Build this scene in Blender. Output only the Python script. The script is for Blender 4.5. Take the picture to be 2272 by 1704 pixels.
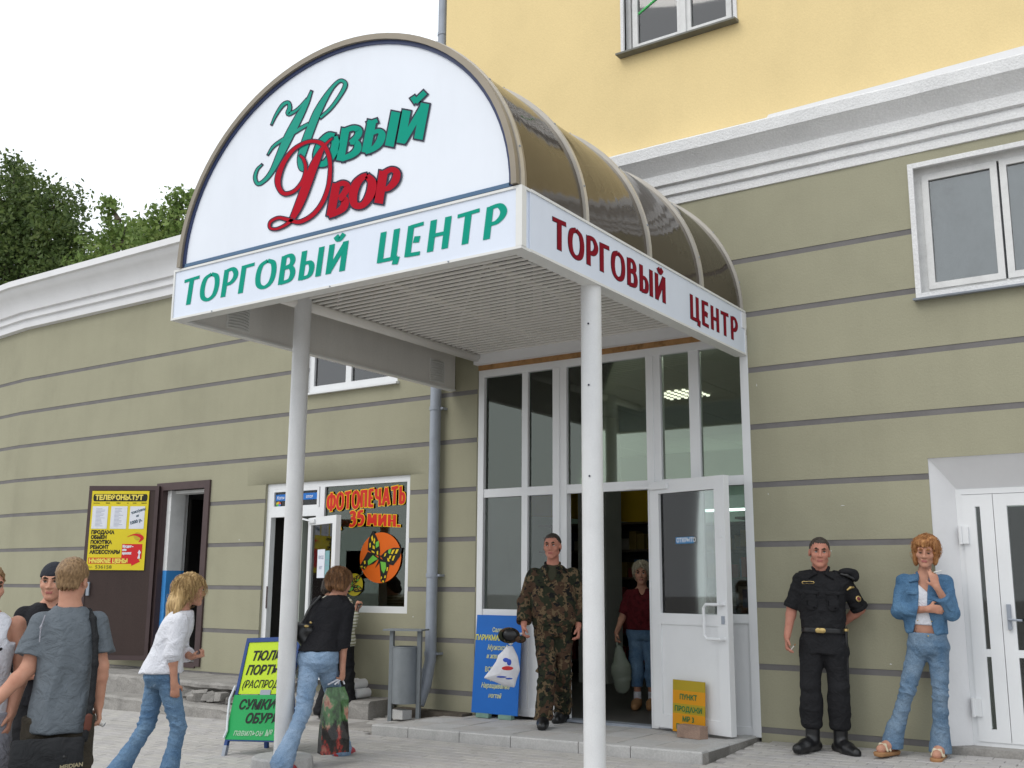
import bpy, math, random
import numpy as np
from mathutils import Vector, Matrix

for _o in list(bpy.data.objects):
    bpy.data.objects.remove(_o)
SC = bpy.context.scene
COL = SC.collection
rnd = random.Random(7)

# ------------------------------------------------------------------ camera
def cam_axes(yaw, pitch, roll):
    cy, sy, cp, sp = math.cos(yaw), math.sin(yaw), math.cos(pitch), math.sin(pitch)
    f = Vector((sy * cp, cy * cp, sp)); r = Vector((cy, -sy, 0)); u = r.cross(f)
    cr, sr = math.cos(roll), math.sin(roll)
    return r * cr + u * sr, u * cr - r * sr, f
_r, _u, _f = cam_axes(math.radians(-34.2504), math.radians(10.9476), math.radians(0.3704))
cd = bpy.data.cameras.new('camera'); cam = bpy.data.objects.new('camera', cd); COL.objects.link(cam)
cam.matrix_world = Matrix(((_r.x, _u.x, -_f.x, 0), (_r.y, _u.y, -_f.y, -9.2382), (_r.z, _u.z, -_f.z, 1.3357), (0, 0, 0, 1)))
cd.lens = 36.809; cd.sensor_width = 36.0; cd.clip_start = 0.1; cd.clip_end = 2000
SC.camera = cam

# ------------------------------------------------------------------ sky: bright even overcast
SUN_EL, SUN_AZ = math.radians(48), math.radians(205)      # azimuth clockwise from +Y
W = bpy.data.worlds.new('World'); SC.world = W; W.use_nodes = True
nt = W.node_tree; bg = nt.nodes['Background']
sky = nt.nodes.new('ShaderNodeTexSky'); sky.sky_type = 'NISHITA'; sky.sun_disc = False
sky.sun_elevation = SUN_EL; sky.sun_rotation = SUN_AZ; sky.air_density = 1.0; sky.dust_density = 3.0
bw = nt.nodes.new('ShaderNodeMixRGB'); bw.blend_type = 'MIX'; bw.inputs[0].default_value = 0.9
nt.links.new(sky.outputs[0], bw.inputs[1]); bw.inputs[2].default_value = (13.0, 13.6, 14.2, 1)   # cloud layer over the clear sky
nt.links.new(bw.outputs[0], bg.inputs[0]); bg.inputs[1].default_value = 0.1
sl = bpy.data.lights.new('sun', 'SUN'); sl.energy = 1.0; sl.angle = math.radians(35); sl.color = (1, 0.96, 0.9)
so = bpy.data.objects.new('sun', sl); COL.objects.link(so)
_d = Vector((math.sin(SUN_AZ) * math.cos(SUN_EL), math.cos(SUN_AZ) * math.cos(SUN_EL), math.sin(SUN_EL)))
so.rotation_euler = _d.to_track_quat('Z', 'Y').to_euler(); so.location = _d * 30
SC.view_settings.view_transform = 'Standard'; SC.view_settings.look = 'None'
SC.view_settings.exposure = 0.0; SC.view_settings.gamma = 1.0; SC.view_settings.use_curve_mapping = False
SC.render.engine = 'CYCLES'
SC.cycles.use_denoising = True
SC.cycles.max_bounces = 8; SC.cycles.transparent_max_bounces = 16; SC.cycles.caustics_reflective = False; SC.cycles.caustics_refractive = False

# ------------------------------------------------------------------ materials
MATS = {}
def _nm(name):
    m = bpy.data.materials.new(name); m.use_nodes = True; MATS[name] = m
    return m, m.node_tree, m.node_tree.nodes['Principled BSDF']
def srgb(r, g, b):
    f = lambda c: (c / 255 / 12.92) if c / 255 <= 0.04045 else ((c / 255 + 0.055) / 1.055) ** 2.4
    return (f(r), f(g), f(b))
def noise(nt, scale, detail=4, rough=0.6, vec=None, coord='Object', mapscale=None):
    n = nt.nodes.new('ShaderNodeTexNoise'); n.inputs['Scale'].default_value = scale
    n.inputs['Detail'].default_value = detail; n.inputs['Roughness'].default_value = rough
    tc = nt.nodes.new('ShaderNodeTexCoord'); src = tc.outputs[coord]
    if mapscale:
        mp = nt.nodes.new('ShaderNodeMapping'); mp.inputs['Scale'].default_value = mapscale
        nt.links.new(src, mp.inputs[0]); src = mp.outputs[0]
    nt.links.new(src, n.inputs['Vector'])
    return n
def ramp(nt, fac, stops, interp='LINEAR'):
    r = nt.nodes.new('ShaderNodeValToRGB'); r.color_ramp.interpolation = interp
    els = r.color_ramp.elements
    while len(els) < len(stops): els.new(0.5)
    for e, (p, c) in zip(els, stops):
        e.position = p; e.color = (c[0], c[1], c[2], 1)
    nt.links.new(fac, r.inputs[0]); return r.outputs[0]
def mat(name, col, rough=0.8, var=0.12, scale=3.0, fine=0.0, fscale=120, bump=0.0, bscale=60, metal=0.0, spec=0.3, mapscale=None, col2=None, streak=0.0):
    """plain surface with blotchy colour variation, fine speckle and bump"""
    if name in MATS: return MATS[name]
    m, nt, p = _nm(name)
    p.inputs['Roughness'].default_value = rough; p.inputs['Metallic'].default_value = metal
    p.inputs['Specular IOR Level'].default_value = spec
    c = Vector(col); c2 = Vector(col2) if col2 else c * (1 - var)
    c1 = c * (1 + var * 0.6)
    out = None
    if var or col2:
        n = noise(nt, scale, 5, 0.62, mapscale=mapscale)
        out = ramp(nt, n.outputs['Fac'], [(0.3, c2), (0.5, c), (0.72, c1)])
    if fine:
        n2 = noise(nt, fscale, 2, 0.5)
        mx = nt.nodes.new('ShaderNodeMixRGB'); mx.blend_type = 'MULTIPLY'; mx.inputs[0].default_value = 1
        fr = ramp(nt, n2.outputs['Fac'], [(0.3, (1 - fine,) * 3), (0.7, (1 + fine * 0.5,) * 3)])
        if out is None: mx.inputs[1].default_value = (*c, 1)
        else: nt.links.new(out, mx.inputs[1])
        nt.links.new(fr, mx.inputs[2]); out = mx.outputs[0]
    if streak:
        n3 = noise(nt, 1.0, 5, 0.65, mapscale=(2.2, 2.2, 0.35))
        mx = nt.nodes.new('ShaderNodeMixRGB'); mx.blend_type = 'MULTIPLY'; mx.inputs[0].default_value = 1
        sr = ramp(nt, n3.outputs['Fac'], [(0.32, (1 - streak,) * 3), (0.5, (1,) * 3), (0.7, (1 + streak * .4,) * 3)])
        nt.links.new(out, mx.inputs[1]); nt.links.new(sr, mx.inputs[2]); out = mx.outputs[0]
    if out is not None: nt.links.new(out, p.inputs['Base Color'])
    else: p.inputs['Base Color'].default_value = (*c, 1)
    if bump:
        nb = noise(nt, bscale, 4, 0.6); b = nt.nodes.new('ShaderNodeBump'); b.inputs['Strength'].default_value = bump
        b.inputs['Distance'].default_value = 0.01
        nt.links.new(nb.outputs['Fac'], b.inputs['Height']); nt.links.new(b.outputs[0], p.inputs['Normal'])
    return m
def glass(name, tint=(0.75, 0.8, 0.78), rough=0.02, ior=1.5, refl=(1, 1, 1)):
    if name in MATS: return MATS[name]
    m, nt, p = _nm(name); nt.nodes.remove(p); o = nt.nodes['Material Output']
    t = nt.nodes.new('ShaderNodeBsdfTransparent'); t.inputs[0].default_value = (*tint, 1)
    g = nt.nodes.new('ShaderNodeBsdfGlossy'); g.inputs['Roughness'].default_value = rough; g.inputs[0].default_value = (*refl, 1)
    fr = nt.nodes.new('ShaderNodeFresnel'); fr.inputs[0].default_value = ior
    mx = nt.nodes.new('ShaderNodeMixShader'); nt.links.new(fr.outputs[0], mx.inputs[0])
    nt.links.new(t.outputs[0], mx.inputs[1]); nt.links.new(g.outputs[0], mx.inputs[2]); nt.links.new(mx.outputs[0], o.inputs[0])
    return m
def emit(name, col, s):
    if name in MATS: return MATS[name]
    m, nt, p = _nm(name); p.inputs['Base Color'].default_value = (*col, 1)
    p.inputs['Emission Color'].default_value = (*col, 1); p.inputs['Emission Strength'].default_value = s
    return m

# ------------------------------------------------------------------ mesh building
class MB:
    def __init__(s): s.v = []; s.f = []
    def quad(s, a, b, c, d):
        n = len(s.v); s.v += [tuple(a), tuple(b), tuple(c), tuple(d)]; s.f.append((n, n + 1, n + 2, n + 3)); return s
    def box(s, x0, x1, y0, y1, z0, z1):
        n = len(s.v)
        s.v += [(x0, y0, z0), (x1, y0, z0), (x1, y1, z0), (x0, y1, z0), (x0, y0, z1), (x1, y0, z1), (x1, y1, z1), (x0, y1, z1)]
        s.f += [tuple(n + i for i in q) for q in ((0, 3, 2, 1), (4, 5, 6, 7), (0, 1, 5, 4), (1, 2, 6, 5), (2, 3, 7, 6), (3, 0, 4, 7))]
        return s
    def bar(s, a, b, w, h, up=(0, 0, 1)):
        """rectangular bar from a to b, w sideways, h along up"""
        a = Vector(a); b = Vector(b); d = (b - a).normalized(); up = Vector(up); sd = d.cross(up).normalized(); u2 = sd.cross(d)
        n = len(s.v)
        for p in (a, b):
            for sx, sz in ((-1, -1), (1, -1), (1, 1), (-1, 1)):
                s.v.append(tuple(p + sd * sx * w / 2 + u2 * sz * h / 2))
        s.f += [tuple(n + i for i in q) for q in ((3, 2, 1, 0), (4, 5, 6, 7), (0, 1, 5, 4), (1, 2, 6, 5), (2, 3, 7, 6), (3, 0, 4, 7))]
        return s
    def tube(s, pts, r, n=10, caps=True):
        pts = [Vector(p) for p in pts]; rs = r if isinstance(r, (list, tuple)) else [r] * len(pts)
        base = len(s.v); prev = None
        for i, p in enumerate(pts):
            d = (pts[min(i + 1, len(pts) - 1)] - pts[max(i - 1, 0)]).normalized()
            if prev is None: a = d.orthogonal().normalized()
            else: a = (prev - d * prev.dot(d)).normalized()
            prev = a; b = d.cross(a)
            for k in range(n):
                t = 2 * math.pi * k / n
                s.v.append(tuple(p + (a * math.cos(t) + b * math.sin(t)) * rs[i]))
        for i in range(len(pts) - 1):
            for k in range(n):
                k2 = (k + 1) % n
                s.f.append((base + i * n + k, base + i * n + k2, base + (i + 1) * n + k2, base + (i + 1) * n + k))
        if caps:
            s.f.append(tuple(base + k for k in reversed(range(n)))); e = base + (len(pts) - 1) * n
            s.f.append(tuple(e + k for k in range(n)))
        return s
    def prism(s, poly, axis, lo, hi):
        """poly of 2-D points extruded along axis ('x': pts are (y,z), 'y': (x,z), 'z': (x,y))"""
        n = len(s.v); k = len(poly)
        for t in (lo, hi):
            for a, b in poly:
                s.v.append((t, a, b) if axis == 'x' else (a, t, b) if axis == 'y' else (a, b, t))
        for i in range(k):
            j = (i + 1) % k; s.f.append((n + i, n + j, n + k + j, n + k + i))
        s.f.append(tuple(n + i for i in reversed(range(k)))); s.f.append(tuple(n + k + i for i in range(k)))
        return s
    def add(s, o):
        n = len(s.v); s.v += o.v; s.f += [tuple(i + n for i in q) for q in o.f]; return s
    def xf(s, M):
        s.v = [tuple(M @ Vector(p)) for p in s.v]; return s

BASE = {}
def link(name, me, parent=None):
    o = bpy.data.objects.new(name, me); COL.objects.link(o)
    if parent is not None: o.parent = parent
    return o
def to_mesh(name, mb, m, off=(0, 0, 0), smooth=False):
    me = bpy.data.meshes.new(name); ox, oy, oz = off
    me.from_pydata([(x - ox, y - oy, z - oz) for x, y, z in mb.v], [], mb.f)
    if m is not None: me.materials.append(m)
    if smooth: me.polygons.foreach_set('use_smooth', [True] * len(me.polygons))
    me.update(); return me
def props(o, label=None, cat=None, group=None, kind=None):
    if label: o['label'] = label
    if cat: o['category'] = cat
    if group: o['group'] = group
    if kind: o['kind'] = kind
    return o
def thing(name, label, cat, loc=(0, 0, 0), group=None, rotz=0):
    o = bpy.data.objects.new(name, None); COL.objects.link(o); o.location = loc; o.rotation_euler = (0, 0, rotz)
    o.empty_display_size = 0.1; BASE[o] = tuple(loc) if not rotz else (0, 0, 0)
    return props(o, label, cat, group)
def part(name, mb, m, parent, label=None, kind=None, smooth=False):
    """mesh part; mb is in world coordinates (or local ones if the thing is rotated)"""
    off = BASE.get(parent, (0, 0, 0)); o = link(name, to_mesh(name, mb, m, off, smooth), parent); BASE[o] = off
    return props(o, label, kind=kind)
def single(name, mb, m, label, cat, loc=(0, 0, 0), group=None, smooth=False, kind=None):
    o = link(name, to_mesh(name, mb, m, loc, smooth)); o.location = loc; BASE[o] = tuple(loc)
    return props(o, label, cat, group, kind)
def struct(name, mb, m, smooth=False):
    o = link(name, to_mesh(name, mb, m, (0, 0, 0), smooth)); BASE[o] = (0, 0, 0); return props(o, kind='structure')
def autosmooth(o, ang=35):
    me = o.data; me.polygons.foreach_set('use_smooth', [True] * len(me.polygons))
    try: me.set_sharp_from_angle(angle=math.radians(ang))
    except Exception: pass
    return o
def mirror_y(mb): return mb

# ------------------------------------------------------------------ flat lettering
def catmull(pts, sub=6):
    P = [np.array(p, float) for p in pts]; out = []
    for i in range(len(P) - 1):
        p0 = P[i - 1] if i else 2 * P[0] - P[1]; p1, p2 = P[i], P[i + 1]; p3 = P[i + 2] if i + 2 < len(P) else 2 * P[-1] - P[-2]
        for k in range(sub):
            t = k / sub
            out.append(0.5 * (2 * p1 + (p2 - p0) * t + (2 * p0 - 5 * p1 + 4 * p2 - p3) * t * t + (3 * p1 - p0 - 3 * p2 + p3) * t ** 3))
    out.append(P[-1]); return out
def ribbon(pts):
    """pts (x,y,w) -> list of left/right 2-D points"""
    L = []; n = len(pts)
    for i, p in enumerate(pts):
        a = pts[max(i - 1, 0)]; b = pts[min(i + 1, n - 1)]; d = np.array([b[0] - a[0], b[1] - a[1]]); d = d / (np.hypot(*d) + 1e-9)
        nx, ny = -d[1] * p[2] / 2, d[0] * p[2] / 2
        L.append(((p[0] + nx, p[1] + ny), (p[0] - nx, p[1] - ny)))
    return L
def ribbon_mb(mb, pts, f):
    """f maps 2-D -> 3-D"""
    L = ribbon(pts); n = len(mb.v)
    for a, b in L: mb.v.append(tuple(f(a))); mb.v.append(tuple(f(b)))
    for i in range(len(L) - 1): mb.f.append((n + 2 * i, n + 2 * i + 1, n + 2 * i + 3, n + 2 * i + 2))
# glyphs: width, strokes; a stroke is ('l' straight | 'c' curve, points) in a box of height 1
GL = {
 'Т': (.62, [('l', [(.31, 0), (.31, 1)]), ('l', [(0, .93), (.62, .97)])]),
 'О': (.70, [('c', [(.35, .97), (.13, .84), (.06, .5), (.13, .16), (.35, .03), (.57, .16), (.64, .5), (.57, .84), (.35, .97)])]),
 'Р': (.56, [('l', [(.12, 0), (.12, 1)]), ('c', [(.12, .95), (.36, .97), (.5, .80), (.49, .62), (.35, .47), (.12, .44)])]),
 'Г': (.50, [('l', [(.10, 0), (.10, 1)]), ('l', [(.08, .94), (.5, .96)])]),
 'В': (.58, [('l', [(.12, 0), (.12, 1)]), ('c', [(.12, .95), (.34, .96), (.45, .80), (.40, .62), (.12, .55)]), ('c', [(.12, .55), (.40, .54), (.51, .34), (.44, .10), (.12, .04)])]),
 'Ь': (.52, [('l', [(.12, 0), (.12, 1)]), ('c', [(.12, .55), (.36, .55), (.46, .36), (.40, .10), (.12, .04)])]),
 'Ы': (.82, [('l', [(.12, 0), (.12, 1)]), ('c', [(.12, .55), (.36, .55), (.46, .36), (.40, .10), (.12, .04)]), ('l', [(.72, 0), (.72, 1)])]),
 'Й': (.68, [('l', [(.11, 0), (.11, 1)]), ('l', [(.57, 0), (.57, 1)]), ('l', [(.11, .06), (.57, .94)]), ('c', [(.20, 1.26), (.33, 1.10), (.48, 1.27)])]),
 'И': (.68, [('l', [(.11, 0), (.11, 1)]), ('l', [(.57, 0), (.57, 1)]), ('l', [(.11, .06), (.57, .94)])]),
 'Ц': (.68, [('l', [(.11, 0), (.11, 1)]), ('l', [(.53, 0), (.53, 1)]), ('l', [(.08, .05), (.66, .05)]), ('l', [(.64, .08), (.60, -.16)])]),
 'Е': (.52, [('l', [(.12, 0), (.12, 1)]), ('l', [(.10, .95), (.5, .97)]), ('l', [(.12, .5), (.42, .5)]), ('l', [(.10, .05), (.5, .03)])]),
 'E': (.52, [('l', [(.12, 0), (.12, 1)]), ('l', [(.10, .95), (.5, .97)]), ('l', [(.33, .40), (.36, .60)]), ('l', [(.10, .05), (.5, .03)])]),
 'Н': (.64, [('l', [(.11, 0), (.11, 1)]), ('l', [(.54, 0), (.54, 1)]), ('l', [(.11, .5), (.54, .5)])]),
 'Ф': (.86, [('l', [(.43, -.06), (.43, 1.06)]), ('c', [(.43, .86), (.16, .80), (.08, .5), (.16, .22), (.43, .16), (.70, .22), (.78, .5), (.70, .80), (.43, .86)])]),
 'П': (.66, [('l', [(.12, 0), (.12, 1)]), ('l', [(.54, 0), (.54, 1)]), ('l', [(.10, .93), (.56, .93)])]),
 'Ч': (.60, [('l', [(.48, 0), (.48, 1)]), ('c', [(.10, 1), (.12, .60), (.28, .46), (.48, .5)])]),
 'А': (.72, [('l', [(.06, 0), (.34, 1)]), ('l', [(.64, 0), (.36, 1)]), ('l', [(.16, .32), (.54, .32)])]),
 'З': (.54, [('c', [(.08, .88), (.28, .98), (.44, .84), (.38, .60), (.18, .53)]), ('c', [(.18, .53), (.44, .48), (.48, .20), (.30, .02), (.06, .10)])]),
 'М': (.80, [('l', [(.10, 0), (.14, 1)]), ('l', [(.70, 0), (.66, 1)]), ('l', [(.16, .96), (.40, .20)]), ('l', [(.64, .96), (.40, .20)])]),
 '3': (.54, [('c', [(.08, .88), (.28, .98), (.44, .84), (.38, .60), (.18, .53)]), ('c', [(.18, .53), (.44, .48), (.48, .20), (.30, .02), (.06, .10)])]),
 '5': (.54, [('l', [(.14, .95), (.46, .95)]), ('l', [(.14, .97), (.10, .50)]), ('c', [(.09, .54), (.34, .64), (.46, .36), (.34, .06), (.06, .06)])]),
 '.': (.22, [('l', [(.10, 0), (.10, .16)])]),
}
def glyph_strokes(ch, wv, wh, extra=0.0, serif=0.0):
    out = []
    for kind, pts in GL[ch][1]:
        q = catmull(pts, 7) if kind == 'c' else [np.array(p, float) for p in pts]
        if extra and kind == 'l':
            d = q[-1] - q[0]; d = d / np.hypot(*d); q = [q[0] - d * extra / 2, q[-1] + d * extra / 2]
        r = []
        for i, p in enumerate(q):
            a = q[max(i - 1, 0)]; b = q[min(i + 1, len(q) - 1)]; d = (b - a) / (np.hypot(*(b - a)) + 1e-9)
            r.append((p[0], p[1], wh + (wv - wh) * abs(d[1]) ** 1.5 + extra))
        out.append(r)
        if serif and kind == 'l' and abs(pts[0][0] - pts[-1][0]) < .1:
            for x, y in (pts[0], pts[-1]):
                yy = y + (.035 if y < .5 else -.035)
                out.append([(x - serif - extra / 2, yy, .08 + extra), (x + serif + extra / 2, yy, .08 + extra)])
    return out
def spell(text, parent, m, f, height, width, wv=.17, wh=.11, gap=.14, shear=0.0, outline=None, out_w=.06, serif=0.0, curve=None, name='letter'):
    """each letter is a part; f maps (u, v, depth) to a world point; text spans width"""
    tot = sum((.34 if c == ' ' else GL[c][0]) + gap for c in text) - gap
    sx = width / tot; u = 0.0; res = []
    for c in text:
        if c == ' ': u += .34 + gap; continue
        w = GL[c][0]
        def place(p, dep, u=u):
            x = (u + p[0]) * sx + shear * p[1] * height; y = p[1] * height
            if curve: y += curve(x / width)
            return f(x, y, dep)
        mb = MB()
        for i, s in enumerate(glyph_strokes(c, wv, wh, 0, serif)):
            ribbon_mb(mb, s, lambda p, i=i: place(p, .003 + .0004 * i))
        o = part(name, mb, m, parent); res.append(o)
        if outline:
            mb = MB()
            for i, s in enumerate(glyph_strokes(c, wv, wh, out_w, serif)):
                ribbon_mb(mb, s, lambda p, i=i: place(p, .0008 + .0003 * i))
            part('letter_outline', mb, outline, o if parent not in SUBS else parent)
        u += w + gap
    return res
SUBS = set()
def text_mb(body, size, f, align='LEFT', offset=0.0, shear=0.0, sx=1.0, depth=0.003):
    """built-in font text flattened to a mesh, mapped by f(u, v, depth)"""
    c = bpy.data.curves.new('t', 'FONT'); c.body = body; c.size = size; c.align_x = align; c.offset = offset; c.shear = shear
    c.fill_mode = 'FRONT' if hasattr(c, 'fill_mode') else 'FULL'; c.resolution_u = 3
    o = bpy.data.objects.new('t', c); COL.objects.link(o)
    me = bpy.data.meshes.new_from_object(o.evaluated_get(bpy.context.evaluated_depsgraph_get()))
    mb = MB(); mb.v = [tuple(f(v.co.x * sx, v.co.y, depth)) for v in me.vertices]; mb.f = [tuple(p.vertices) for p in me.polygons]
    bpy.data.objects.remove(o); bpy.data.curves.remove(c); bpy.data.meshes.remove(me)
    return mb
def line(parent, m, body, size, f, u, v, align='LEFT', offset=0.0, shear=0.0, sx=1.0, depth=0.003, rot=0.0, name='lettering'):
    c, s = math.cos(rot), math.sin(rot)
    g = lambda a, b, d: f(u + a * c - b * s, v + a * s + b * c, d)
    return part(name, text_mb(body, size, g, align, offset, shear, sx, depth), m, parent, kind='stuff')
# ================================================================== the setting
def G(x, y): return 0.015 * (x + 3.6) + 0.045 * y + 0.01      # pavement height

M_olive = mat('olive_plaster', (0.342, 0.328, 0.236), 0.92, 0.09, 0.8, fine=0.05, fscale=90, bump=0.25, bscale=45, spec=0.15, streak=.045)
M_band = mat('grey_band_paint', (0.178, 0.170, 0.168), 0.9, 0.14, 4, bump=0.15, bscale=60, spec=0.15)
M_yellow = mat('yellow_plaster', (0.79, 0.625, 0.325), 0.92, 0.07, 0.6, fine=0.04, fscale=80, bump=0.25, bscale=40, spec=0.15, streak=.02)
M_wplaster = mat('white_rough_plaster', (0.77, 0.77, 0.77), 0.9, 0.06, 2.5, fine=0.08, fscale=60, bump=0.9, bscale=55, spec=0.15, streak=.05)
M_wsmooth = mat('white_plaster', (0.74, 0.74, 0.75), 0.85, 0.05, 2.0, bump=0.15, bscale=30, spec=0.2)
M_pvc = mat('white_plastic_frame', (0.76, 0.77, 0.78), 0.35, 0.03, 4, spec=0.45)
M_oldframe = mat('old_white_paint', (0.70, 0.70, 0.69), 0.6, 0.10, 7, fine=0.08, bump=0.3, bscale=70)
M_paver = mat('grey_pavers', (0.455, 0.438, 0.418), 0.9, 0.14, 1.3, fine=0.12, fscale=70, bump=0.3, bscale=90)
M_joint = mat('paving_sand', (0.36, 0.345, 0.325), 0.95, 0.15, 3)
M_kerb = mat('concrete_kerb', (0.47, 0.465, 0.455), 0.9, 0.14, 5, fine=0.10, fscale=80, bump=0.4, bscale=70)
M_oldconc = mat('old_concrete', (0.32, 0.305, 0.285), 0.95, 0.25, 4, fine=0.15, fscale=60, bump=0.8, bscale=35)
M_soil = mat('dark_soil', (0.10, 0.085, 0.07), 0.95, 0.3, 12, bump=1, bscale=40)
M_zinc = mat('grey_painted_metal', (0.30, 0.33, 0.38), 0.45, 0.10, 6, metal=0.1, spec=0.4)
M_sill = mat('dark_metal_sill', (0.16, 0.16, 0.14), 0.55, 0.15, 8, metal=0.2)
M_glass = glass('shop_glass', (0.82, 0.86, 0.79), ior=1.95, refl=(.88, .96, .86))
M_oglass = glass('window_glass', (0.86, 0.89, 0.89), ior=2.0)
M_clear = glass('clear_glass', (0.8, 0.84, 0.82))
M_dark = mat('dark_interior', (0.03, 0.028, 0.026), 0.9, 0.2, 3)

# ---- pavement: a sand bed with single pavers laid on it
SL = Matrix(((1, 0, 0, 0), (0, 1, 0, 0), (0.015, 0.045, 1, 0.064), (0, 0, 0, 1)))   # shears z=0 onto the slope
def gpt(x, y, dz=0.0): return (x, y, G(x, y) + dz)
mb = MB(); N = 24
gx = [-400, -120, -50, -25] + [-20 + i for i in range(0, 31)] + [16, 30, 60, 150, 400]
gy = [-400, -120, -60, -30, -20, -14, -11, -9, -8, -7, -6, -5, -4, -3, -2, -1, 0.6]
for y in gy:
    for x in gx: mb.v.append((x, y, max(min(G(x, y), 2.0), -2.5) - 0.012))
for j in range(len(gy) - 1):
    for i in range(len(gx) - 1):
        a = j * len(gx) + i; mb.f.append((a, a + 1, a + 1 + len(gx), a + len(gx)))
pavement = struct('pavement', mb, M_joint)
# pavers in running bond rows parallel to the wall
pv = MB(); a, b, h, c = 0.0985, 0.0485, 0.010, 0.004
pv.v = [(-a, -b, -.03), (a, -b, -.03), (a, b, -.03), (-a, b, -.03), (-a, -b, h - c), (a, -b, h - c), (a, b, h - c), (-a, b, h - c),
        (-a + c, -b + c, h), (a - c, -b + c, h), (a - c, b - c, h), (-a + c, b - c, h)]
pv.f = [(0, 1, 5, 4), (1, 2, 6, 5), (2, 3, 7, 6), (3, 0, 4, 7), (4, 5, 9, 8), (5, 6, 10, 9), (6, 7, 11, 10), (7, 4, 8, 11), (8, 9, 10, 11)]
pvm = []
for i, k in enumerate((1.0, 0.96, 1.035, 0.98, 1.015)):
    me = to_mesh('paver', pv, mat('paver_tone_%s' % 'abcde'[i], (0.455 * k, 0.438 * k, 0.418 * (k + (.02 if i % 2 else -.01))), 0.9, 0.13, 2.5, fine=0.10, fscale=120, bump=0.2, bscale=90)); pvm.append(me)
def in_platform(x, y): return -7.25 < x < -3.55 and y > -1.2
def in_steps(x, y): return (x < -9.1 and y > -1.12) or (x < -7.75 and y > -0.5)
spots = []
for j in range(-62, 1):
    y = -0.055 + j * 0.1
    for i in range(-60, 16):
        x = i * 0.2 + (0.1 if j % 2 else 0)
        if in_platform(x, y) or in_steps(x, y): continue
        v = Vector((x, y, G(x, y))) - cam.location
        dz = v.dot(_f); px = v.dot(_r) / dz * 1046 + 512; py = 384 - v.dot(_u) / dz * 1046
        if -20 < px < 1044 and py < 790: spots.append((dz, x, y))
spots.sort()
rest = MB()
for k, (dz, x, y) in enumerate(spots):
    sz = rnd.uniform(-.0015, .0015); M = Matrix.Translation((x, y, G(x, y) + sz)) @ Matrix(((1, 0, 0, 0), (0, 1, 0, 0), (.015 + rnd.gauss(0, .004), .045 + rnd.gauss(0, .006), 1, 0), (0, 0, 0, 1)))
    if k < 300:
        o = bpy.data.objects.new('paver', pvm[rnd.randrange(5)]); COL.objects.link(o); o.parent = pavement
        o.location = (x, y, G(x, y) + sz); o.rotation_euler = (math.atan(.045) + rnd.gauss(0, .005), -math.atan(.015) + rnd.gauss(0, .004), 0)
    else:
        q = MB(); q.v = list(pv.v); q.f = list(pv.f); rest.add(q.xf(M))
o = part('far_pavers', rest, M_paver, pavement, kind='stuff')
for i in range(1, 5): o.data.materials.append(pvm[i].materials[0])
mi = np.repeat(np.random.RandomState(3).randint(0, 5, len(rest.f) // 9), 9); o.data.polygons.foreach_set('material_index', mi.astype(np.int32))

# ---- entrance platform with kerb stones
def PT(x): return 0.05 + 0.014 * (x + 3.64)
plat = thing('entrance_platform', 'low paved concrete platform in front of the glazed entrance doors', 'platform', (-5.4, -.6, -.05))
mb = MB(); X0, X1, Yf = -7.12, -3.64, -1.18
tiles = []
for i in range(9):
    for j in range(3):
        xa = X0 + .13 + i * (X1 - X0 - .26) / 9; xb = xa + (X1 - X0 - .26) / 9; ya = Yf + .12 + j * .355; yb = ya + .355
        t = MB(); g = .003; dz = rnd.uniform(-.002, .002)
        t.v = [(xa + g, ya + g, PT(xa) - .08), (xb - g, ya + g, PT(xb) - .08), (xb - g, yb - g, PT(xb) - .08), (xa + g, yb - g, PT(xa) - .08),
               (xa + g, ya + g, PT(xa) + dz), (xb - g, ya + g, PT(xb) + dz), (xb - g, yb - g, PT(xb) + dz), (xa + g, yb - g, PT(xa) + dz)]
        t.f = MB().box(0, 1, 0, 1, 0, 1).f
        part('paving_slab', t, M_kerb if (i + j) % 2 else M_paver, plat)
mb = MB(); mb.v = [(X0, Yf + .02, -.12), (X1, Yf + .02, -.12), (X1, .06, -.12), (X0, .06, -.12), (X0, Yf + .02, PT(X0) - .012), (X1, Yf + .02, PT(X1) - .012), (X1, .06, PT(X1) - .012), (X0, .06, PT(X0) - .012)]
mb.f = MB().box(0, 1, 0, 1, 0, 1).f
part('base_slab', mb, M_oldconc, plat)
def kerb(p, q, w=.12, hgt=.17, inward=(0, 1, 0)):
    p = Vector(p); q = Vector(q); iw = Vector(inward); d = (q - p).normalized(); g = .004
    p = p + d * g; q = q - d * g; m = MB(); c = .012
    for P in (p, q):
        m.v += [tuple(P + Vector((0, 0, -hgt))), tuple(P + Vector((0, 0, -c))), tuple(P + iw * c), tuple(P + iw * w), tuple(P + iw * w + Vector((0, 0, -hgt)))]
    for i in range(5):
        j = (i + 1) % 5; m.f.append((i, j, 5 + j, 5 + i))
    m.f += [(4, 3, 2, 1, 0), (5, 6, 7, 8, 9)]
    return m
ks = [-7.12, -6.66, -6.05, -5.48, -4.78, -4.28, -3.64]
for a_, b_ in zip(ks[:-1], ks[1:]):
    part('kerb_stone', kerb((a_, Yf, PT(a_) + .004), (b_, Yf, PT(b_) + .004)), M_kerb, plat)
for a_, b_ in ((-1.06, -.62), (-.62, -.2), (-.2, -.01)):
    part('kerb_stone', kerb((X1, a_, PT(X1) + .004), (X1, b_, PT(X1) + .004), inward=(-1, 0, 0)), M_kerb, plat)

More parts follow.
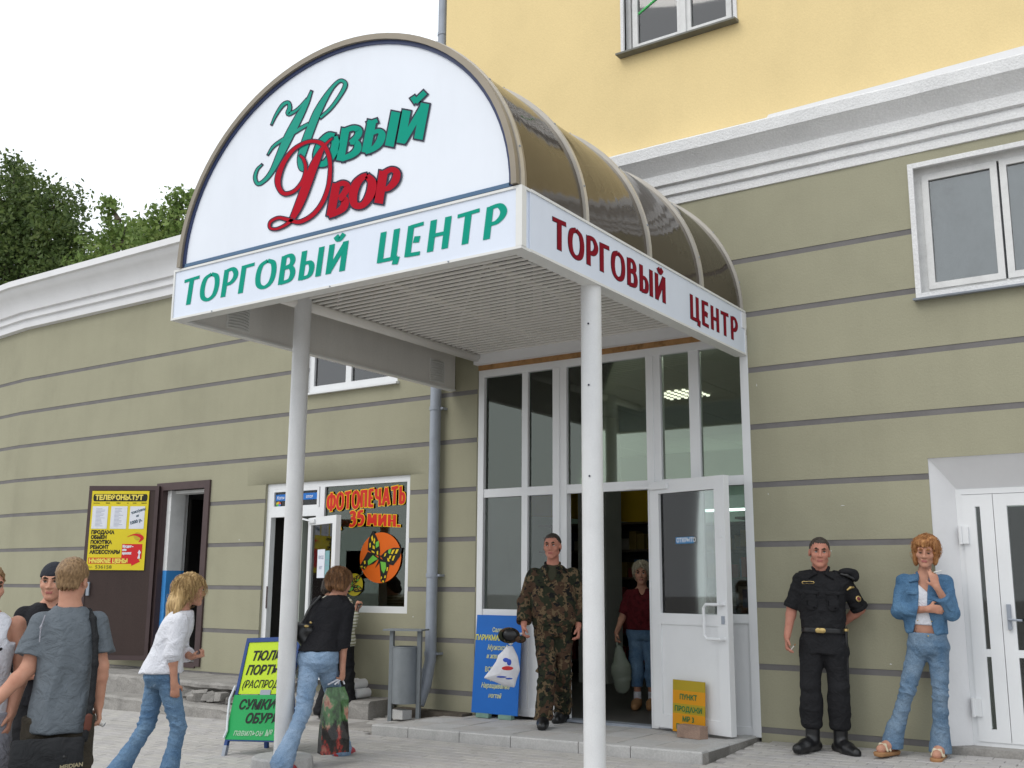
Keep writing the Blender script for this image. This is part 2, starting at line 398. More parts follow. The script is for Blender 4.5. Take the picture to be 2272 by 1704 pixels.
# ---- the building
bld = thing('shop_building', 'long olive plastered shop building with grey bands, white cornice and yellow upper storey', 'building', (-6, 0, 0))
def rects(x0, x1, z0, z1, holes):
    """connected groups of (xa,xb,za,zb) cells outside the holes"""
    xs = sorted({x0, x1} | {min(max(v, x0), x1) for h in holes for v in h[:2]}); zs = sorted({z0, z1} | {min(max(v, z0), z1) for h in holes for v in h[2:]})
    cells = {}
    for i in range(len(xs) - 1):
        for j in range(len(zs) - 1):
            cx, cz = (xs[i] + xs[i + 1]) / 2, (zs[j] + zs[j + 1]) / 2
            if not any(h[0] < cx < h[1] and h[2] < cz < h[3] for h in holes): cells[(i, j)] = (xs[i], xs[i + 1], zs[j], zs[j + 1])
    groups = []; left = set(cells)
    while left:
        st = [left.pop()]; g = []
        while st:
            i, j = st.pop(); g.append((i, j))
            for n in ((i + 1, j), (i - 1, j), (i, j + 1), (i, j - 1)):
                if n in left: left.remove(n); st.append(n)
        groups.append([(k, cells[k]) for k in g])
    return groups
def wall_piece(name, x0, x1, z0, z1, holes, m, y=0.0, back=.008, mp=None):
    mp = mp or (lambda x, yy, z: (x, yy, z))
    for g in rects(x0, x1, z0, z1, holes):
        ids = {k for k, _ in g}; mb = MB()
        vi = {}
        def V(x, yy, z):
            k = (round(x, 4), round(yy, 4), round(z, 4))
            if k not in vi: vi[k] = len(mb.v); mb.v.append(mp(x, yy, z))
            return vi[k]
        for (i, j), (a, b, c, d) in g:
            mb.f.append((V(a, y, c), V(b, y, c), V(b, y, d), V(a, y, d)))
            if (i, j + 1) not in ids: mb.f.append((V(a, y, d), V(b, y, d), V(b, y + back, d), V(a, y + back, d)))
            if (i, j - 1) not in ids: mb.f.append((V(a, y + back, c), V(b, y + back, c), V(b, y, c), V(a, y, c)))
            if (i + 1, j) not in ids: mb.f.append((V(b, y, c), V(b, y + back, c), V(b, y + back, d), V(b, y, d)))
            if (i - 1, j) not in ids: mb.f.append((V(a, y + back, c), V(a, y, c), V(a, y, d), V(a, y + back, d)))
        part(name, mb, m, bld)
HR = [(-6.745, -3.60, -1, 3.70), (-2.045, 0.6, -1, 2.42), (-2.02, 0.0, 3.83, 5.02), (-6.75, -5.6, 4.1, 5.08)]
HL = [(-12.17, -11.12, .33, 2.68), (-9.12, -7.69, 1.03, 2.59), (-10.06, -9.12, .25, 2.59), (-10.4, -7.45, 2.585, 2.885), (-9.39, -7.92, 3.70, 4.95)]
BT = .026
zr = [4.428 - .54 * n for n in range(9)]; zl = [4.5405 - .54 * n for n in range(9)]
def wall(x0, x1, zb, zlow, ztop, holes, mp=None):
    edges = [ztop] + [v for z in zb for v in (z + BT, z - BT)] + [zlow]
    for i in range(0, len(edges), 2):
        if edges[i] - edges[i + 1] > .01: wall_piece('wall_course', x0, x1, edges[i + 1], edges[i], holes, M_olive, 0.0, .006, mp)
    for z in zb: wall_piece('band', x0, x1, z - BT, z + BT, holes, M_band, .005, .01, mp)
wall(-6.745, 4.0, zr, -.35, 5.16, HR)
wall(-15.75, -6.745, zl, -.6, 5.40, HL)
ca, sa = math.cos(math.radians(6)), math.sin(math.radians(6))
bend = lambda x, y, z: (-15.75 + (x + 15.75) * ca + y * sa, -(x + 15.75) * sa + y * ca, z)
wall(-20.5, -15.75, zl, -.6, 5.40, [], bend)
wall_piece('upper_wall', -7.31, 4.0, 5.70, 10.5, [(-4.88, -3.60, 6.955, 8.9)], M_yellow, 0.02, .25)
mb = MB().box(-7.31, -7.06, .27, 9, 5.9, 10.5); part('gable_wall', mb, M_yellow, bld)
mb = MB().box(-7.31, 4.0, .28, 9, 10.42, 10.55); part('roof', mb, M_zinc, bld)
# cornices: swept mouldings
def sweep(prof, path):
    mb = MB(); n = len(prof)
    for (x, y, dx, dy) in path:
        for (p, z) in prof: mb.v.append((x + dx * p, y + dy * p, z))
    for i in range(len(path) - 1):
        for k in range(n - 1): mb.f.append((i * n + k, (i + 1) * n + k, (i + 1) * n + k + 1, i * n + k + 1))
    return mb
PR = [(-.03, 5.80), (.205, 5.73), (.213, 5.715), (.208, 5.60), (.19, 5.585), (.15, 5.535), (.10, 5.49), (.078, 5.455), (.078, 5.345), (.035, 5.335), (.045, 5.322), (.045, 5.24), (.008, 5.228), (.018, 5.214), (.016, 5.14), (-.01, 5.135)]
pth = []
for i in range(60):
    x = -7.3 + i * 11.3 / 59; pth.append((x, 0.0 + rnd.gauss(0, .003), 0, -1))
co = part('cornice', sweep(PR, pth), M_wplaster, bld); autosmooth(co, 24)
PL = [(-.6, 6.10), (.44, 6.06), (.44, 5.965), (.39, 5.955), (.375, 5.93), (.36, 5.90), (.31, 5.86), (.25, 5.79), (.21, 5.72), (.185, 5.62), (.135, 5.61), (.135, 5.515), (.09, 5.50), (.085, 5.385), (-.01, 5.375)]
nx = math.tan(math.radians(3))
co = part('cornice', sweep(PL, [(-7.32, 0, 0, -1), (-15.75, 0, nx, -1), (-20.5, 4.75 * math.tan(math.radians(6)), sa, -ca)]), M_wsmooth, bld); autosmooth(co, 30)
mb = MB().quad((-20.5, 1.3, 6.095), (-15.75, .55, 6.095), (-15.75, 9, 6.095), (-20.5, 9, 6.095)).quad((-15.75, .55, 6.095), (-7.32, .55, 6.095), (-7.32, 9, 6.095), (-15.75, 9, 6.095)); part('flat_roof', mb, M_zinc, bld)
# white paint overlap above the right cornice
mb = MB(); pts = [(-3.35, 5.80), (-3.3, 5.86), (-2.2, 5.875), (-1, 5.90), (1, 5.92), (1, 5.79)]
mb.prism(pts, 'y', .012, .022); part('paint_overlap', mb, M_wsmooth, bld)

def frame_ring(x0, x1, z0, z1, w, y0, y1):
    m = MB(); m.box(x0, x1, y0, y1, z0, z0 + w); m.box(x0, x1, y0, y1, z1 - w, z1); m.box(x0, x0 + w, y0, y1, z0 + w, z1 - w); m.box(x1 - w, x1, y0, y1, z0 + w, z1 - w); return m
def lining(x0, x1, z0, z1, y1, m, sides='lrtb', name='reveal'):
    q = MB()
    if 'l' in sides: q.quad((x0, .008, z0), (x0, .008, z1), (x0, y1, z1), (x0, y1, z0))
    if 'r' in sides: q.quad((x1, .008, z1), (x1, .008, z0), (x1, y1, z0), (x1, y1, z1))
    if 't' in sides: q.quad((x0, .008, z1), (x1, .008, z1), (x1, y1, z1), (x0, y1, z1))
    if 'b' in sides: q.quad((x1, .008, z0), (x0, .008, z0), (x0, y1, z0), (x1, y1, z0))
    return part(name, q, m, bld)
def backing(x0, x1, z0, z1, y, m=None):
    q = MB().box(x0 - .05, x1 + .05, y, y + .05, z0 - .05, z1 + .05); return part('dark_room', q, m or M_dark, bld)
M_curt = mat('sky_tone_curtain', (0.40, 0.42, 0.43), 0.9, 0.45, 2.2, mapscale=(1, 1, .8))  # pale blotches imitate sky and clouds reflected in the panes

# right window, deep reveal, two old sashes
lining(-2.02, 0, 3.83, 5.02, .16, M_oldframe)
wo = part('window', frame_ring(-2.02, 0.0, 3.83, 5.02, .07, .09, .16), M_oldframe, bld)
part('trim', frame_ring(-2.045, .02, 3.81, 5.045, .045, -.012, .02), M_wplaster, wo)
for a_, b_ in ((-1.95, -1.335), (-1.315, -.65), (-.63, -.07)):
    part('sash', frame_ring(a_, b_, 3.90, 4.95, .055, .075, .12), M_oldframe, wo)
    part('pane', MB().box(a_ + .05, b_ - .05, .10, .104, 3.95, 4.90), M_oglass, wo)
part('sill', MB().prism([(-.07, 3.785), (-.075, 3.80), (.10, 3.835), (.10, 3.80)], 'x', -2.06, .05), M_zinc, wo)
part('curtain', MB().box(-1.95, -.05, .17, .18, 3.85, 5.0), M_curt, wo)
backing(-2.02, 0, 3.83, 5.02, .6)
# upper window in the yellow storey, dark sill, tape across a pane
lining(-4.88, -3.60, 6.955, 8.9, .16, M_oldframe)
wo = part('window', frame_ring(-4.88, -3.60, 6.955, 8.9, .06, .09, .16), M_oldframe, bld)
part('trim', frame_ring(-4.90, -3.58, 6.95, 8.95, .035, -.002, .03), M_wplaster, wo)
for a_, b_ in ((-4.79, -4.205), (-4.17, -3.66)):
    part('sash', frame_ring(a_, b_, 7.01, 8.84, .06, .07, .12), M_oldframe, wo)
    part('pane', MB().box(a_ + .055, b_ - .055, .10, .104, 7.06, 8.79), M_oglass, wo)
part('mullion', MB().box(-4.215, -4.16, .05, .16, 7.01, 8.84), M_oldframe, wo)
part('pole', MB().tube([(-4.74, .098, 7.43), (-4.26, .094, 7.67)], .012, 8), mat('green_tape', (0.10, 0.55, 0.16), .5, .05), wo)
part('sill', MB().prism([(-.09, 6.925), (-.09, 6.945), (.10, 6.975), (.10, 6.93)], 'x', -4.92, -3.57), M_sill, wo)
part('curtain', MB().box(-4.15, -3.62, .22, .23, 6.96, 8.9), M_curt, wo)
backing(-4.88, -3.6, 6.955, 8.9, .7)
# window above the entrance, seen through the slats
lining(-6.75, -5.6, 4.1, 5.08, .12, M_oldframe)
wo = part('window', frame_ring(-6.75, -5.6, 4.1, 5.08, .06, .04, .12), M_oldframe, bld)
for a_, b_ in ((-6.69, -6.34), (-6.34, -5.99), (-5.99, -5.66)):
    part('sash', frame_ring(a_, b_, 4.16, 5.02, .045, .02, .08), M_oldframe, wo)
    part('pane', MB().box(a_ + .04, b_ - .04, .05, .054, 4.2, 4.98), M_oglass, wo)
backing(-6.75, -5.6, 4.1, 5.08, .6)
# small left window half hidden by the canopy
lining(-9.39, -7.92, 3.70, 4.95, .12, M_wsmooth)
wo = part('window', frame_ring(-9.39, -7.92, 3.70, 4.95, .08, .02, .09), M_pvc, bld)
part('mullion', MB().box(-8.77, -8.68, .02, .09, 3.78, 4.87), M_pvc, wo)
for a_, b_ in ((-9.31, -8.77), (-8.68, -8.0)): part('pane', MB().box(a_, b_, .05, .054, 3.78, 4.87), M_oglass, wo)
part('sill', MB().prism([(-.06, 3.665), (-.06, 3.69), (.04, 3.705), (.04, 3.67)], 'x', -9.42, -7.89), M_pvc, wo)
part('blind', MB().box(-9.37, -7.94, .16, .17, 3.7, 4.95), mat('sky_reflection_blind', (.62, .67, .74), .8, .1, 3), wo)  # pale blue of the reflected sky is put into the blind's colour
backing(-9.39, -7.92, 3.7, 4.95, .5)
fan = thing('desk_fan', 'small grey desk fan behind the half hidden window under the canopy side', 'fan', (-9.1, .12, 3.79))
part('stand', MB().box(-9.16, -9.04, .10, .15, 3.782, 3.82).box(-9.11, -9.09, .12, .135, 3.82, 3.92), M_pvc, fan)
part('grille', MB().tube([(-9.10, .10, 3.97), (-9.10, .135, 3.97)], .075, 16), M_zinc, fan)

# right-hand double door in a white splayed recess
q = MB()
q.quad((-2.045, .01, -.02), (-2.045, .01, 2.42), (-1.87, .22, 2.16), (-1.87, .22, -.02))
q.quad((-2.045, .01, 2.42), (.6, .01, 2.42), (.43, .22, 2.16), (-1.87, .22, 2.16))
q.quad((.43, .22, -.02), (.43, .22, 2.16), (.6, .01, 2.42), (.6, .01, -.02))
part('door_recess', q, M_wsmooth, bld)
q = MB().box(-2.03, .6, .02, .9, -.2, .10); part('threshold', q, M_oldconc, bld)
dr = part('door_frame', frame_ring(-1.885, .44, .10, 2.165, .045, .20, .27), M_pvc, bld)
def leaf(x0, x1, panes, handle=None):
    lf = part('door', frame_ring(x0, x1, .135, 2.115, .10, .19, .235), M_pvc, bld)
    part('rail', MB().box(x0 + .1, x1 - .1, .192, .233, .80, .86), M_pvc, lf)
    for (a_, b_) in panes:
        part('pane', MB().box(a_, b_, .21, .214, .235, .80), M_clear, lf); part('pane', MB().box(a_, b_, .21, .214, .86, 2.015), M_clear, lf)
    return lf
lf = leaf(-1.84, -1.60, [(-1.74, -1.70)])
part('panel', MB().box(-1.74, -1.735, .193, .232, .24, 2.01).box(-1.665, -1.70, .193, .232, .24, 2.01), M_pvc, lf)
part('pane', MB().box(-1.735, -1.70, .196, .20, .235, .80), M_clear, lf)
for z in (1.78, .40): part('hinge', MB().box(-1.875, -1.80, .165, .195, z - .07, z + .07).tube([(-1.86, .16, z - .075), (-1.86, .16, z + .075)], .014, 8), M_pvc, lf)
lf = leaf(-1.595, -.72, [(-1.495, -.82)])
part('handle', MB().box(-1.555, -1.525, .165, .192, 1.02, 1.22).tube([(-1.54, .17, 1.10), (-1.54, .13, 1.10), (-1.44, .13, 1.095)], .010, 8), M_zinc, lf)
leaf(-.715, .40, [(-.6, .30)])
backing(-1.9, .45, .1, 2.1, 2.2)
part('dark_room', MB().box(-2.0, -1.95, .3, 2.2, .0, 2.2).box(.45, .5, .3, 2.2, 0, 2.2), M_dark, bld)

# left brown metal door standing open, blue and white painted passage behind
M_brown = mat('brown_metal_door', (0.048, 0.030, 0.026), 0.55, 0.18, 3, fine=.15, fscale=70, spec=.3, mapscale=(1, 1, .25))
M_brownf = mat('brown_door_frame', (0.075, 0.05, 0.05), 0.55, 0.15, 5)
lining(-12.17, -11.12, .33, 2.68, .2, M_brownf)
q = MB(); q.box(-12.19, -12.06, -.03, .06, .30, 2.70).box(-11.20, -11.10, -.03, .06, .30, 2.70).box(-12.06, -11.20, -.03, .06, 2.60, 2.70).box(-12.06, -11.20, -.02, .06, .28, .34)
part('door_frame', q, M_brownf, bld)
Mw = mat('passage_white', (.78, .79, .78), .8, .12, 3, bump=.3); Mb = mat('passage_blue', (.06, .29, .68), .6, .12, 3)
part('passage_wall', MB().box(-12.12, -11.98, .06, .30, 1.52, 2.60).box(-12.10, -12.02, .30, .38, 1.52, 2.60).box(-11.98, -11.2, .12, .3, 2.56, 2.60), Mw, bld)
part('passage_wall', MB().box(-12.12, -11.98, .06, .30, .3, 1.52).box(-12.10, -12.02, .30, .38, .3, 1.52), Mb, bld)
part('dark_room', MB().box(-13.2, -10.9, 1.6, 1.65, 0, 2.8).box(-13.2, -13.15, .40, 1.6, 0, 2.8).box(-13.15, -12.0, .40, .43, 0, 2.8).box(-13.2, -11.0, .3, 1.6, 2.62, 2.66).box(-11.15, -11.1, .1, 1.6, 0, 2.8), M_dark, bld)
part('passage_floor', MB().box(-12.1, -11.1, .06, 1.6, .2, .32), M_oldconc, bld)
ang = math.radians(180 + 31); hx, hy = -12.10, -.045
def on_leaf(hx, hy, ang):
    c, s = math.cos(ang), math.sin(ang)
    return lambda u, d, z: (hx + u * c - d * s, hy + u * s + d * c, z)
fl = on_leaf(hx, hy, ang)
def leafbox(F, u0, u1, d0, d1, z0, z1):
    m = MB().box(u0, u1, d0, d1, z0, z1); m.v = [F(*p) for p in m.v]; return m
bd = part('door', leafbox(fl, 0, .98, -.025, .025, .34, 2.66), M_brown, bld, label='brown metal door leaf swung open against the wall')
q = MB()
for a_ in ((0, .98, .34, .40), (0, .98, 2.60, 2.66), (0, .05, .40, 2.60), (.93, .98, .40, 2.60)): q.add(leafbox(fl, a_[0], a_[1], .0255, .034, a_[2], a_[3]))
part('edge_trim', q, M_brownf, bd)
part('handle', leafbox(fl, .86, .90, .03, .06, 1.18, 1.36), M_zinc, bd)
M_ydoor = (fl, bd)

# photo shop: white plastic door and window
lining(-9.12, -7.69, 1.03, 2.59, .12, M_olive, 'rtb'); lining(-10.06, -9.12, .25, 2.59, .12, M_olive, 'lt')
q = frame_ring(-9.14, -7.69, 1.03, 2.59, .075, -.03, .05)
wo = part('window', q, M_pvc, bld)
part('pane', MB().box(-9.065, -7.765, .0, .004, 1.105, 2.515), M_glass, wo)
df = part('door_frame', MB().box(-10.06, -9.98, -.03, .05, .25, 2.59).box(-9.98, -9.14, -.03, .05, 2.52, 2.59).box(-9.98, -9.14, -.03, .05, 2.17, 2.27).box(-9.20, -9.141, -.03, .05, .25, 2.17), M_pvc, bld)
part('transom', frame_ring(-9.98, -9.16, 2.27, 2.52, .035, -.028, .03), M_pvc, df)
part('pane', MB().box(-9.95, -9.19, .0, .004, 2.30, 2.49), M_clear, df)
part('latch', MB().box(-9.995, -9.975, -.036, -.03, 1.05, 1.32), M_brownf, df)
fp = on_leaf(-9.17, -.07, math.radians(-22))
pd = part('door', leafbox(fp, 0, .80, -.03, .03, .28, .36).add(leafbox(fp, 0, .80, -.03, .03, 2.04, 2.13)).add(leafbox(fp, 0, .085, -.03, .03, .36, 2.04)).add(leafbox(fp, .70, .80, -.03, .03, .36, 2.04)).add(leafbox(fp, .085, .70, -.03, .03, .98, 1.06)), M_pvc, bld, label='white plastic door leaf swung open in front of the photo window')
part('pane', leafbox(fp, .085, .70, -.004, .0, 1.06, 2.04), M_clear, pd)
part('panel', leafbox(fp, .085, .70, -.015, .015, .36, .98), M_pvc, pd)
part('closer', MB().bar((-9.75, -.04, 2.205), fp(.14, -.05, 2.09), .012, .02).add(leafbox(fp, .05, .22, -.055, -.03, 2.065, 2.105)), M_pvc, pd)
wo.location.y += .07; df.location.y += .07
q = MB(); nxx, nzz = 30, 8
for j in range(nzz + 1):
    for i in range(nxx + 1):
        x = -10.4 + 2.95 * i / nxx; dp = .085 * min(1, max(0, (x + 10.4) / .34)) * min(1, max(0, (-7.45 - x) / .30)); t = j / nzz
        q.v.append((x, dp * (1 - math.cos(t * math.pi / 2)) + .0005, 2.885 - .30 * t))
for j in range(nzz):
    for i in range(nxx): a = j * (nxx + 1) + i; q.f.append((a, a + nxx + 1, a + nxx + 2, a + 1))
part('lintel_curve', q, M_olive, bld, smooth=True)
M_wallgrey = mat('shop_back_wall', (.17, .17, .165), .9, .25, 1.8)
part('back_room', MB().box(-10.1, -7.6, 1.3, 1.36, .2, 2.7).box(-10.15, -10.1, .1, 1.3, .2, 2.7).box(-7.62, -7.57, .1, 1.3, .2, 2.7).box(-10.1, -7.6, .1, 1.3, .16, .22), M_dark, bld)
part('curtain', MB().prism([(-9.1 + i * .05, .35 + .03 * math.sin(i * 2.1)) for i in range(29)] + [(-7.7, .40), (-9.1, .40)], 'z', 1.05, 2.55), mat('dark_curtain', (.075, .08, .082), .8, .5, 5, mapscale=(3, 1, .3)), bld)

# small plaster chips and a scratch on the right wall
rc = random.Random(8)
for (x, z, w, h) in ((-3.45, 2.18, .012, .012), (-3.52, 3.20, .008, .03), (-3.1, .62, .012, .05), (-2.78, 2.05, .05, .006), (-2.9, 1.66, .012, .012), (-2.45, .72, .03, .01), (-7.6, 1.0, .014, .02), (-10.5, 1.9, .02, .012)):
    n = 7; part('plaster_chip', MB().prism([(x + w * .45 * rc.uniform(.5, 1) * math.cos(6.283 * k / n), z + h * .5 * rc.uniform(.5, 1) * math.sin(6.283 * k / n)) for k in range(n)], 'y', -.002, .002), M_wsmooth, bld)
part('scratch', MB().bar((-3.10, -.001, .47), (-3.06, -.001, .33), .006, .003, (0, 1, 0)), M_wsmooth, bld)
# ---- drain pipe on the wall, with clamps and a kinked foot
pipe = thing('drain_pipe', 'grey metal drain pipe on the olive wall beside the litter bin', 'drain pipe', (-7.27, -.1, .05))
part('pipe', MB().tube([(-7.27, -.09, 5.2), (-7.27, -.09, .55), (-7.29, -.11, .42)], .062, 14), M_zinc, pipe, smooth=False)
part('spout', MB().tube([(-7.285, -.105, .46), (-7.30, -.13, .30), (-7.33, -.22, .10)], [.066, .068, .075], 14), M_zinc, pipe)
for z in (3.30, 1.45, .62): part('clamp', MB().tube([(-7.27, -.09, z - .02), (-7.27, -.09, z + .02)], .070, 14).box(-7.20, -7.17, -.09, .0, z - .012, z + .012), M_zinc, pipe)
for o in pipe.children: autosmooth(o, 40)
up = thing('corner_drain_pipe', 'grey drain pipe at the corner of the yellow upper storey', 'drain pipe', (-7.40, .1, 6.1))
part('pipe', MB().tube([(-7.41, .08, 6.1), (-7.41, .08, 10.5)], .06, 14), M_zinc, up); autosmooth(up.children[0], 40)
part('clamp', MB().tube([(-7.41, .08, 8.0), (-7.41, .08, 8.04)], .067, 14), M_zinc, up)

# ---- old concrete steps along the left wall
stp = thing('concrete_steps', 'worn concrete steps along the wall below the brown door, edge broken', 'steps', (-11, -.6, -.1))
def rough_slab(x0, x1, yf, yb, ztf, zb, name, m, seed, hole=None):
    r = random.Random(seed); mb = MB(); n = int((x1 - x0) / .12) + 1
    rows = []
    for i in range(n + 1):
        x = x0 + (x1 - x0) * i / n; zt = ztf(x) + r.gauss(0, .004); jit = r.gauss(0, .008)
        dig = 0.0
        if hole and hole[0] < x < hole[1]: dig = .10 + r.uniform(0, .10)
        rows.append([(x, yb, zt), (x, yf + .03 + jit, zt), (x, yf + jit, zt - .025), (x, yf + jit + r.gauss(0, .006), zt - .06), (x, yf + jit + dig * .8, zt - .11), (x, yf + .01 + dig, zb)])
    k = len(rows[0])
    for rr in rows: mb.v += rr
    for i in range(n):
        for j in range(k - 1): mb.f.append((i * k + j, i * k + j + 1, (i + 1) * k + j + 1, (i + 1) * k + j))
    mb.f.append(tuple(range(k))[::-1]); mb.f.append(tuple(n * k + j for j in range(k)))
    o = part(name, mb, m, stp); return o
rough_slab(-15.5, -9.15, -.80, .05, lambda x: .215 - .004 * (x + 9), -.35, 'upper_step', M_oldconc, 1, (-10.4, -9.5))
rough_slab(-15.5, -9.05, -1.12, -.72, lambda x: .005 - .004 * (x + 9), -.35, 'lower_step', M_oldconc, 2)
rough_slab(-9.15, -7.80, -.47, .05, lambda x: .115, -.3, 'upper_step', M_oldconc, 3)
rough_slab(-9.10, -7.14, -1.08, -.45, lambda x: -.055 + .03 * (x + 7.2), -.35, 'lower_step', M_oldconc, 4)
rs = random.Random(5)
for i in range(7):
    x = -10.3 + i * .13 + rs.uniform(-.04, .04); s = rs.uniform(.04, .08); y = -.86 + rs.uniform(-.02, .05)
    mb = MB(); mb.box(-s, s, -s * .7, s * .7, -s * .6, s * .6); mb.v = [tuple(c + rs.uniform(-.018, .018) for c in p) for p in mb.v]
    mb.xf(Matrix.Translation((x, y, .04 + rs.uniform(0, .04))) @ Matrix.Rotation(rs.uniform(0, 3), 4, 'Z') @ Matrix.Rotation(rs.uniform(-.4, .4), 4, 'X'))
    part('broken_stone', mb, M_oldconc, stp)
part('soil', MB().box(-7.7, -6.75, -.20, -.02, -.05, .035), M_soil, stp)

# ---- entrance glazing
Yg = .05
fr = part('entrance_frame', MB(), M_pvc, bld)
def fbox(name, *a, m=None):
    return part(name, MB().box(*a), m or M_pvc, fr)
bpy.data.objects.remove(fr)
q = MB(); q.box(-6.735, -6.66, Yg - .05, Yg + .04, .04, 3.69).box(-3.68, -3.60, Yg - .05, Yg + .04, .04, 3.69).box(-6.66, -3.68, Yg - .05, Yg + .04, 3.61, 3.69)
fr = part('entrance_frame', q, M_pvc, bld)
for x0, x1, y0 in ((-5.765, -5.685, -.06), (-5.685, -5.605, -.045), (-4.67, -4.595, -.06), (-4.595, -4.52, -.045)): fbox('post', x0, x1, Yg + y0, Yg + .04, .04, 3.61)
for x0, x1 in ((-6.165, -6.09), (-4.215, -4.11)): fbox('mullion', x0, x1, Yg - .04, Yg + .03, .04, 3.61)
for x0, x1 in ((-6.66, -6.165), (-6.09, -5.765), (-5.605, -4.67), (-4.52, -4.215), (-4.11, -3.68)):
    fbox('transom', x0, x1, Yg - .04, Yg + .03, 2.28, 2.37)
    part('pane', MB().box(x0, x1, Yg - .004, Yg, 2.37, 3.61), M_glass, fr)
    if x0 != -5.605:
        fbox('rail', x0, x1, Yg - .04, Yg + .03, 1.02, 1.10); fbox('panel', x0, x1, Yg - .02, Yg + .02, .12, 1.02); fbox('rail', x0, x1, Yg - .04, Yg + .03, .04, .12)
        part('pane', MB().box(x0, x1, Yg - .004, Yg, 1.10, 2.28), M_clear, fr)
fbox('foam_strip', -6.73, -3.61, -.02, .06, 3.69, 3.745, m=mat('brown_foam', (.36, .20, .085), .95, .4, 12, bump=1, bscale=60))
fbox('threshold', -5.605, -4.67, -.02, .12, .03, .055, m=M_zinc)
part('reveal', MB().box(-6.75, -6.738, .0, .11, .0, 3.7), M_olive, fr)
# open leaf of the entrance
fe = on_leaf(-4.60, -.045, math.radians(-17.5))
ed = part('door', leafbox(fe, 0, .92, -.035, .035, .07, .19).add(leafbox(fe, 0, .92, -.035, .035, 2.22, 2.34)).add(leafbox(fe, 0, .11, -.035, .035, .19, 2.22)).add(leafbox(fe, .80, .92, -.035, .035, .19, 2.22)).add(leafbox(fe, .11, .80, -.035, .035, 1.00, 1.10)), M_pvc, bld, label='white glazed entrance door leaf standing open')
part('pane', leafbox(fe, .11, .80, -.004, .0, 1.10, 2.22), M_clear, ed)
part('panel', leafbox(fe, .11, .80, -.02, .02, .19, 1.00), M_pvc, ed)
hp = [(.88, -.035, 1.19), (.88, -.09, 1.19), (.72, -.09, 1.19), (.69, -.09, 1.16), (.69, -.09, .92), (.72, -.09, .89), (.88, -.09, .89), (.88, -.035, .89)]
part('handle', MB().tube([fe(*p) for p in hp], .014, 8), M_pvc, ed)
part('lock', leafbox(fe, .85, .885, -.042, -.035, 1.02, 1.09), M_zinc, ed); part('lock', leafbox(fe, .845, .885, -.042, -.035, 1.78, 1.86), M_pvc, ed)
part('closer', leafbox(fe, .02, .24, -.07, -.035, 2.26, 2.31).add(MB().bar((-4.9, -.02, 2.30), fe(.12, -.05, 2.28), .015, .025)), M_pvc, ed)
part('notice', leafbox(fe, .30, .52, -.010, -.006, 1.74, 1.80), mat('notice_blue', (.03, .22, .50), .5, .05), ed)
line(ed, mat('white_ink', (.8, .82, .84), .6, 0), 'ОТКРЫТО', .055, lambda u, v, d: fe(u, -.011 - d * .3, v), .31, 1.752, offset=.002, sx=.88)
# wall above the glazing under the canopy is closed by a white beam
bm = part('beam', MB().box(-6.74, -3.60, -.10, .015, 3.745, 3.90), M_wsmooth, bld)

# ---- inside the shop
LAMPS = ((-5.75, 2.35),)
M_ceil = mat('ceiling_tile', (.70, .71, .64), .9, .06, 2); M_floor = mat('shop_floor', (.09, .085, .08), .5, .2, 2)
room = MB()
room.quad((-9.5, .12, .05), (-2.2, .12, .05), (-2.2, 8, .05), (-9.5, 8, .05))
rf = struct('shop_floor', room, M_floor)
r2 = MB(); nx_ = 12
shop = thing('shop_interior', 'dim shop room seen through the entrance glass with tiled ceiling and green-grey walls', 'interior', (-5.5, 3, .05))
part('wall', MB().box(-9.5, -2.2, 8, 8.05, .05, 3.8), mat('green_grey_wall', (.40, .44, .39), .85, .12, 1.5), shop)
part('wall', MB().box(-9.55, -9.5, .12, 8, .05, 3.8), MATS['green_grey_wall'], shop)
part('wall', MB().box(-2.25, -2.2, .3, 8, .05, 3.8), MATS['green_grey_wall'], shop)
for i in range(8):
    for j in range(9):
        x = -9.5 + i * .9125; y = .12 + j * .876
        part('ceiling_tile', MB().box(x + .008, x + .9045, y + .008, y + .868, 3.72, 3.745), M_ceil, shop)
part('ceiling_grid', MB().box(-9.5, -2.2, .12, 8, 3.735, 3.76), mat('ceiling_grid', (.3, .3, .28), .8, .05), shop)
part('column', MB().box(-7.6, -7.15, 3.6, 4.05, .05, 3.72), mat('pale_wall', (.45, .46, .43), .85, .1, 2), shop)
part('side_wall', MB().box(-7.0, -6.72, .16, 1.0, .05, 3.72), MATS['pale_wall'], shop)
part('yellow_valance', MB().prism([(-9.4, 2.45), (-6.9, 2.25), (-6.9, 2.85), (-9.4, 3.05)], 'y', 4.6, 4.7), mat('yellow_board', (.55, .36, .02), .5, .05), shop)
for lx, ly in LAMPS:
    q = MB()
    for i in range(6):
        for j in range(6): q.box(lx + i * .1 - .018, lx + i * .1 + .018, ly + j * .1 - .018, ly + j * .1 + .018, 3.70, 3.719)
    part('lamp_grid', q, emit('lamp_white', (1, .98, .9), 1.8), shop, kind='stuff')
part('fill_strip', MB().box(-6.6, -3.8, .135, .165, 3.63, 3.655), emit('fill_glow', (.95, 1, .9), 9.0), shop)  # unseen glowing strip behind the top frame, added to brighten ceiling and room
part('lamp_tube', MB().box(-8.3, -5.4, 7.6, 7.66, 2.62, 2.66), emit('tube_light', (.75, 1, .9), 5.0), shop)
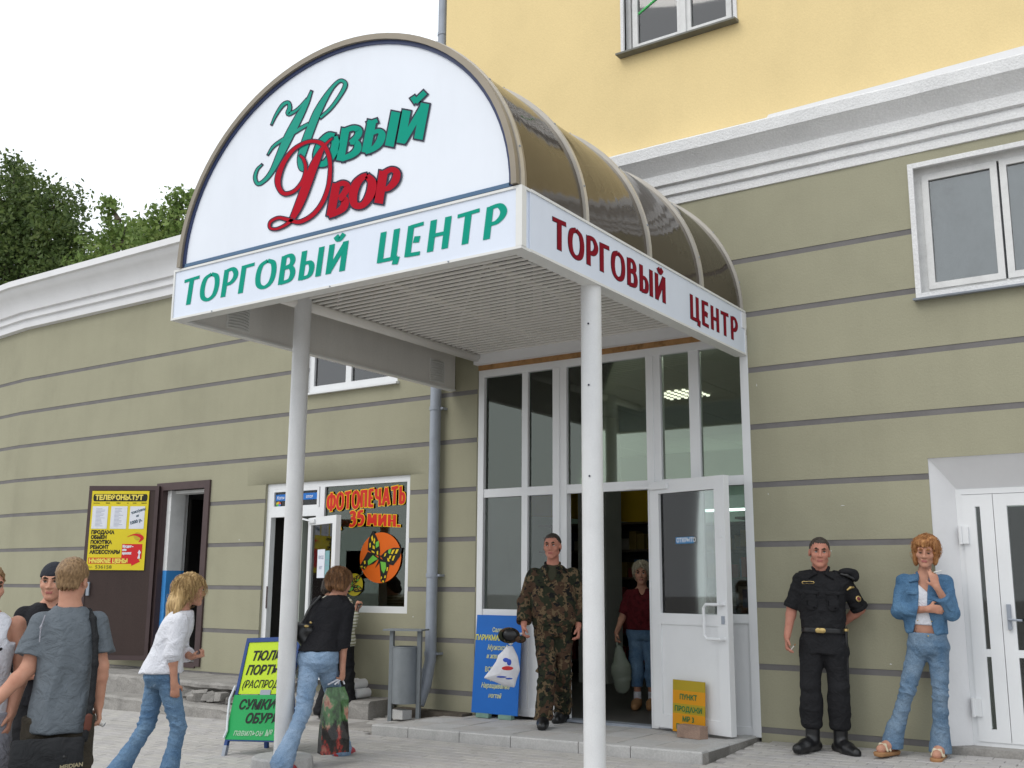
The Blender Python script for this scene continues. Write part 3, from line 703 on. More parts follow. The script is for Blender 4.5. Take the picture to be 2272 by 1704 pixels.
def shelf(x0, x1, y, nrow, label, seed):
    r = random.Random(seed); t = thing('shelf_unit', label, 'shelves', ((x0 + x1) / 2, y, .05), group='shelves in the shop')
    part('back', MB().box(x0, x1, y + .36, y + .38, .05, 2.3), mat('shelf_dark', (.05, .045, .04), .7, .2, 4), t)
    for i in range(nrow + 1):
        z = .25 + i * 2.0 / nrow; part('shelf', MB().box(x0, x1, y, y + .36, z, z + .03), mat('shelf_wood', (.11, .085, .06), .6, .2, 5), t)
    for i in range(nrow):
        z = .28 + i * 2.0 / nrow; x = x0 + .05
        while x < x1 - .15:
            w = r.uniform(.06, .16); h = r.uniform(.12, .28); c = r.choice(['a', 'b', 'c', 'd'])
            cc = {'a': (.25, .05, .04), 'b': (.30, .28, .24), 'c': (.05, .09, .16), 'd': (.22, .16, .05)}[c]
            part('package', MB().box(x, x + w, y + .05, y + .28, z, z + h), mat('goods_' + c, cc, .5, .15, 5), t); x += w + r.uniform(.01, .05)
shelf(-8.9, -7.0, 4.6, 5, 'tall dark shelf of goods deep in the shop left of the doorway view', 11)
shelf(-6.9, -5.6, 5.2, 5, 'tall dark shelf of goods deep in the shop behind the doorway', 12)
shelf(-5.5, -3.2, 4.2, 5, 'tall dark shelf of goods in the shop behind the open entrance door', 13)
# ================================================================== entrance canopy
M_sign = mat('white_sign_panel', (.70, .755, .86), .3, .03, 1.0, spec=.45, streak=.035)
M_signw = mat('white_arch_panel', (.76, .80, .87), .3, .03, .8, spec=.45, streak=.03)
M_alu = mat('white_profile', (.72, .72, .70), .4, .04, 5)
M_beige = mat('bronze_rim', (.25, .215, .165), .4, .10, 4, metal=.25, spec=.5)
M_rib = mat('aluminium_rib', (.50, .47, .42), .4, .08, 6, metal=.35, spec=.5)
M_blue = mat('navy_trim', (.035, .05, .12), .4, .1, 5)
M_green = mat('green_letters', (.012, .30, .215), .7, .04, 3, spec=.04)
M_greenl = mat('green_script_glare', (.030, .31, .235), .7, .04, 3, spec=.04)  # paler than the block letters: glare on the script is painted in
M_red = mat('red_letters', (.42, .012, .025), .7, .04, 3, spec=.04)
M_dred = mat('dark_red_letters', (.22, .012, .022), .7, .04, 3, spec=.04)
M_ink = mat('navy_ink', (.010, .010, .035), .5, 0)
M_back = mat('fascia_back', (.70, .685, .65), .7, .07, 2, fine=.05, mapscale=(1, 1, .3), streak=.06)
M_slat = mat('soffit_slat', (.82, .80, .76), .5, .04, 3)
M_post = mat('white_post_paint', (.70, .705, .71), .35, .06, 3, spec=.45, streak=.07, fine=.04)
def poly_mat():
    m, nt, p = _nm('bronze_polycarbonate'); nt.nodes.remove(p); o = nt.nodes['Material Output']
    t = nt.nodes.new('ShaderNodeBsdfTransparent'); t.inputs[0].default_value = (.62, .54, .43, 1)
    dfu = nt.nodes.new('ShaderNodeBsdfDiffuse'); dfu.inputs[0].default_value = (.075, .056, .038, 1)
    tr = nt.nodes.new('ShaderNodeBsdfTranslucent'); tr.inputs[0].default_value = (.24, .185, .125, 1)
    n = noise(nt, 2.0, 3, .5, mapscale=(1, 1, 1))
    r = ramp(nt, n.outputs['Fac'], [(.3, (.84, .84, .84)), (.7, (.92, .92, .92))])
    a = nt.nodes.new('ShaderNodeMixShader'); a.inputs[0].default_value = .45; nt.links.new(dfu.outputs[0], a.inputs[1]); nt.links.new(tr.outputs[0], a.inputs[2])
    b = nt.nodes.new('ShaderNodeMixShader'); nt.links.new(r, b.inputs[0]); nt.links.new(t.outputs[0], b.inputs[1]); nt.links.new(a.outputs[0], b.inputs[2])
    g = nt.nodes.new('ShaderNodeBsdfGlossy'); g.inputs['Roughness'].default_value = .09
    fr = nt.nodes.new('ShaderNodeFresnel'); fr.inputs[0].default_value = 1.75
    nb = noise(nt, 3.0, 2, .5, mapscale=(.5, 1.6, .5)); bp = nt.nodes.new('ShaderNodeBump'); bp.inputs['Strength'].default_value = .12; bp.inputs['Distance'].default_value = .05
    nt.links.new(nb.outputs['Fac'], bp.inputs['Height']); nt.links.new(bp.outputs[0], g.inputs['Normal']); nt.links.new(bp.outputs[0], fr.inputs['Normal'])
    c = nt.nodes.new('ShaderNodeMixShader'); nt.links.new(fr.outputs[0], c.inputs[0]); nt.links.new(b.outputs[0], c.inputs[1]); nt.links.new(g.outputs[0], c.inputs[2])
    nt.links.new(c.outputs[0], o.inputs[0]); return m
M_poly = poly_mat()

CX0, CX1, CYF, CZ0, CZ1 = -7.115, -3.605, -3.84, 3.49, 3.925
can = thing('entrance_canopy', 'barrel vaulted entrance canopy of bronze panels with white lettered fascia on two posts', 'canopy', (-5.36, -2, 0))
def arch(cx, a, b, z0, n=40, t0=0.0, t1=math.pi): return [(cx + a * math.cos(t0 + (t1 - t0) * i / n), z0 + b * math.sin(t0 + (t1 - t0) * i / n)) for i in range(n + 1)]
ACX, AHW, AR, AZ = -5.345, 1.70, 1.50, 3.935
# fascia boxes: lit sign faces with a light metal edge profile
front = part('front_fascia', MB().box(CX0 + .015, CX1 - .015, CYF + .004, CYF + .10, CZ0 + .015, CZ1 - .015), M_sign, can)
right = part('side_fascia', MB().box(CX1 - .10, CX1 - .004, CYF + .10, -.01, CZ0 + .015, CZ1 - .015), M_sign, can)
left = part('side_fascia', MB().box(CX0 + .004, CX0 + .06, CYF + .10, -.02, CZ0 + .015, CZ1 - .015), M_back, can)
e = .018
q = MB(); q.box(CX0, CX1, CYF - .006, CYF + .10, CZ1 - e, CZ1).box(CX0, CX1, CYF - .006, CYF + .10, CZ0, CZ0 + e).box(CX0, CX0 + e, CYF - .006, CYF + .02, CZ0 + e, CZ1 - e).box(CX1 - .045, CX1 + .004, CYF - .007, CYF + .045, CZ0 + e, CZ1 - e)
part('edge_profile', q, M_alu, front)
q = MB(); q.box(CX1 - .10, CX1 + .006, CYF + .10, -.01, CZ1 - e, CZ1).box(CX1 - .11, CX1 + .006, CYF + .10, -.01, CZ0, CZ0 + e).box(CX1 - .02, CX1 + .006, -.035, -.01, CZ0 + e, CZ1 - e)
part('edge_profile', q, M_alu, right)
part('edge_profile', MB().box(CX0 - .002, CX0 + .075, CYF + .10, -.02, CZ0, CZ0 + e).box(CX0 - .002, CX0 + .075, CYF + .10, -.02, CZ1 - e, CZ1), M_alu, left)
for x in (-6.6, -5.3, -4.2): part('rivet', MB().tube([(x, CYF - .012, CZ0 + .008), (x, CYF - .005, CZ0 + .008)], .006, 8), M_zinc, front)
for y in (-3.18, -.345):
    q = MB().box(CX0 + .06, CX0 + .066, y - .13, y + .13, 3.54, 3.79)
    vg = part('vent_grille', q, M_alu, left)
    for i in range(9):
        z = 3.555 + i * .0265; pp = [(CX0 + .072 + .035 * math.sin(math.pi * k / 8), y - .12 + .24 * k / 8, z) for k in range(9)]
        q2 = MB(); nb = 0
        for (x, yy, zz) in pp: q2.v += [(x, yy, zz - .008), (x - .012, yy, zz + .006)]
        for k in range(8): q2.f.append((2 * k, 2 * k + 2, 2 * k + 3, 2 * k + 1))
        vg2 = part('louvre', q2, M_alu, left)
# arch sign board
pan = arch(ACX, AHW - .050, AR - .050, AZ + .02, 48)
q = MB(); q.prism(pan, 'y', CYF + .01, CYF + .05); ab = part('arch_sign', q, M_signw, can)
def arch_ring(a0, b0, a1, b1, y0, y1, z0=AZ, n=48):
    o_ = arch(ACX, a0, b0, z0, n); i_ = arch(ACX, a1, b1, z0, n); m = MB()
    for (xo, zo), (xi, zi) in zip(o_, i_): m.v += [(xo, y0, zo), (xi, y0, zi), (xi, y1, zi), (xo, y1, zo)]
    for k in range(n):
        for j in range(4): m.f.append((4 * k + j, 4 * k + (j + 1) % 4, 4 * k + 4 + (j + 1) % 4, 4 * k + 4 + j))
    m.f += [(3, 2, 1, 0), (4 * n, 4 * n + 1, 4 * n + 2, 4 * n + 3)]
    return m
autosmooth(part('trim_ring', arch_ring(AHW - .032, AR - .032, AHW - .060, AR - .060, CYF - .004, CYF + .05), M_blue, ab), 40)
part('trim_bar', MB().box(CX0 + .12, CX1 - .09, CYF - .004, CYF + .05, AZ - .005, AZ + .024), mat('blue_trim', (.07, .14, .24), .4, .1), ab)
rim = part('arch_rim', arch_ring(AHW + .012, AR + .012, AHW - .032, AR - .032, CYF - .028, CYF + .10), M_beige, can); autosmooth(rim, 40)
RY = [-3.80, -2.95, -1.94, -.93, .0]
for i, y in enumerate(RY):
    rb = part('rib', arch_ring(AHW + .022, AR + .022, AHW - .012, AR - .012, y - .021, y + .021), M_rib, can); autosmooth(rb, 40)
    q = MB()
    for k in range(8):
        t = math.pi * (.06 + .125 * k); c, s = math.cos(t), math.sin(t)
        q.tube([(ACX + (AHW + .018) * c, y, AZ + (AR + .018) * s), (ACX + (AHW + .028) * c, y, AZ + (AR + .028) * s)], .008, 6)
    part('screws', q, M_zinc, rb, kind='stuff')
    if i < 4:
        y2 = RY[i + 1]; o_ = arch(ACX, AHW, AR, AZ - .01, 48); q = MB(); ny = 3
        for k in range(ny + 1):
            yy = y + .026 + (y2 - y - .052) * k / ny
            for (x, z) in o_: q.v.append((x, yy, z))
        n1 = len(o_)
        for k in range(ny):
            for j in range(n1 - 1): q.f.append((k * n1 + j, (k + 1) * n1 + j, (k + 1) * n1 + j + 1, k * n1 + j + 1))
        part('vault_panel', q, M_poly, can, smooth=True)
part('seal', arch_ring(AHW + .05, AR + .05, AHW - .02, AR - .02, .022, .045), mat('dark_sealant', (.05, .05, .055), .8, .3, 8, bump=1), can)
# slatted soffit on a frame
SZ = 3.855; SX0, SX1 = -6.70, -3.72
part('soffit_beam', MB().tube([(SX0, CYF + .12, SZ - .035), (SX0, -.02, SZ - .035)], .05, 12), M_slat, can, smooth=True)
part('soffit_beam', MB().box(SX1 - .03, SX1 + .03, CYF + .12, -.02, SZ - .06, SZ + .0), M_slat, can)
part('soffit_beam', MB().box(SX0, SX1, CYF + .10, CYF + .20, SZ - .05, SZ), M_slat, can)
for x in (-5.75, -4.72): part('carrier', MB().box(x - .02, x + .02, CYF + .2, -.02, SZ + .012, SZ + .04), M_slat, can)
ns = 40
for i in range(ns):
    y = CYF + .24 + i * (3.56 / (ns - 1)); part('slat', MB().box(SX0 + .04, SX1 - .03, y - .021, y + .021, SZ - .006, SZ + .006), M_slat, can)
part('light_ring', MB().tube([(-4.25 + .09 * math.cos(t * math.pi / 8), -2.6 + .09 * math.sin(t * math.pi / 8), SZ - .015) for t in range(17)], .010, 6), M_alu, can)
for (px, py) in ((-6.66, -2.79), (-3.69, -2.80)):
    g = G(px, py)
    po = part('post', MB().tube([(px, py, g + .02), (px, py, SZ - .005)], .0755, 24), M_post, can); autosmooth(po, 40)
q = MB().tube([(-6.66, -2.79, G(-6.66, -2.79) - .04), (-6.66, -2.79, G(-6.66, -2.79) + .10), (-6.66, -2.79, G(-6.66, -2.79) + .115)], [.26, .25, .235], 20)
single('post_plinth', q, M_kerb, 'round worn concrete plinth at the foot of the left canopy post', 'plinth', (-6.66, -2.79, G(-6.66, -2.79)))
for z in (3.2, 2.75, 2.1): part('bolt_head', MB().tube([(-3.69 + .02, -2.80 - .074, z), (-3.69 + .02, -2.80 - .080, z)], .007, 6), M_ink, can)
# lettering
ff = lambda u, v, d: (u, CYF + .004 - d, v)
spell('ТОРГОВЫЙ', can, M_green, lambda u, v, d: ff(-7.005 + u, 3.60 + v, d), .225, 1.845, wv=.19, wh=.12, shear=.13)
spell('ЦEНТР', can, M_green, lambda u, v, d: ff(-4.86 + u, 3.60 + v, d), .225, 1.10, wv=.19, wh=.12, gap=.17, shear=.13)
fs = lambda u, v, d: (CX1 - .004 + d, u, v)
spell('ТОРГОВЫЙ', can, M_dred, lambda u, v, d: fs(-3.46 + u, 3.605 + v, d), .215, 1.74, wv=.20, wh=.13, outline=M_ink, out_w=.035)
spell('ЦEНТР', can, M_dred, lambda u, v, d: fs(-1.25 + u, 3.585 + v, d), .215, 1.04, wv=.20, wh=.13, gap=.17, outline=M_ink, out_w=.035)
# painted logo on the arch board (drawing units mapped onto the board)
Hm = [0.69193, -0.08493, -6.40009, 0.12158, -0.78793, 5.5243, 0.08704, 0.02489]
def logo_pt(p, d):
    x, y = p[0] / 1000, p[1] / 1000; w = Hm[6] * x + Hm[7] * y + 1
    return ((Hm[0] * x + Hm[1] * y + Hm[2]) / w, CYF + .008 - d, (Hm[3] * x + Hm[4] * y + Hm[5]) / w)
LG = [
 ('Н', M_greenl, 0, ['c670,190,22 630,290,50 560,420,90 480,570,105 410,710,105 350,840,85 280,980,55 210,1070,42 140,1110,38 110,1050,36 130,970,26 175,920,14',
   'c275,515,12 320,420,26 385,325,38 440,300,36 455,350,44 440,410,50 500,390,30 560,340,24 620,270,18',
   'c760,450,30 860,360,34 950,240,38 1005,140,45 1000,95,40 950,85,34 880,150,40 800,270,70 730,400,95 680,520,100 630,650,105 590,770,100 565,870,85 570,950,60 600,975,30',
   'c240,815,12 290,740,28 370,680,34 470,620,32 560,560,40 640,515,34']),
 ('О', M_green, 1, ['c900,640,70 915,720,80 880,820,75 810,905,60 740,900,60 730,820,75 770,710,75 840,630,55 900,640,70']),
 ('В', M_green, 1, ['l1015,560,78 960,880,78', 'c1000,585,50 1090,555,50 1145,580,70 1130,640,60 1060,700,40', 'c1060,700,35 1120,700,60 1135,760,75 1080,820,60 970,865,50']),
 ('Ы', M_green, 1, ['l1278,480,85 1215,800,85', 'l1230,515,40 1330,480,40', 'c1270,610,40 1340,585,45 1375,620,75 1350,700,75 1290,760,55 1210,795,45']),
 ('Ы', M_green, 1, ['l1515,395,88 1448,735,88']),
 ('Й', M_green, 1, ['l1622,380,82 1562,705,82', 'l1805,310,86 1738,665,86', 'l1585,690,62 1790,340,62']),
 ('Й', M_green, 1, ['l1680,245,52 1718,300,52', 'l1708,295,52 1805,200,52']),
 ('Д', M_red, 2, ['c565,830,20 600,870,36 620,960,36 590,1080,40 510,1180,42 410,1210,50 355,1150,62 345,1050,75 400,900,60 500,770,45 620,700,40 720,690,44 800,730,55 850,830,50 865,960,45 850,1120,50', 'c865,960,45 850,1120,50 790,1290,52 690,1420,52 560,1490,50 450,1470,46 350,1450,36 270,1490,32 265,1550,30 330,1560,30 420,1520,36 490,1460,50',
   'c880,660,16 800,740,40 740,850,85 690,960,110 640,1090,120 590,1230,115 540,1350,100 490,1450,70']),
 ('В', M_red, 2, ['l925,1110,82 868,1432,82', 'c910,1135,48 990,1105,50 1035,1140,65 1000,1210,60 950,1250,40', 'c950,1250,38 1010,1270,70 1000,1340,75 940,1390,60 850,1430,48']),
 ('О', M_red, 2, ['c1230,1030,55 1280,1100,85 1260,1220,85 1190,1320,62 1110,1320,70 1090,1230,85 1120,1120,85 1180,1050,62 1230,1030,55']),
 ('Р', M_red, 2, ['l1395,985,86 1345,1305,86', 'c1390,1010,52 1470,970,50 1525,1000,70 1510,1080,75 1450,1150,55 1390,1170,40']),
]
for ch, m, lay, strokes in LG:
    ou, inn = MB(), MB()
    for i, s in enumerate(strokes):
        pts = [tuple(float(v) for v in p.split(',')) for p in s[1:].split()]
        q = catmull(pts, 6) if s[0] == 'c' else [np.array(p) for p in pts]
        script = ch in 'НД'; q = [np.array((p[0], p[1], p[2] * (.74 if script else 1))) for p in q]
        ribbon_mb(inn, q, lambda p, i=i: logo_pt(p, .0022 + lay * .003 + i * .0002))
        qo = [np.array((p[0], p[1], p[2] + (20 if script else 30))) for p in q]
        for k, k2 in ((0, 1), (-1, -2)):
            d = qo[k][:2] - qo[k2][:2]; qo[k][:2] += d / (np.hypot(*d) + 1e-9) * 16
        ribbon_mb(ou, qo, lambda p, i=i: logo_pt(p, .0012 + lay * .003 + i * .0002))
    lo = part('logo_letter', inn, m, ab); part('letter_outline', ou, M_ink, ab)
# ================================================================== figures: smooth solids polygonised with surface nets
F4 = np.float32
class S:
    """signed distance solid with a bounding sphere"""
    __slots__ = ('f', 'c', 'r')
    def __init__(s, f, c, r): s.f = f; s.c = np.array(c, F4); s.r = r
    def __call__(s, P):
        d = P - s.c; q = np.sqrt((d * d).sum(1)) - s.r; m = q < .06
        if m.any(): q[m] = s.f(P[m])
        return q
def A3(p): return np.array(p, F4)
def cone(a, b, ra, rb, sq=None):
    """tapered capsule; sq=(axis vector, factor) flattens it along the axis"""
    a, b = A3(a), A3(b); ab = b - a; L2 = max(float(ab @ ab), 1e-9)
    if sq: ax = A3(sq[0]) / np.linalg.norm(sq[0]); fac = sq[1]
    def f(P):
        d = P - a; t = np.clip((d @ ab) / L2, 0, 1); e = d - t[:, None] * ab
        if sq: u = e @ ax; e = e + (u * (1 / fac - 1))[:, None] * ax
        return np.sqrt((e * e).sum(1)) - (ra + (rb - ra) * t)
    return S(f, (a + b) / 2, math.sqrt(L2) / 2 + max(ra, rb))
def chain(pts, rs, k=.015):
    return U([cone(pts[i], pts[i + 1], rs[i], rs[i + 1]) for i in range(len(pts) - 1)], k)
def ell(c, r, R=None):
    c, r = A3(c), A3(r); Rm = None if R is None else np.array(R, F4)
    def f(P):
        d = P - c
        if Rm is not None: d = d @ Rm
        q = d / r; k0 = np.sqrt((q * q).sum(1)) + 1e-9; q2 = q / r; k1 = np.sqrt((q2 * q2).sum(1)) + 1e-9
        return k0 * (k0 - 1) / k1
    return S(f, c, float(r.max()))
def smin(a, b, k):
    h = np.clip(.5 + .5 * (b - a) / k, 0, 1); return b + (a - b) * h - k * h * (1 - h)
def U(L, k=.02):
    L = [s for s in L if s is not None]
    cs = np.array([s.c for s in L]); lo = (cs - np.array([[s.r] for s in L])).min(0); hi = (cs + np.array([[s.r] for s in L])).max(0)
    def f(P):
        d = L[0](P)
        for s in L[1:]: d = smin(d, s(P), k)
        return d
    return S(f, (lo + hi) / 2, float(np.linalg.norm(hi - lo) / 2))
def clip(s, p, n, rnd_=0.0):
    p, n = A3(p), A3(n) / np.linalg.norm(n)
    def f(P):
        d = s(P); e = (P - p) @ n
        return np.maximum(d, e) if not rnd_ else -smin(-d, -e, rnd_)
    return S(f, s.c, s.r)
def minus(s, t, k=.008):
    return S(lambda P: -smin(-s(P), t(P), k), s.c, s.r)
def grow(s, d): return S(lambda P: s(P) - d, s.c, s.r + abs(d))
def disp(s, fn, amp): return S(lambda P: s(P) - fn(P), s.c, s.r + amp)
def torso(sl, zlo=None, zhi=None, pw=2.3, rd=.02):
    """sl rows: z, cx, cy, half width, half depth, twist(deg)"""
    T = np.array([list(r) + [0] * (6 - len(r)) for r in sl], float); T = T[T[:, 0].argsort()]
    zz = np.linspace(T[0, 0], T[-1, 0], 80); tab = [np.interp(zz, T[:, 0], T[:, i]) for i in range(1, 6)]
    kern = np.ones(9) / 9; tab = [np.convolve(np.pad(t, 4, mode='edge'), kern, 'valid') for t in tab]
    a0, a1 = (T[0, 0] if zlo is None else zlo), (T[-1, 0] if zhi is None else zhi)
    def f(P):
        z = P[:, 2]; cx, cy, a, b, tw = [np.interp(z, zz, t) for t in tab]
        x = P[:, 0] - cx; y = P[:, 1] - cy; c, s = np.cos(np.radians(tw)), np.sin(np.radians(tw)); x, y = x * c + y * s, y * c - x * s
        q = (np.abs(x / a) ** pw + np.abs(y / b) ** pw) ** (1 / pw) + 1e-6
        d = np.sqrt(x * x + y * y) * (1 - 1 / q) ; d = np.where(q < .3, -np.minimum(a, b) * .7, d)
        e = np.maximum(z - a1, a0 - z)
        return -smin(-d, -e, rd).astype(F4)
    w = T[:, 3].max() + abs(T[:, 1]).max()
    return S(f, ((T[:, 1].min() + T[:, 1].max()) / 2, T[:, 2].mean(), (a0 + a1) / 2), math.hypot((a1 - a0) / 2, T[:, 3].max() + np.ptp(T[:, 1]) / 2 + np.ptp(T[:, 2])) + .02)
def wrinkle(amp, freq, seed, zsc=1.0, mask=None):
    """cloth folds: soft swells with sharper creases between them"""
    r = np.random.RandomState(seed); K = r.normal(size=(4, 3)) * np.array([1, 1, zsc]) * freq * .8; ph = r.uniform(0, 6.3, 4)
    def f(P):
        w = P + .025 * np.sin(P[:, ::-1] * freq * .5 + seed)
        n = sum(1 - 2 * np.abs(np.sin(w @ K[i] * .5 + ph[i])) for i in range(2)) * .5 + sum(np.sin(w @ K[i] + ph[i]) for i in range(2, 4)) * .3
        return (amp * np.maximum(n, -.45) * (1 if mask is None else mask(P))).astype(F4)
    return f
def decal(s, c, r, th=.0022):
    """thin print lying on the front of solid s inside an ellipse (x,z)"""
    g = grow(s, th); c = A3(c); ring = S(lambda P: ((np.sqrt(((P[:, 0] - c[0]) / r[0]) ** 2 + ((P[:, 2] - c[2]) / r[1]) ** 2) - 1) * min(r)).astype(F4), c, max(r) + .15)
    return S(lambda P: np.maximum(np.maximum(g(P), ring(P)), P[:, 1] - c[1]), c, max(r) + .06)
def net(s, h, pad=.02):
    """surface nets of solid s"""
    lo = s.c - s.r - pad; n = np.ceil((2 * (s.r + pad)) / h).astype(int) if np.ndim(s.r) else np.array([int(math.ceil(2 * (s.r + pad) / h))] * 3)
    B = 5; nb = n // B + 1; H = h * B
    # coarse pass picks the blocks near the surface
    ax = [lo[i] + (np.arange(nb[i]) + .5) * H for i in range(3)]
    C_ = np.stack(np.meshgrid(*ax, indexing='ij'), -1).reshape(-1, 3).astype(F4)
    d = np.abs(s(C_)); act = np.where(d < H * 1.6)[0]
    if len(act) == 0: return [], []
    bi = np.stack(np.unravel_index(act, nb), 1)
    mn = bi.min(0); bi = bi - mn; lo = lo + mn * H; dim = (bi.max(0) + 1) * B + 1
    D = np.full(dim, 1.0, F4); seen = np.zeros(dim, bool)
    g = np.stack(np.meshgrid(*[np.arange(B + 1)] * 3, indexing='ij'), -1).reshape(-1, 3)
    I = (bi[:, None, :] * B + g[None]).reshape(-1, 3); fl = np.unique(np.ravel_multi_index(I.T, dim)); I = np.stack(np.unravel_index(fl, dim), 1)
    D.reshape(-1)[fl] = s((lo + I * h).astype(F4)); seen.reshape(-1)[fl] = True
    inside = D < 0
    sl = [slice(0, -1), slice(1, None)]
    cnt = np.zeros(np.array(dim) - 1, np.int8); ok = np.ones(np.array(dim) - 1, bool)
    for a in (0, 1):
        for b in (0, 1):
            for c in (0, 1):
                v = (sl[a], sl[b], sl[c]); cnt += inside[v]; ok &= seen[v]
    cell = ok & (cnt > 0) & (cnt < 8); ci = np.stack(np.where(cell), 1)
    if len(ci) == 0: return [], []
    acc = np.zeros((len(ci), 3)); num = np.zeros(len(ci))
    for ax_ in range(3):
        o1, o2 = [i for i in range(3) if i != ax_]
        for u in (0, 1):
            for w in (0, 1):
                p = ci.copy(); p[:, o1] += u; p[:, o2] += w; q = p.copy(); q[:, ax_] += 1
                da, db = D[tuple(p.T)], D[tuple(q.T)]; m = (da < 0) != (db < 0)
                t = np.where(m, da / (da - db + 1e-12), 0); pos = p.astype(float); pos[:, ax_] += t
                acc[m] += pos[m]; num[m] += 1
    V = lo + (acc / num[:, None]) * h
    idx = np.full(cell.shape, -1, np.int64); idx[cell] = np.arange(len(ci)); F = []
    for ax_ in range(3):
        o1, o2 = (ax_ + 1) % 3, (ax_ + 2) % 3
        sa_ = [slice(None)] * 3; sb_ = [slice(None)] * 3; sa_[ax_] = slice(0, -1); sb_[ax_] = slice(1, None)
        A_, B_ = inside[tuple(sa_)], inside[tuple(sb_)]; e = np.stack(np.where((A_ != B_) & seen[tuple(sa_)] & seen[tuple(sb_)]), 1)
        e = e[(e[:, o1] > 0) & (e[:, o2] > 0) & (e[:, o1] < dim[o1] - 1) & (e[:, o2] < dim[o2] - 1)]
        fl_ = A_[tuple(e.T)]; qs = []
        for (u, w) in ((0, 0), (-1, 0), (-1, -1), (0, -1)):
            p = e.copy(); p[:, o1] += u; p[:, o2] += w; qs.append(idx[tuple(p.T)])
        Q = np.stack(qs, 1); good = (Q >= 0).all(1); Q = Q[good]; fl_ = fl_[good]
        Q = np.where(fl_[:, None], Q, Q[:, ::-1]); F.append(Q)
    return V, np.concatenate(F)
def polybag(pts, y, th, soft=.09):
    """pillow-shaped bag whose outline is the polygon pts (x,z)"""
    V = np.array(pts, F4); n = len(V)
    def f(P):
        p = P[:, [0, 2]]; d = np.full(len(p), 9., F4); s = np.ones(len(p), F4)
        for i in range(n):
            a, b = V[i], V[i - 1]; e = b - a; w = p - a; t = np.clip((w @ e) / (e @ e), 0, 1); q = w - t[:, None] * e; d = np.minimum(d, np.sqrt((q * q).sum(1)))
            c1 = p[:, 1] >= a[1]; c2 = p[:, 1] < b[1]; c3 = e[0] * w[:, 1] > e[1] * w[:, 0]; s = np.where((c1 & c2 & c3) | (~c1 & ~c2 & ~c3), -s, s)
        d = d * s; t = .006 + th * np.sqrt(np.clip(-d / soft, 0, 1)); yy = np.abs(P[:, 1] - y) - t
        return np.maximum(d, yy).astype(F4)
    c = (V.min(0) + V.max(0)) / 2; return S(f, (c[0], y, c[1]), float(np.linalg.norm(V.max(0) - V.min(0)) / 2 + th))
def strands(hd, parent, m, n, ln, th=.02, seed=1, down=1.0, minz=-.06):
    """loose hairs lying over the hair mass"""
    r = np.random.RandomState(seed); mb = MB(); k = 0
    rad = np.array([.075 + th, .096 + th, .086 + th]); c = np.array([0, .018, .036])
    while k < n:
        d = r.normal(size=3); d /= np.linalg.norm(d)
        if d[1] < -.35 and d[2] < .55 or d[2] * .09 < minz: continue
        p = c + d * rad * .99; L = ln * r.uniform(.5, 1.2); pts = [p]; v = np.array([d[0] * .5, d[1] * .5, -.2]) + r.normal(size=3) * .3
        for i in range(4):
            q = (p - c) / rad; nn = q / rad; nn /= np.linalg.norm(nn); v = v + np.array([0, 0, -.45 * down]) + r.normal(size=3) * .22; v -= nn * (v @ nn) * .8; v /= np.linalg.norm(v)
            p = p + v * L / 4; pts.append(p + nn * .004 * r.uniform(0, 2.2))
        mb.tube([hd.p(*q) for q in pts], [.0018, .0017, .0016, .0013, .0006], 3, False); k += 1
    return part('loose_strands', mb, m, parent, kind='stuff', smooth=True)
def solid(name, s, m, parent, h=.008, label=None):
    V, Q = net(s, h)
    me = bpy.data.meshes.new(name)
    if len(V):
        me.vertices.add(len(V)); me.vertices.foreach_set('co', np.asarray(V, F4).ravel())
        me.loops.add(len(Q) * 4); me.loops.foreach_set('vertex_index', Q.ravel().astype(np.int32))
        me.polygons.add(len(Q)); me.polygons.foreach_set('loop_start', np.arange(0, len(Q) * 4, 4, dtype=np.int32)); 
        me.update(calc_edges=True); me.validate()
        me.polygons.foreach_set('use_smooth', np.ones(len(me.polygons), bool))
    me.materials.append(m); o = link(name, me, parent); BASE[o] = (0, 0, 0)
    return props(o, label)

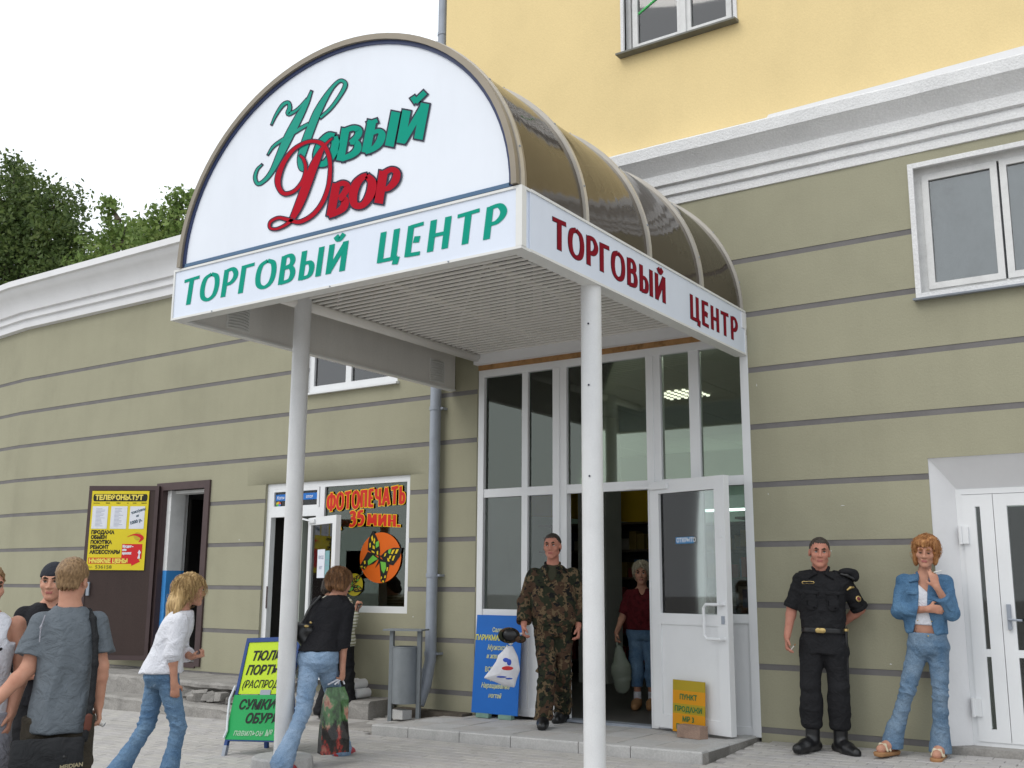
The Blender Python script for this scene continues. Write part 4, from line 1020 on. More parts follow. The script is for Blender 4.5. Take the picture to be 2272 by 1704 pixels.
# ---- anatomy -----------------------------------------------------------------
def basis(d, n):
    d = np.array(d, float); d /= np.linalg.norm(d); n = np.array(n, float); n -= d * (n @ d); n /= np.linalg.norm(n); return d, n, np.cross(d, n)
def hand(w, d, n, thumb, curl=.5, sc=1.0, spread=1.0, point=None):
    """w wrist, d along the fingers, n out of the palm, thumb = +1/-1 side; returns list of solids and the grip centre"""
    d, n, s = basis(d, n); s = s * thumb; w = np.array(w, float); L = []
    q = lambda a, b, c: w + (d * a + s * b + n * c) * sc
    L.append(cone(q(-.01, 0, 0), q(.03, .004, 0), .026 * sc, .034 * sc, (n, .55)))
    L.append(cone(q(.03, .006, 0), q(.078, .002, .0), .037 * sc, .038 * sc, (n, .40)))
    for i, (off, ln) in enumerate(((.029, .070), (.010, .078), (-.009, .072), (-.027, .056))):
        c = curl if point is None or i not in point else .08
        a1, a2, a3 = .55 * c * 1.5, 1.45 * c * 1.5, 2.1 * c * 1.5; p0 = q(.075 - abs(off) * .25, off, 0); l1, l2, l3 = ln * .46, ln * .32, ln * .28
        dv = lambda a: d * math.cos(a) + n * math.sin(a) + s * off * 1.5 * spread
        p1 = p0 + dv(a1) * l1 * sc; p2 = p1 + dv(a2) * l2 * sc; p3 = p2 + dv(a3) * l3 * sc
        L += [cone(p0, p1, .0098 * sc, .0090 * sc), cone(p1, p2, .0090 * sc, .0082 * sc), cone(p2, p3, .0082 * sc, .0068 * sc)]
    t0 = q(.018, .026, .006); t1 = t0 + (d * .6 + s * .75 + n * (.15 + .5 * curl)) * .040 * sc; t2 = t1 + (d * .85 + s * (.35 - .5 * curl) + n * (.1 + .7 * curl)) * .030 * sc
    L += [cone(t0, t1, .0145 * sc, .0110 * sc), cone(t1, t2, .0110 * sc, .0080 * sc)]
    return U(L, .007), q(.085, 0, .025)
def rotz3(a): c, s = math.cos(a), math.sin(a); return np.array([[c, -s, 0], [s, c, 0], [0, 0, 1.]])
def rotx3(a): c, s = math.cos(a), math.sin(a); return np.array([[1, 0, 0], [0, c, -s], [0, s, c]])
def roty3(a): c, s = math.cos(a), math.sin(a); return np.array([[c, 0, s], [0, 1, 0], [-s, 0, c]])
class Head:
    """head frame: face towards -Y; yaw>0 turns the face towards +X"""
    def __init__(s, c, yaw=0, pitch=0, tilt=0, sc=1.0, female=False):
        s.c = np.array(c, float); s.R = rotz3(math.radians(yaw)) @ rotx3(math.radians(pitch)) @ roty3(math.radians(tilt)); s.sc = sc; s.fem = female
    def p(s, x, y, z): return s.c + s.R @ (np.array([x, y, z]) * s.sc)
    def E(s, c, r): return ell(s.p(*c), np.array(r) * s.sc, s.R)
    def C(s, a, b, ra, rb): return cone(s.p(*a), s.p(*b), ra * s.sc, rb * s.sc)
    def skull(s):
        f = s.fem; j = .92 if f else 1.0
        big = U([s.E((0, .016, .036), (.078, .096, .086)), s.E((0, -.026, -.030), (.061 * j, .069, .084)), s.C((-.050 * j, -.008, -.060), (-.014, -.066, -.096), .020, .018), s.C((.050 * j, -.008, -.060), (.014, -.066, -.096), .020, .018),
                 s.E((0, -.072, -.098), (.022, .022, .020)), s.E((-.040, -.066, -.020), (.026, .024, .024)), s.E((.040, -.066, -.020), (.026, .024, .024)),
                 s.C((-.042, -.078, .030), (.042, -.078, .030), .013, .013)], .022)
        big = minus(big, U([s.E((-.031, -.104, .008), (.020, .017, .012)), s.E((.031, -.104, .008), (.020, .017, .012))], .004), .012)
        det = U([big, s.C((0, -.090, .016), (0, -.108, -.026), .0085, .0118), s.E((-.012, -.100, -.031), (.010, .011, .008)), s.E((.012, -.100, -.031), (.010, .011, .008)),
                 s.C((-.019, -.088, -.058), (.019, -.088, -.058), .0065, .0065), s.C((-.016, -.087, -.067), (.016, -.087, -.067), .0075, .0075),
                 s.E((-.077, .014, -.004), (.010, .020, .032)), s.E((.077, .014, -.004), (.010, .020, .032))], .008)
        return det
    def neck(s, base, r=.054): return cone(s.p(0, .022, -.060), base, r * .98 * s.sc, r * 1.12 * s.sc)
    def hair(s, th=.012, front=.060, side=-.01, back=-.075, sx=1.0, seed=1, rough=.003, taper=0.0):
        """cap of hair; front = lowest height over the face, side = in front of the ears, back = at the nape"""
        cap = s.E((0, .018, .036), (.075 + th * sx, .096 + th, .086 + th)); low = s.E((0, .045, -.030), (.066 + th * sx, .062 + th, .075))
        b = U([cap, low], .02); inv = s.R.T
        def f(P):
            q = ((P - s.c.astype(F4)) @ s.R.astype(F4)) / s.sc; d = b(P); x, y, z = q[:, 0], q[:, 1], q[:, 2]
            t = np.clip((y + .075) / .075, 0, 1); lim = front + (side - front) * t; lim = lim + .016 * np.exp(-((np.abs(x) - .046) / .018) ** 2) * np.clip(-y / .05, 0, 1) * (front > .063); t2 = np.clip((y - .034) / .035, 0, 1); lim = lim + (back - lim) * t2
            ang = np.arctan2(x, y); jag = .007 * np.sin(ang * 23 + seed) + .006 * np.sin(ang * 47 + 2 * seed) + .004 * np.sin(x * 310 + seed) + (.013 * np.sin(x * 62 + seed) if front < .0635 else 0)
            st = rough * (np.sin(ang * 37 + z * 60 + seed) + np.sin(ang * 61 - z * 90) + np.sin(x * 190 + y * 140 + seed) * .7)
            return np.maximum(d - st + taper * np.clip(.045 - z, 0, .2) * np.clip((y + .03) / .05, 0, 1), (lim + jag - z) * s.sc).astype(F4)
        return S(f, b.c, b.r + .03)
def skin_mat(name, c, red=.25):
    m, nt, p = _nm(name); n = noise(nt, 14, 3, .6)
    o = ramp(nt, n.outputs['Fac'], [(.3, (c[0] * .86, c[1] * .78, c[2] * .76)), (.55, c), (.75, (c[0] * 1.05, c[1] * 1.02, c[2]))])
    nt.links.new(o, p.inputs['Base Color']); p.inputs['Roughness'].default_value = .58; p.inputs['Specular IOR Level'].default_value = .3
    p.inputs['Subsurface Weight'].default_value = .05; p.inputs['Subsurface Radius'].default_value = (.012, .005, .003); return m
M_skin = skin_mat('skin_tone', (.52, .27, .185)); M_skinp = skin_mat('skin_tone_pale', (.60, .34, .245)); M_skinr = skin_mat('skin_tone_ruddy', (.50, .225, .16))
M_eye = mat('eye_white', (.62, .60, .57), .3, 0); M_iris = mat('eye_dark', (.03, .025, .02), .3, 0); M_lip = mat('lip', (.36, .12, .10), .5, .05); M_brow = mat('brow_hair', (.055, .035, .022), .8, .1)
def hair_mat(name, c1, c2, sc=(60, 60, 8)):
    m, nt, p = _nm(name); n = noise(nt, 1.0, 4, .6, mapscale=sc); o = ramp(nt, n.outputs['Fac'], [(.32, c1), (.5, tuple((a + b) / 2 for a, b in zip(c1, c2))), (.68, c2)])
    nt.links.new(o, p.inputs['Base Color']); p.inputs['Roughness'].default_value = .5; p.inputs['Specular IOR Level'].default_value = .3
    b = nt.nodes.new('ShaderNodeBump'); b.inputs['Strength'].default_value = .6; b.inputs['Distance'].default_value = .006; nt.links.new(n.outputs['Fac'], b.inputs['Height']); nt.links.new(b.outputs[0], p.inputs['Normal'])
    return m
def face(hd, parent, brow=M_brow, closed=False, look=0.0, lip=M_lip):
    for sx in (-1, 1):
        mb = MB(); r = .0112 * hd.sc; c = hd.p(.031 * sx, -.0832, .0065)
        for (mm, rad, cc, nm) in ((M_eye, r, c, 'eye'), (M_iris, .0062 * hd.sc, hd.p(.031 * sx + look, -.0904, .0068), 'iris')):
            if closed: continue
            solid(nm, ell(cc, (rad, rad, rad * .62), hd.R), mm, parent, h=rad / 3.2)
        solid('eyelash', chain([hd.p(.018 * sx, -.0925, .007 if closed else .0120), hd.p(.031 * sx, -.0950, .003 if closed else .0145), hd.p(.045 * sx, -.0885, .006 if closed else .0110)], [.0014 * hd.sc, .0018 * hd.sc, .0013 * hd.sc]), M_brow, parent, h=.0014)
        solid('eyebrow', chain([hd.p(.014 * sx, -.0945, .028), hd.p(.032 * sx, -.0955, .034), hd.p(.050 * sx, -.082, .029)], [.0040 * hd.sc, .0044 * hd.sc, .0026 * hd.sc]), brow, parent, h=.0022)
    solid('mouth', U([cone(hd.p(-.018, -.0915, -.0585), hd.p(.018, -.0915, -.0585), .0048 * hd.sc, .0048 * hd.sc), cone(hd.p(-.015, -.0915, -.0665), hd.p(.015, -.0915, -.0665), .0056 * hd.sc, .0056 * hd.sc)], .003), lip, parent, h=.0025)
def leg(hip, knee, ankle, r=(.088, .062, .058, .040)):
    hip, knee, ankle = (np.array(v, float) for v in (hip, knee, ankle)); m = knee + (ankle - knee) * .3
    return U([cone(hip, knee, r[0], r[1]), cone(knee, m, r[1], r[2]), cone(m, ankle, r[2], r[3])], .02)
def arm(sh, el, wr, r=(.050, .042, .041, .028)):
    sh, el, wr = (np.array(v, float) for v in (sh, el, wr)); m = el + (wr - el) * .25
    return U([cone(sh, el, r[0], r[1]), cone(el, m, r[1], r[2]), cone(m, wr, r[2], r[3])], .02)
def foot(ankle, toe, w=.042, h=.0):
    a, t = np.array(ankle, float), np.array(toe, float); heel = a + (a - t) * np.array([.28, .28, 0]); heel[2] = t[2]; mid = (a + t) / 2; mid[2] = t[2] + .018
    b = U([cone((heel[0], heel[1], t[2] + .012), mid, .034, w), cone(mid, t, w, .034), cone(a, mid, .040, .036)], .025)
    return clip(b, (0, 0, t[2] - .030), (0, 0, -1), .008)
def along(a, b, t): a, b = np.array(a, float), np.array(b, float); return a + (b - a) * t
def sleeve(sh, el, wr, t, extra, r=(.050, .042, .041, .028), loose=0.0):
    """t in 0..2 : 1 = elbow, 2 = wrist"""
    if t <= 1:
        e = along(sh, el, t); c = cone(sh, along(sh, el, min(t + .25, 1.4)), r[0] + extra, r[1] + extra + loose); return clip(c, e, np.array(el) - np.array(sh), .004)
    e = along(el, wr, t - 1); up = cone(sh, el, r[0] + extra, r[1] + extra + loose * .5); lo = cone(el, along(el, wr, t - 1 + .2), r[1] + extra + loose * .5, r[3] + extra + loose)
    return U([up, clip(lo, e, np.array(wr) - np.array(el), .004)], .02)
# ================================================================== people
def facing(x, y): return math.atan2(-(cam.location.x - x), (cam.location.y - y)) + math.pi   # local -Y towards the camera
def person(label, x, y, z, tilt=0.0, group=None):
    r = facing(x, y); o = thing('person', label, 'person', (x, y, z), group, r); BASE[o] = (0, 0, 0); o.rotation_euler.y = math.radians(tilt); return o
def held(name, label, cat, root, group=None):
    """a thing carried by a person: own top-level object sharing the person's frame"""
    o = thing(name, label, cat, tuple(root.location), group, root.rotation_euler.z); BASE[o] = (0, 0, 0); o.rotation_euler = root.rotation_euler; return o
def fold_bump(nt, p, strength=.55, sc=11):
    n = noise(nt, sc, 3, .55, mapscale=(1, 1, 1.25)); n.inputs['Distortion'].default_value = 1.6; n2 = noise(nt, 170, 2, .5)
    b = nt.nodes.new('ShaderNodeBump'); b.inputs['Strength'].default_value = strength; b.inputs['Distance'].default_value = .035; nt.links.new(n.outputs['Fac'], b.inputs['Height'])
    b2 = nt.nodes.new('ShaderNodeBump'); b2.inputs['Strength'].default_value = .25; b2.inputs['Distance'].default_value = .004; nt.links.new(n2.outputs['Fac'], b2.inputs['Height']); nt.links.new(b.outputs[0], b2.inputs['Normal']); nt.links.new(b2.outputs[0], p.inputs['Normal'])
def denim(name, c, fade):
    m, nt, p = _nm(name); n = noise(nt, 5, 4, .6); n2 = noise(nt, 160, 2, .5)
    a = ramp(nt, n.outputs['Fac'], [(.3, c), (.7, fade)]); b = ramp(nt, n2.outputs['Fac'], [(.35, (.82,) * 3), (.65, (1.1,) * 3)])
    mx = nt.nodes.new('ShaderNodeMixRGB'); mx.blend_type = 'MULTIPLY'; mx.inputs[0].default_value = 1; nt.links.new(a, mx.inputs[1]); nt.links.new(b, mx.inputs[2]); nt.links.new(mx.outputs[0], p.inputs['Base Color'])
    p.inputs['Roughness'].default_value = .85; p.inputs['Specular IOR Level'].default_value = .2; fold_bump(nt, p); return m
def cloth(name, c, var=.12, sc=6, rough=.85):
    if name in MATS: return MATS[name]
    m = mat(name, c, rough, var, sc, fine=.10, fscale=220, spec=.2); fold_bump(m.node_tree, m.node_tree.nodes['Principled BSDF'], .6, 9); return m
def camo():
    m, nt, p = _nm('camouflage_cloth'); n = noise(nt, 9, 3, .55); n2 = noise(nt, 12, 3, .55, mapscale=(1.2, 1.1, .9)); n3 = noise(nt, 18, 2, .5, mapscale=(.8, 1, 1.3))
    a = ramp(nt, n.outputs['Fac'], [(0, (.026, .030, .018)), (.50, (.026, .030, .018)), (.51, (.070, .042, .027)), (1, (.070, .042, .027))], 'CONSTANT')
    def over(base, nn, lo, hi, col):
        f = ramp(nt, nn.outputs['Fac'], [(0, (0,) * 3), (lo, (1,) * 3), (hi, (0,) * 3)], 'CONSTANT'); mx = nt.nodes.new('ShaderNodeMixRGB'); nt.links.new(f, mx.inputs[0]); nt.links.new(base, mx.inputs[1]); mx.inputs[2].default_value = (*col, 1); return mx.outputs[0]
    b = over(a, n2, .56, .66, (.135, .095, .055)); c = over(b, n3, .60, .90, (.012, .012, .012)); nt.links.new(c, p.inputs['Base Color'])
    p.inputs['Roughness'].default_value = .9; p.inputs['Specular IOR Level'].default_value = .15; fold_bump(nt, p, .6, 9); return m
M_camo = camo()
M_jeansb = denim('blue_jeans', (.075, .155, .28), (.19, .30, .43)); M_jeansl = denim('light_blue_jeans', (.15, .245, .38), (.32, .43, .58)); M_jacket = denim('denim_jacket', (.045, .115, .22), (.115, .225, .36)); M_jeansw = denim('washed_jeans', (.075, .145, .24), (.21, .29, .38))
M_black = cloth('black_uniform_cloth', (.017, .017, .019), .3); M_boot = mat('black_leather', (.010, .010, .011), .35, .1, 8, spec=.5); M_blackj = cloth('black_jacket_cloth', (.014, .014, .017), .2)
M_white = cloth('white_knit', (.72, .73, .78), .06); M_greyt = cloth('grey_tshirt', (.125, .145, .165), .16, 5); M_tank = cloth('white_tank', (.70, .71, .76), .05); M_sweat = cloth('grey_sweatpants', (.30, .30, .34), .08)
M_redb = cloth('dark_red_blouse', (.10, .010, .014), .5, 22); M_sole = mat('tan_leather', (.38, .20, .09), .6, .15, 9); M_strap_c = mat('cream_strap', (.62, .55, .40), .6, .1); M_redshoe = mat('red_shoe', (.42, .05, .06), .5, .1)
M_gold = mat('brass', (.55, .40, .16), .35, .2, 30, metal=.7); M_cig = mat('cigarette_paper', (.75, .74, .70), .8, .02)
H_dark = hair_mat('hair_dark', (.020, .016, .013), (.075, .06, .05), (120, 120, 60)); H_fair = hair_mat('hair_fair', (.13, .075, .035), (.30, .19, .095), (90, 90, 40)); H_blond = hair_mat('hair_blond', (.20, .115, .04), (.62, .43, .20)); H_auburn = hair_mat('hair_auburn', (.20, .070, .022), (.52, .26, .10)); H_brown = hair_mat('hair_brown', (.055, .025, .012), (.30, .15, .065)); H_grey = hair_mat('hair_greyblond', (.20, .17, .12), (.48, .42, .32))
def cigarette(label, root, a, b):
    c = held('cigarette', label, 'cigarette', root); part('paper', MB().tube([tuple(a), tuple(along(a, b, .72))], .0042, 8), M_cig, c); part('filter', MB().tube([tuple(along(a, b, .722)), tuple(b)], .0042, 8), M_sole, c)

# ---- guard in black uniform
R = person('man in black guard uniform standing with one hand behind his back by the olive wall', -2.93, -.33, G(-2.93, -.33), 1.8)
hd = Head((-.02, -.03, 1.628), yaw=3, pitch=2, tilt=2, sc=1.045)
tor = [(.86, 0, .01, .175, .120), (.95, 0, .005, .162, .116), (1.02, 0, 0, .152, .112), (1.15, 0, 0, .164, .120), (1.28, 0, 0, .182, .128), (1.38, 0, .008, .158, .108), (1.44, -.005, .015, .098, .080), (1.49, -.01, .02, .065, .06)]
sa, ea, wa = (-.172, .01, 1.395), (-.250, .02, 1.165), (-.292, -.05, .925); sb, eb, wb = (.172, .02, 1.395), (.300, .10, 1.175), (.13, .19, 1.02)
la = ((-.092, .01, .88), (-.108, -.02, .52), (-.095, .02, .10)); lb = ((.092, .01, .88), (.112, -.015, .52), (.125, .03, .10))
ha, gp = hand(wa, (-.02, -.03, -1), (.9, -.1, 0), 1, .42)
hb, _ = hand(wb, (-1, .05, -.2), (0, 1, 0), 1, .4)
body = U([hd.skull(), hd.neck((-.01, .02, 1.45), .058), torso([(z, a, b, c * .9, d * .88) for z, a, b, c, d in tor]), arm(sa, ea, wa), arm(sb, eb, wb), leg(*la, (.075, .052, .05, .036)), leg(*lb, (.075, .052, .05, .036)), ha, hb, foot((-.095, .02, .09), (-.2, -.12, .035)), foot((.125, .03, .09), (.225, -.12, .035))], .02)
solid('body', body, M_skinr, R, .006); face(hd, R)
solid('hair', hd.hair(.006, .080, .016, -.058, seed=2, rough=.0012, taper=.05), H_dark, R, .005)
sh = U([torso([(z, a, b, c + .012 + (.012 if .97 < z < 1.2 else 0), d + .016) for z, a, b, c, d in tor], .985, 1.475), cone((-.11, .015, 1.44), sa, .042, .056), cone((.11, .02, 1.44), sb, .042, .056), sleeve(sa, ea, wa, 1.0, .020, loose=.012), sleeve(sb, eb, wb, .98, .020, loose=.012)], .025)
sh = minus(disp(disp(sh, wrinkle(.009, 19, 4), .009), wrinkle(.006, 46, 5), .006), cone((-.012, -.10, 1.50), (-.012, -.02, 1.62), .050, .075), .01)
so_ = solid('shirt', sh, M_black, R, .007)
for (s_, e_, q) in ((sa, ea, 1.0), (sb, eb, .98)):
    c0, c1 = along(s_, e_, q - .10), along(s_, e_, q + .03); solid('rolled_cuff', clip(clip(cone(c0, c1, .076, .074), c1, np.array(e_) - np.array(s_), .006), c0, np.array(s_) - np.array(e_), .006), M_black, so_, .006)
for sx in (-1, 1):
    solid('collar', U([cone((-.012 + sx * .062, .0, 1.505), (-.012 + sx * .045, -.085, 1.455), .016, .014), cone((-.012 + sx * .045, -.085, 1.455), (-.012 + sx * .10, -.085, 1.415), .014, .008)], .01), M_black, so_, .005)
    solid('chest_pocket', clip(cone((sx * .085 - .005, -.134, 1.275), (sx * .085 - .005, -.132, 1.20), .052, .052, ((0, 1, 0), .28)), (0, 0, 1.30), (0, 0, 1)), M_black, so_, .005)
    solid('pocket_flap', cone((sx * .085 - .05, -.146, 1.295), (sx * .085 + .04, -.146, 1.295), .017, .017, ((0, 1, 0), .4)), M_black, so_, .005)
    solid('shoulder_strap', cone((sx * .10, .015, 1.478), (sx * .175, .015, 1.462), .020, .022, ((0, 0, 1), .5)), M_black, so_, .005)
solid('badge', cone((-.155, -.142, 1.375), (-.075, -.147, 1.378), .013, .013, ((0, 1, 0), .25)), M_gold, so_, .004); solid('badge_field', cone((-.152, -.1465, 1.375), (-.078, -.1515, 1.378), .0095, .0095, ((0, 1, 0), .2)), M_black, so_, .003)
t = along(sb, eb, .62); solid('sleeve_patch', cone(t + np.array([.035, -.062, 0]), t + np.array([.037, -.064, -.001]), .026, .026, ((.5, -.85, .1), .3)), M_gold, so_, .004); solid('sleeve_emblem', cone(t + np.array([.037, -.069, 0]), t + np.array([.038, -.069, 0]), .018, .018, ((.5, -.85, .1), .2)), mat('patch_maroon', (.16, .03, .04), .7, .1), so_, .003)
t = along(sb, eb, .25); solid('sleeve_arc', chain([t + np.array([-.005, -.075, -.012]), t + np.array([.02, -.070, .008]), t + np.array([.046, -.052, .010])], [.008, .009, .008]), M_gold, so_, .004)
tr = U([torso([(z, a, b, c + .012, d + .012) for z, a, b, c, d in tor[:3]] + [(.80, 0, .01, .19, .125)], .80, 1.0), leg((-.095, .01, .88), (-.110, -.015, .54), (-.100, .02, .235), (.108, .088, .085, .082)), leg((.095, .01, .88), (.114, -.012, .54), (.122, .03, .235), (.108, .088, .085, .082)), ell((-.10, .02, .225), (.085, .085, .05)), ell((.123, .03, .225), (.085, .085, .05))], .025)
tr = clip(clip(disp(disp(tr, wrinkle(.012, 20, 9, .8), .012), wrinkle(.003, 48, 8, .5), .003), (0, 0, .185), (0, 0, -1), .015), (0, 0, 1.0), (0, 0, 1), .005)
solid('trousers', tr, M_black, R, .007)
be = clip(clip(torso([(z, a, b, c + .022, d + .024) for z, a, b, c, d in tor[:4]], .9, 1.1), (0, 0, 1.012), (0, 0, 1), .004), (0, 0, .968), (0, 0, -1), .004)
bo = solid('belt', be, M_boot, R, .006); solid('buckle', cone((-.045, -.150, .990), (.0, -.152, .990), .021, .021, ((0, 1, 0), .3)), M_gold, bo, .004)
for (an, to) in (((-.097, .022, .0), (-.215, -.135, .0)), ((.124, .032, .0), (.235, -.135, .0))):
    a_ = np.array(an) + [0, 0, .10]; t_ = np.array(to) + [0, 0, .038]
    bt = U([grow(foot(a_, t_, .044), .010), cone(a_, a_ + [0, 0, .13], .056, .060)], .02); b_ = solid('boot', clip(bt, (0, 0, .002), (0, 0, -1)), M_boot, R, .007)
cigarette('lit cigarette in the right hand of the guard in black', R, gp + np.array([.0, -.015, -.03]), gp + np.array([.045, -.02, .03]))
bt = held('truncheon', 'black truncheon hanging at the left hip of the guard', 'truncheon', R)
part('shaft', MB().tube([(.178, -.03, 1.02), (.186, -.03, .56)], .016, 10), M_boot, bt, smooth=False); part('ring', MB().tube([(.178, -.03, .99), (.178, -.03, 1.01)], .026, 10), M_gold, bt)
cp_ = held('beret', 'black beret tucked under the left shoulder strap of the guard', 'beret', R)
solid('crown', U([ell((.205, -.015, 1.475), (.075, .05, .034)), ell((.262, -.02, 1.44), (.035, .04, .045))], .03), M_black, cp_, .006)
solid('band', chain([(.15, -.05, 1.455), (.20, -.06, 1.445), (.25, -.05, 1.42)], [.011, .011, .011]), M_boot, cp_, .004)

# ---- woman smoking in denim jacket and jeans
R = person('woman in blue denim jacket and flared jeans smoking, one arm folded, beside white doorway', -2.215, -.22, G(-2.215, -.22), 2.6)
hd = Head((.078, -.04, 1.615), yaw=-8, pitch=8, tilt=3, sc=1.0, female=True)
tor = [(.80, .085, .01, .120, .10), (.87, .085, .01, .150, .106), (.93, .08, .005, .140, .100), (1.04, .07, 0, .130, .098), (1.18, .062, 0, .148, .112), (1.28, .058, 0, .158, .118), (1.37, .055, .01, .150, .090), (1.43, .06, .015, .095, .068), (1.455, .062, .02, .055, .052)]
sa, ea, wa = (-.095, .01, 1.375), (-.135, -.02, 1.135), (.090, -.165, 1.165); sb, eb, wb = (.215, .01, 1.375), (.262, -.07, 1.145), (.150, -.175, 1.345)
la = ((.0, .01, .86), (-.085, -.03, .50), (-.20, .02, .085)); lb = ((.165, .01, .86), (.165, -.03, .50), (.160, .03, .085))
ha, _ = hand(wa, (1, .25, .0), (0, 1, 0), 1, .25, .92); hb, gp = hand(wb, (-.25, .15, 1), (-.3, .9, 0), 1, .38, .92, point=(0, 1))
body = U([hd.skull(), hd.neck((.062, .02, 1.42), .047), torso([(z, a, b, c * (.92 if z > .94 else .78), d * (.92 if z > .94 else .74)) for z, a, b, c, d in tor]), arm(sa, ea, wa, (.043, .036, .035, .024)), arm(sb, eb, wb, (.043, .036, .035, .024)), leg(*la, (.072, .048, .044, .034)), leg(*lb, (.072, .048, .044, .034)), ha, hb, foot((-.20, .02, .09), (-.285, -.12, .055), .036), foot((.16, .03, .09), (.125, -.14, .055), .036)], .018)
solid('body', body, M_skin, R, .006); face(hd, R, brow=H_auburn, closed=True, lip=mat('lip_rose', (.40, .13, .12), .45, .05))
hb_ = U([hd.hair(.024, .060, -.09, -.105, 1.12, 5, .0025), hd.E((-.074, .0, -.05), (.028, .045, .070)), hd.E((.072, .005, -.045), (.026, .045, .060)), hd.E((-.01, -.066, .092), (.055, .034, .022)), hd.E((-.040, -.074, .070), (.030, .020, .018)), hd.E((.02, .02, .115), (.06, .07, .022))], .018)
ho = solid('hair', disp(hb_, wrinkle(.003, 75, 3, .3), .003), H_auburn, R, .005); strands(hd, ho, H_auburn, 420, .085, .029, 5)
solid('top', clip(clip(torso([(z, a, b, c + .002, d + .008) for z, a, b, c, d in tor], 1.035, 1.40), (.05, 0, 1.325), (.9, 0, 1), .01), (0, 0, 1.035), (0, 0, -1), .004), M_tank, R, .006)
jk = U([torso([(z, a, b, c + .013 + (.014 if z < 1.1 else 0), d + .018) for z, a, b, c, d in tor], .965, 1.425), cone((.0, .015, 1.40), sa, .045, .056), cone((.12, .02, 1.40), sb, .045, .056), sleeve(sa, ea, wa, 1.93, .016, (.046, .041, .040, .034), loose=.004), sleeve(sb, eb, wb, 1.62, .018, (.046, .043, .042, .040), loose=.006)], .022)
def _open(P):
    w = np.interp(P[:, 2], [.95, 1.04, 1.18, 1.30, 1.42], [.085, .062, .034, .030, .045]); xc = np.interp(P[:, 2], [.95, 1.2, 1.42], [.050, .045, .058])
    return np.maximum(np.abs(P[:, 0] - xc) - w, P[:, 1] + .03).astype(F4)
opening = S(_open, (.05, -.1, 1.2), .5)
jk = minus(disp(disp(jk, wrinkle(.009, 22, 6), .009), wrinkle(.005, 52, 7), .005), opening, .008); jk = minus(jk, cone((.062, -.06, 1.455), (.062, -.03, 1.56), .046, .06), .01)
jo = solid('denim_jacket', jk, M_jacket, R, .007)
for sx in (-1, 1):
    solid('collar', U([cone((.062 + sx * .050, .0, 1.445), (.058 + sx * .052, -.09, 1.395), .016, .015), cone((.058 + sx * .052, -.09, 1.395), (.058 + sx * .105, -.085, 1.375), .015, .010)], .01), M_jacket, jo, .005)
    solid('pocket_flap', cone((.06 + sx * .065, -.134, 1.285), (.06 + sx * .125, -.118, 1.285), .016, .016, ((0, 1, 0), .35)), M_jacket, jo, .005)
    solid('button', ell((.058 + sx * .052, -.125, 1.07), (.006, .006, .006)), M_gold, jo, .003)
tr = U([ell((.085, -.004, .855), (.12, .112, .085)), torso([(z, a, b, c + .010, d + .010) for z, a, b, c, d in tor[1:4]] + [(.82, .085, .01, .115, .075)], .835, .985), leg((.012, .01, .86), la[1], la[2], (.086, .060, .056, .068)), leg((.155, .01, .86), lb[1], lb[2], (.086, .060, .056, .068)), cone((-.18, .01, .22), (-.205, .01, .03), .062, .090), cone((.16, .02, .22), (.158, .02, .03), .062, .090)], .035)
tr = clip(clip(disp(tr, wrinkle(.0075, 50, 12, 1.6, lambda P: .5 + .8 * np.exp(-((P[:, 2] - .5) / .12) ** 2)), .008), (0, 0, .055), (0, 0, -1), .006), (0, 0, .975), (0, 0, 1), .004)
jo = solid('jeans', tr, M_jeansw, R, .007); solid('button', ell((.082, -.128, .955), (.007, .007, .007)), M_gold, jo, .003)
for (an, to) in (((-.20, .02, .09), (-.285, -.12, .055)), ((.16, .03, .09), (.125, -.14, .055))):
    a_, t_ = np.array(an), np.array(to); dv = (a_ - t_) * [1, 1, 0]
    so_ = clip(clip(U([cone(t_ - dv * .1 + [0, 0, -.03], a_ + dv * .25 + [0, 0, -.06], .046, .042)], .01), (0, 0, .036), (0, 0, 1), .004), (0, 0, .001), (0, 0, -1), .004)
    sd = solid('sandal', so_, M_sole, R, .006)
    for q in (.18, .42):
        c_ = t_ + dv * q + [0, 0, .012]; pr_ = np.cross(dv / np.linalg.norm(dv), [0, 0, 1]); solid('strap', chain([c_ + pr_ * .042 - [0, 0, .02], c_ + pr_ * .022 + [0, 0, .022], c_ - pr_ * .022 + [0, 0, .022], c_ - pr_ * .042 - [0, 0, .02]], [.010] * 4), M_strap_c, sd, .005)
cigarette('cigarette at the lips of the woman in the denim jacket', R, gp + np.array([.065, -.02, .055]), gp + np.array([-.015, -.01, .035]))
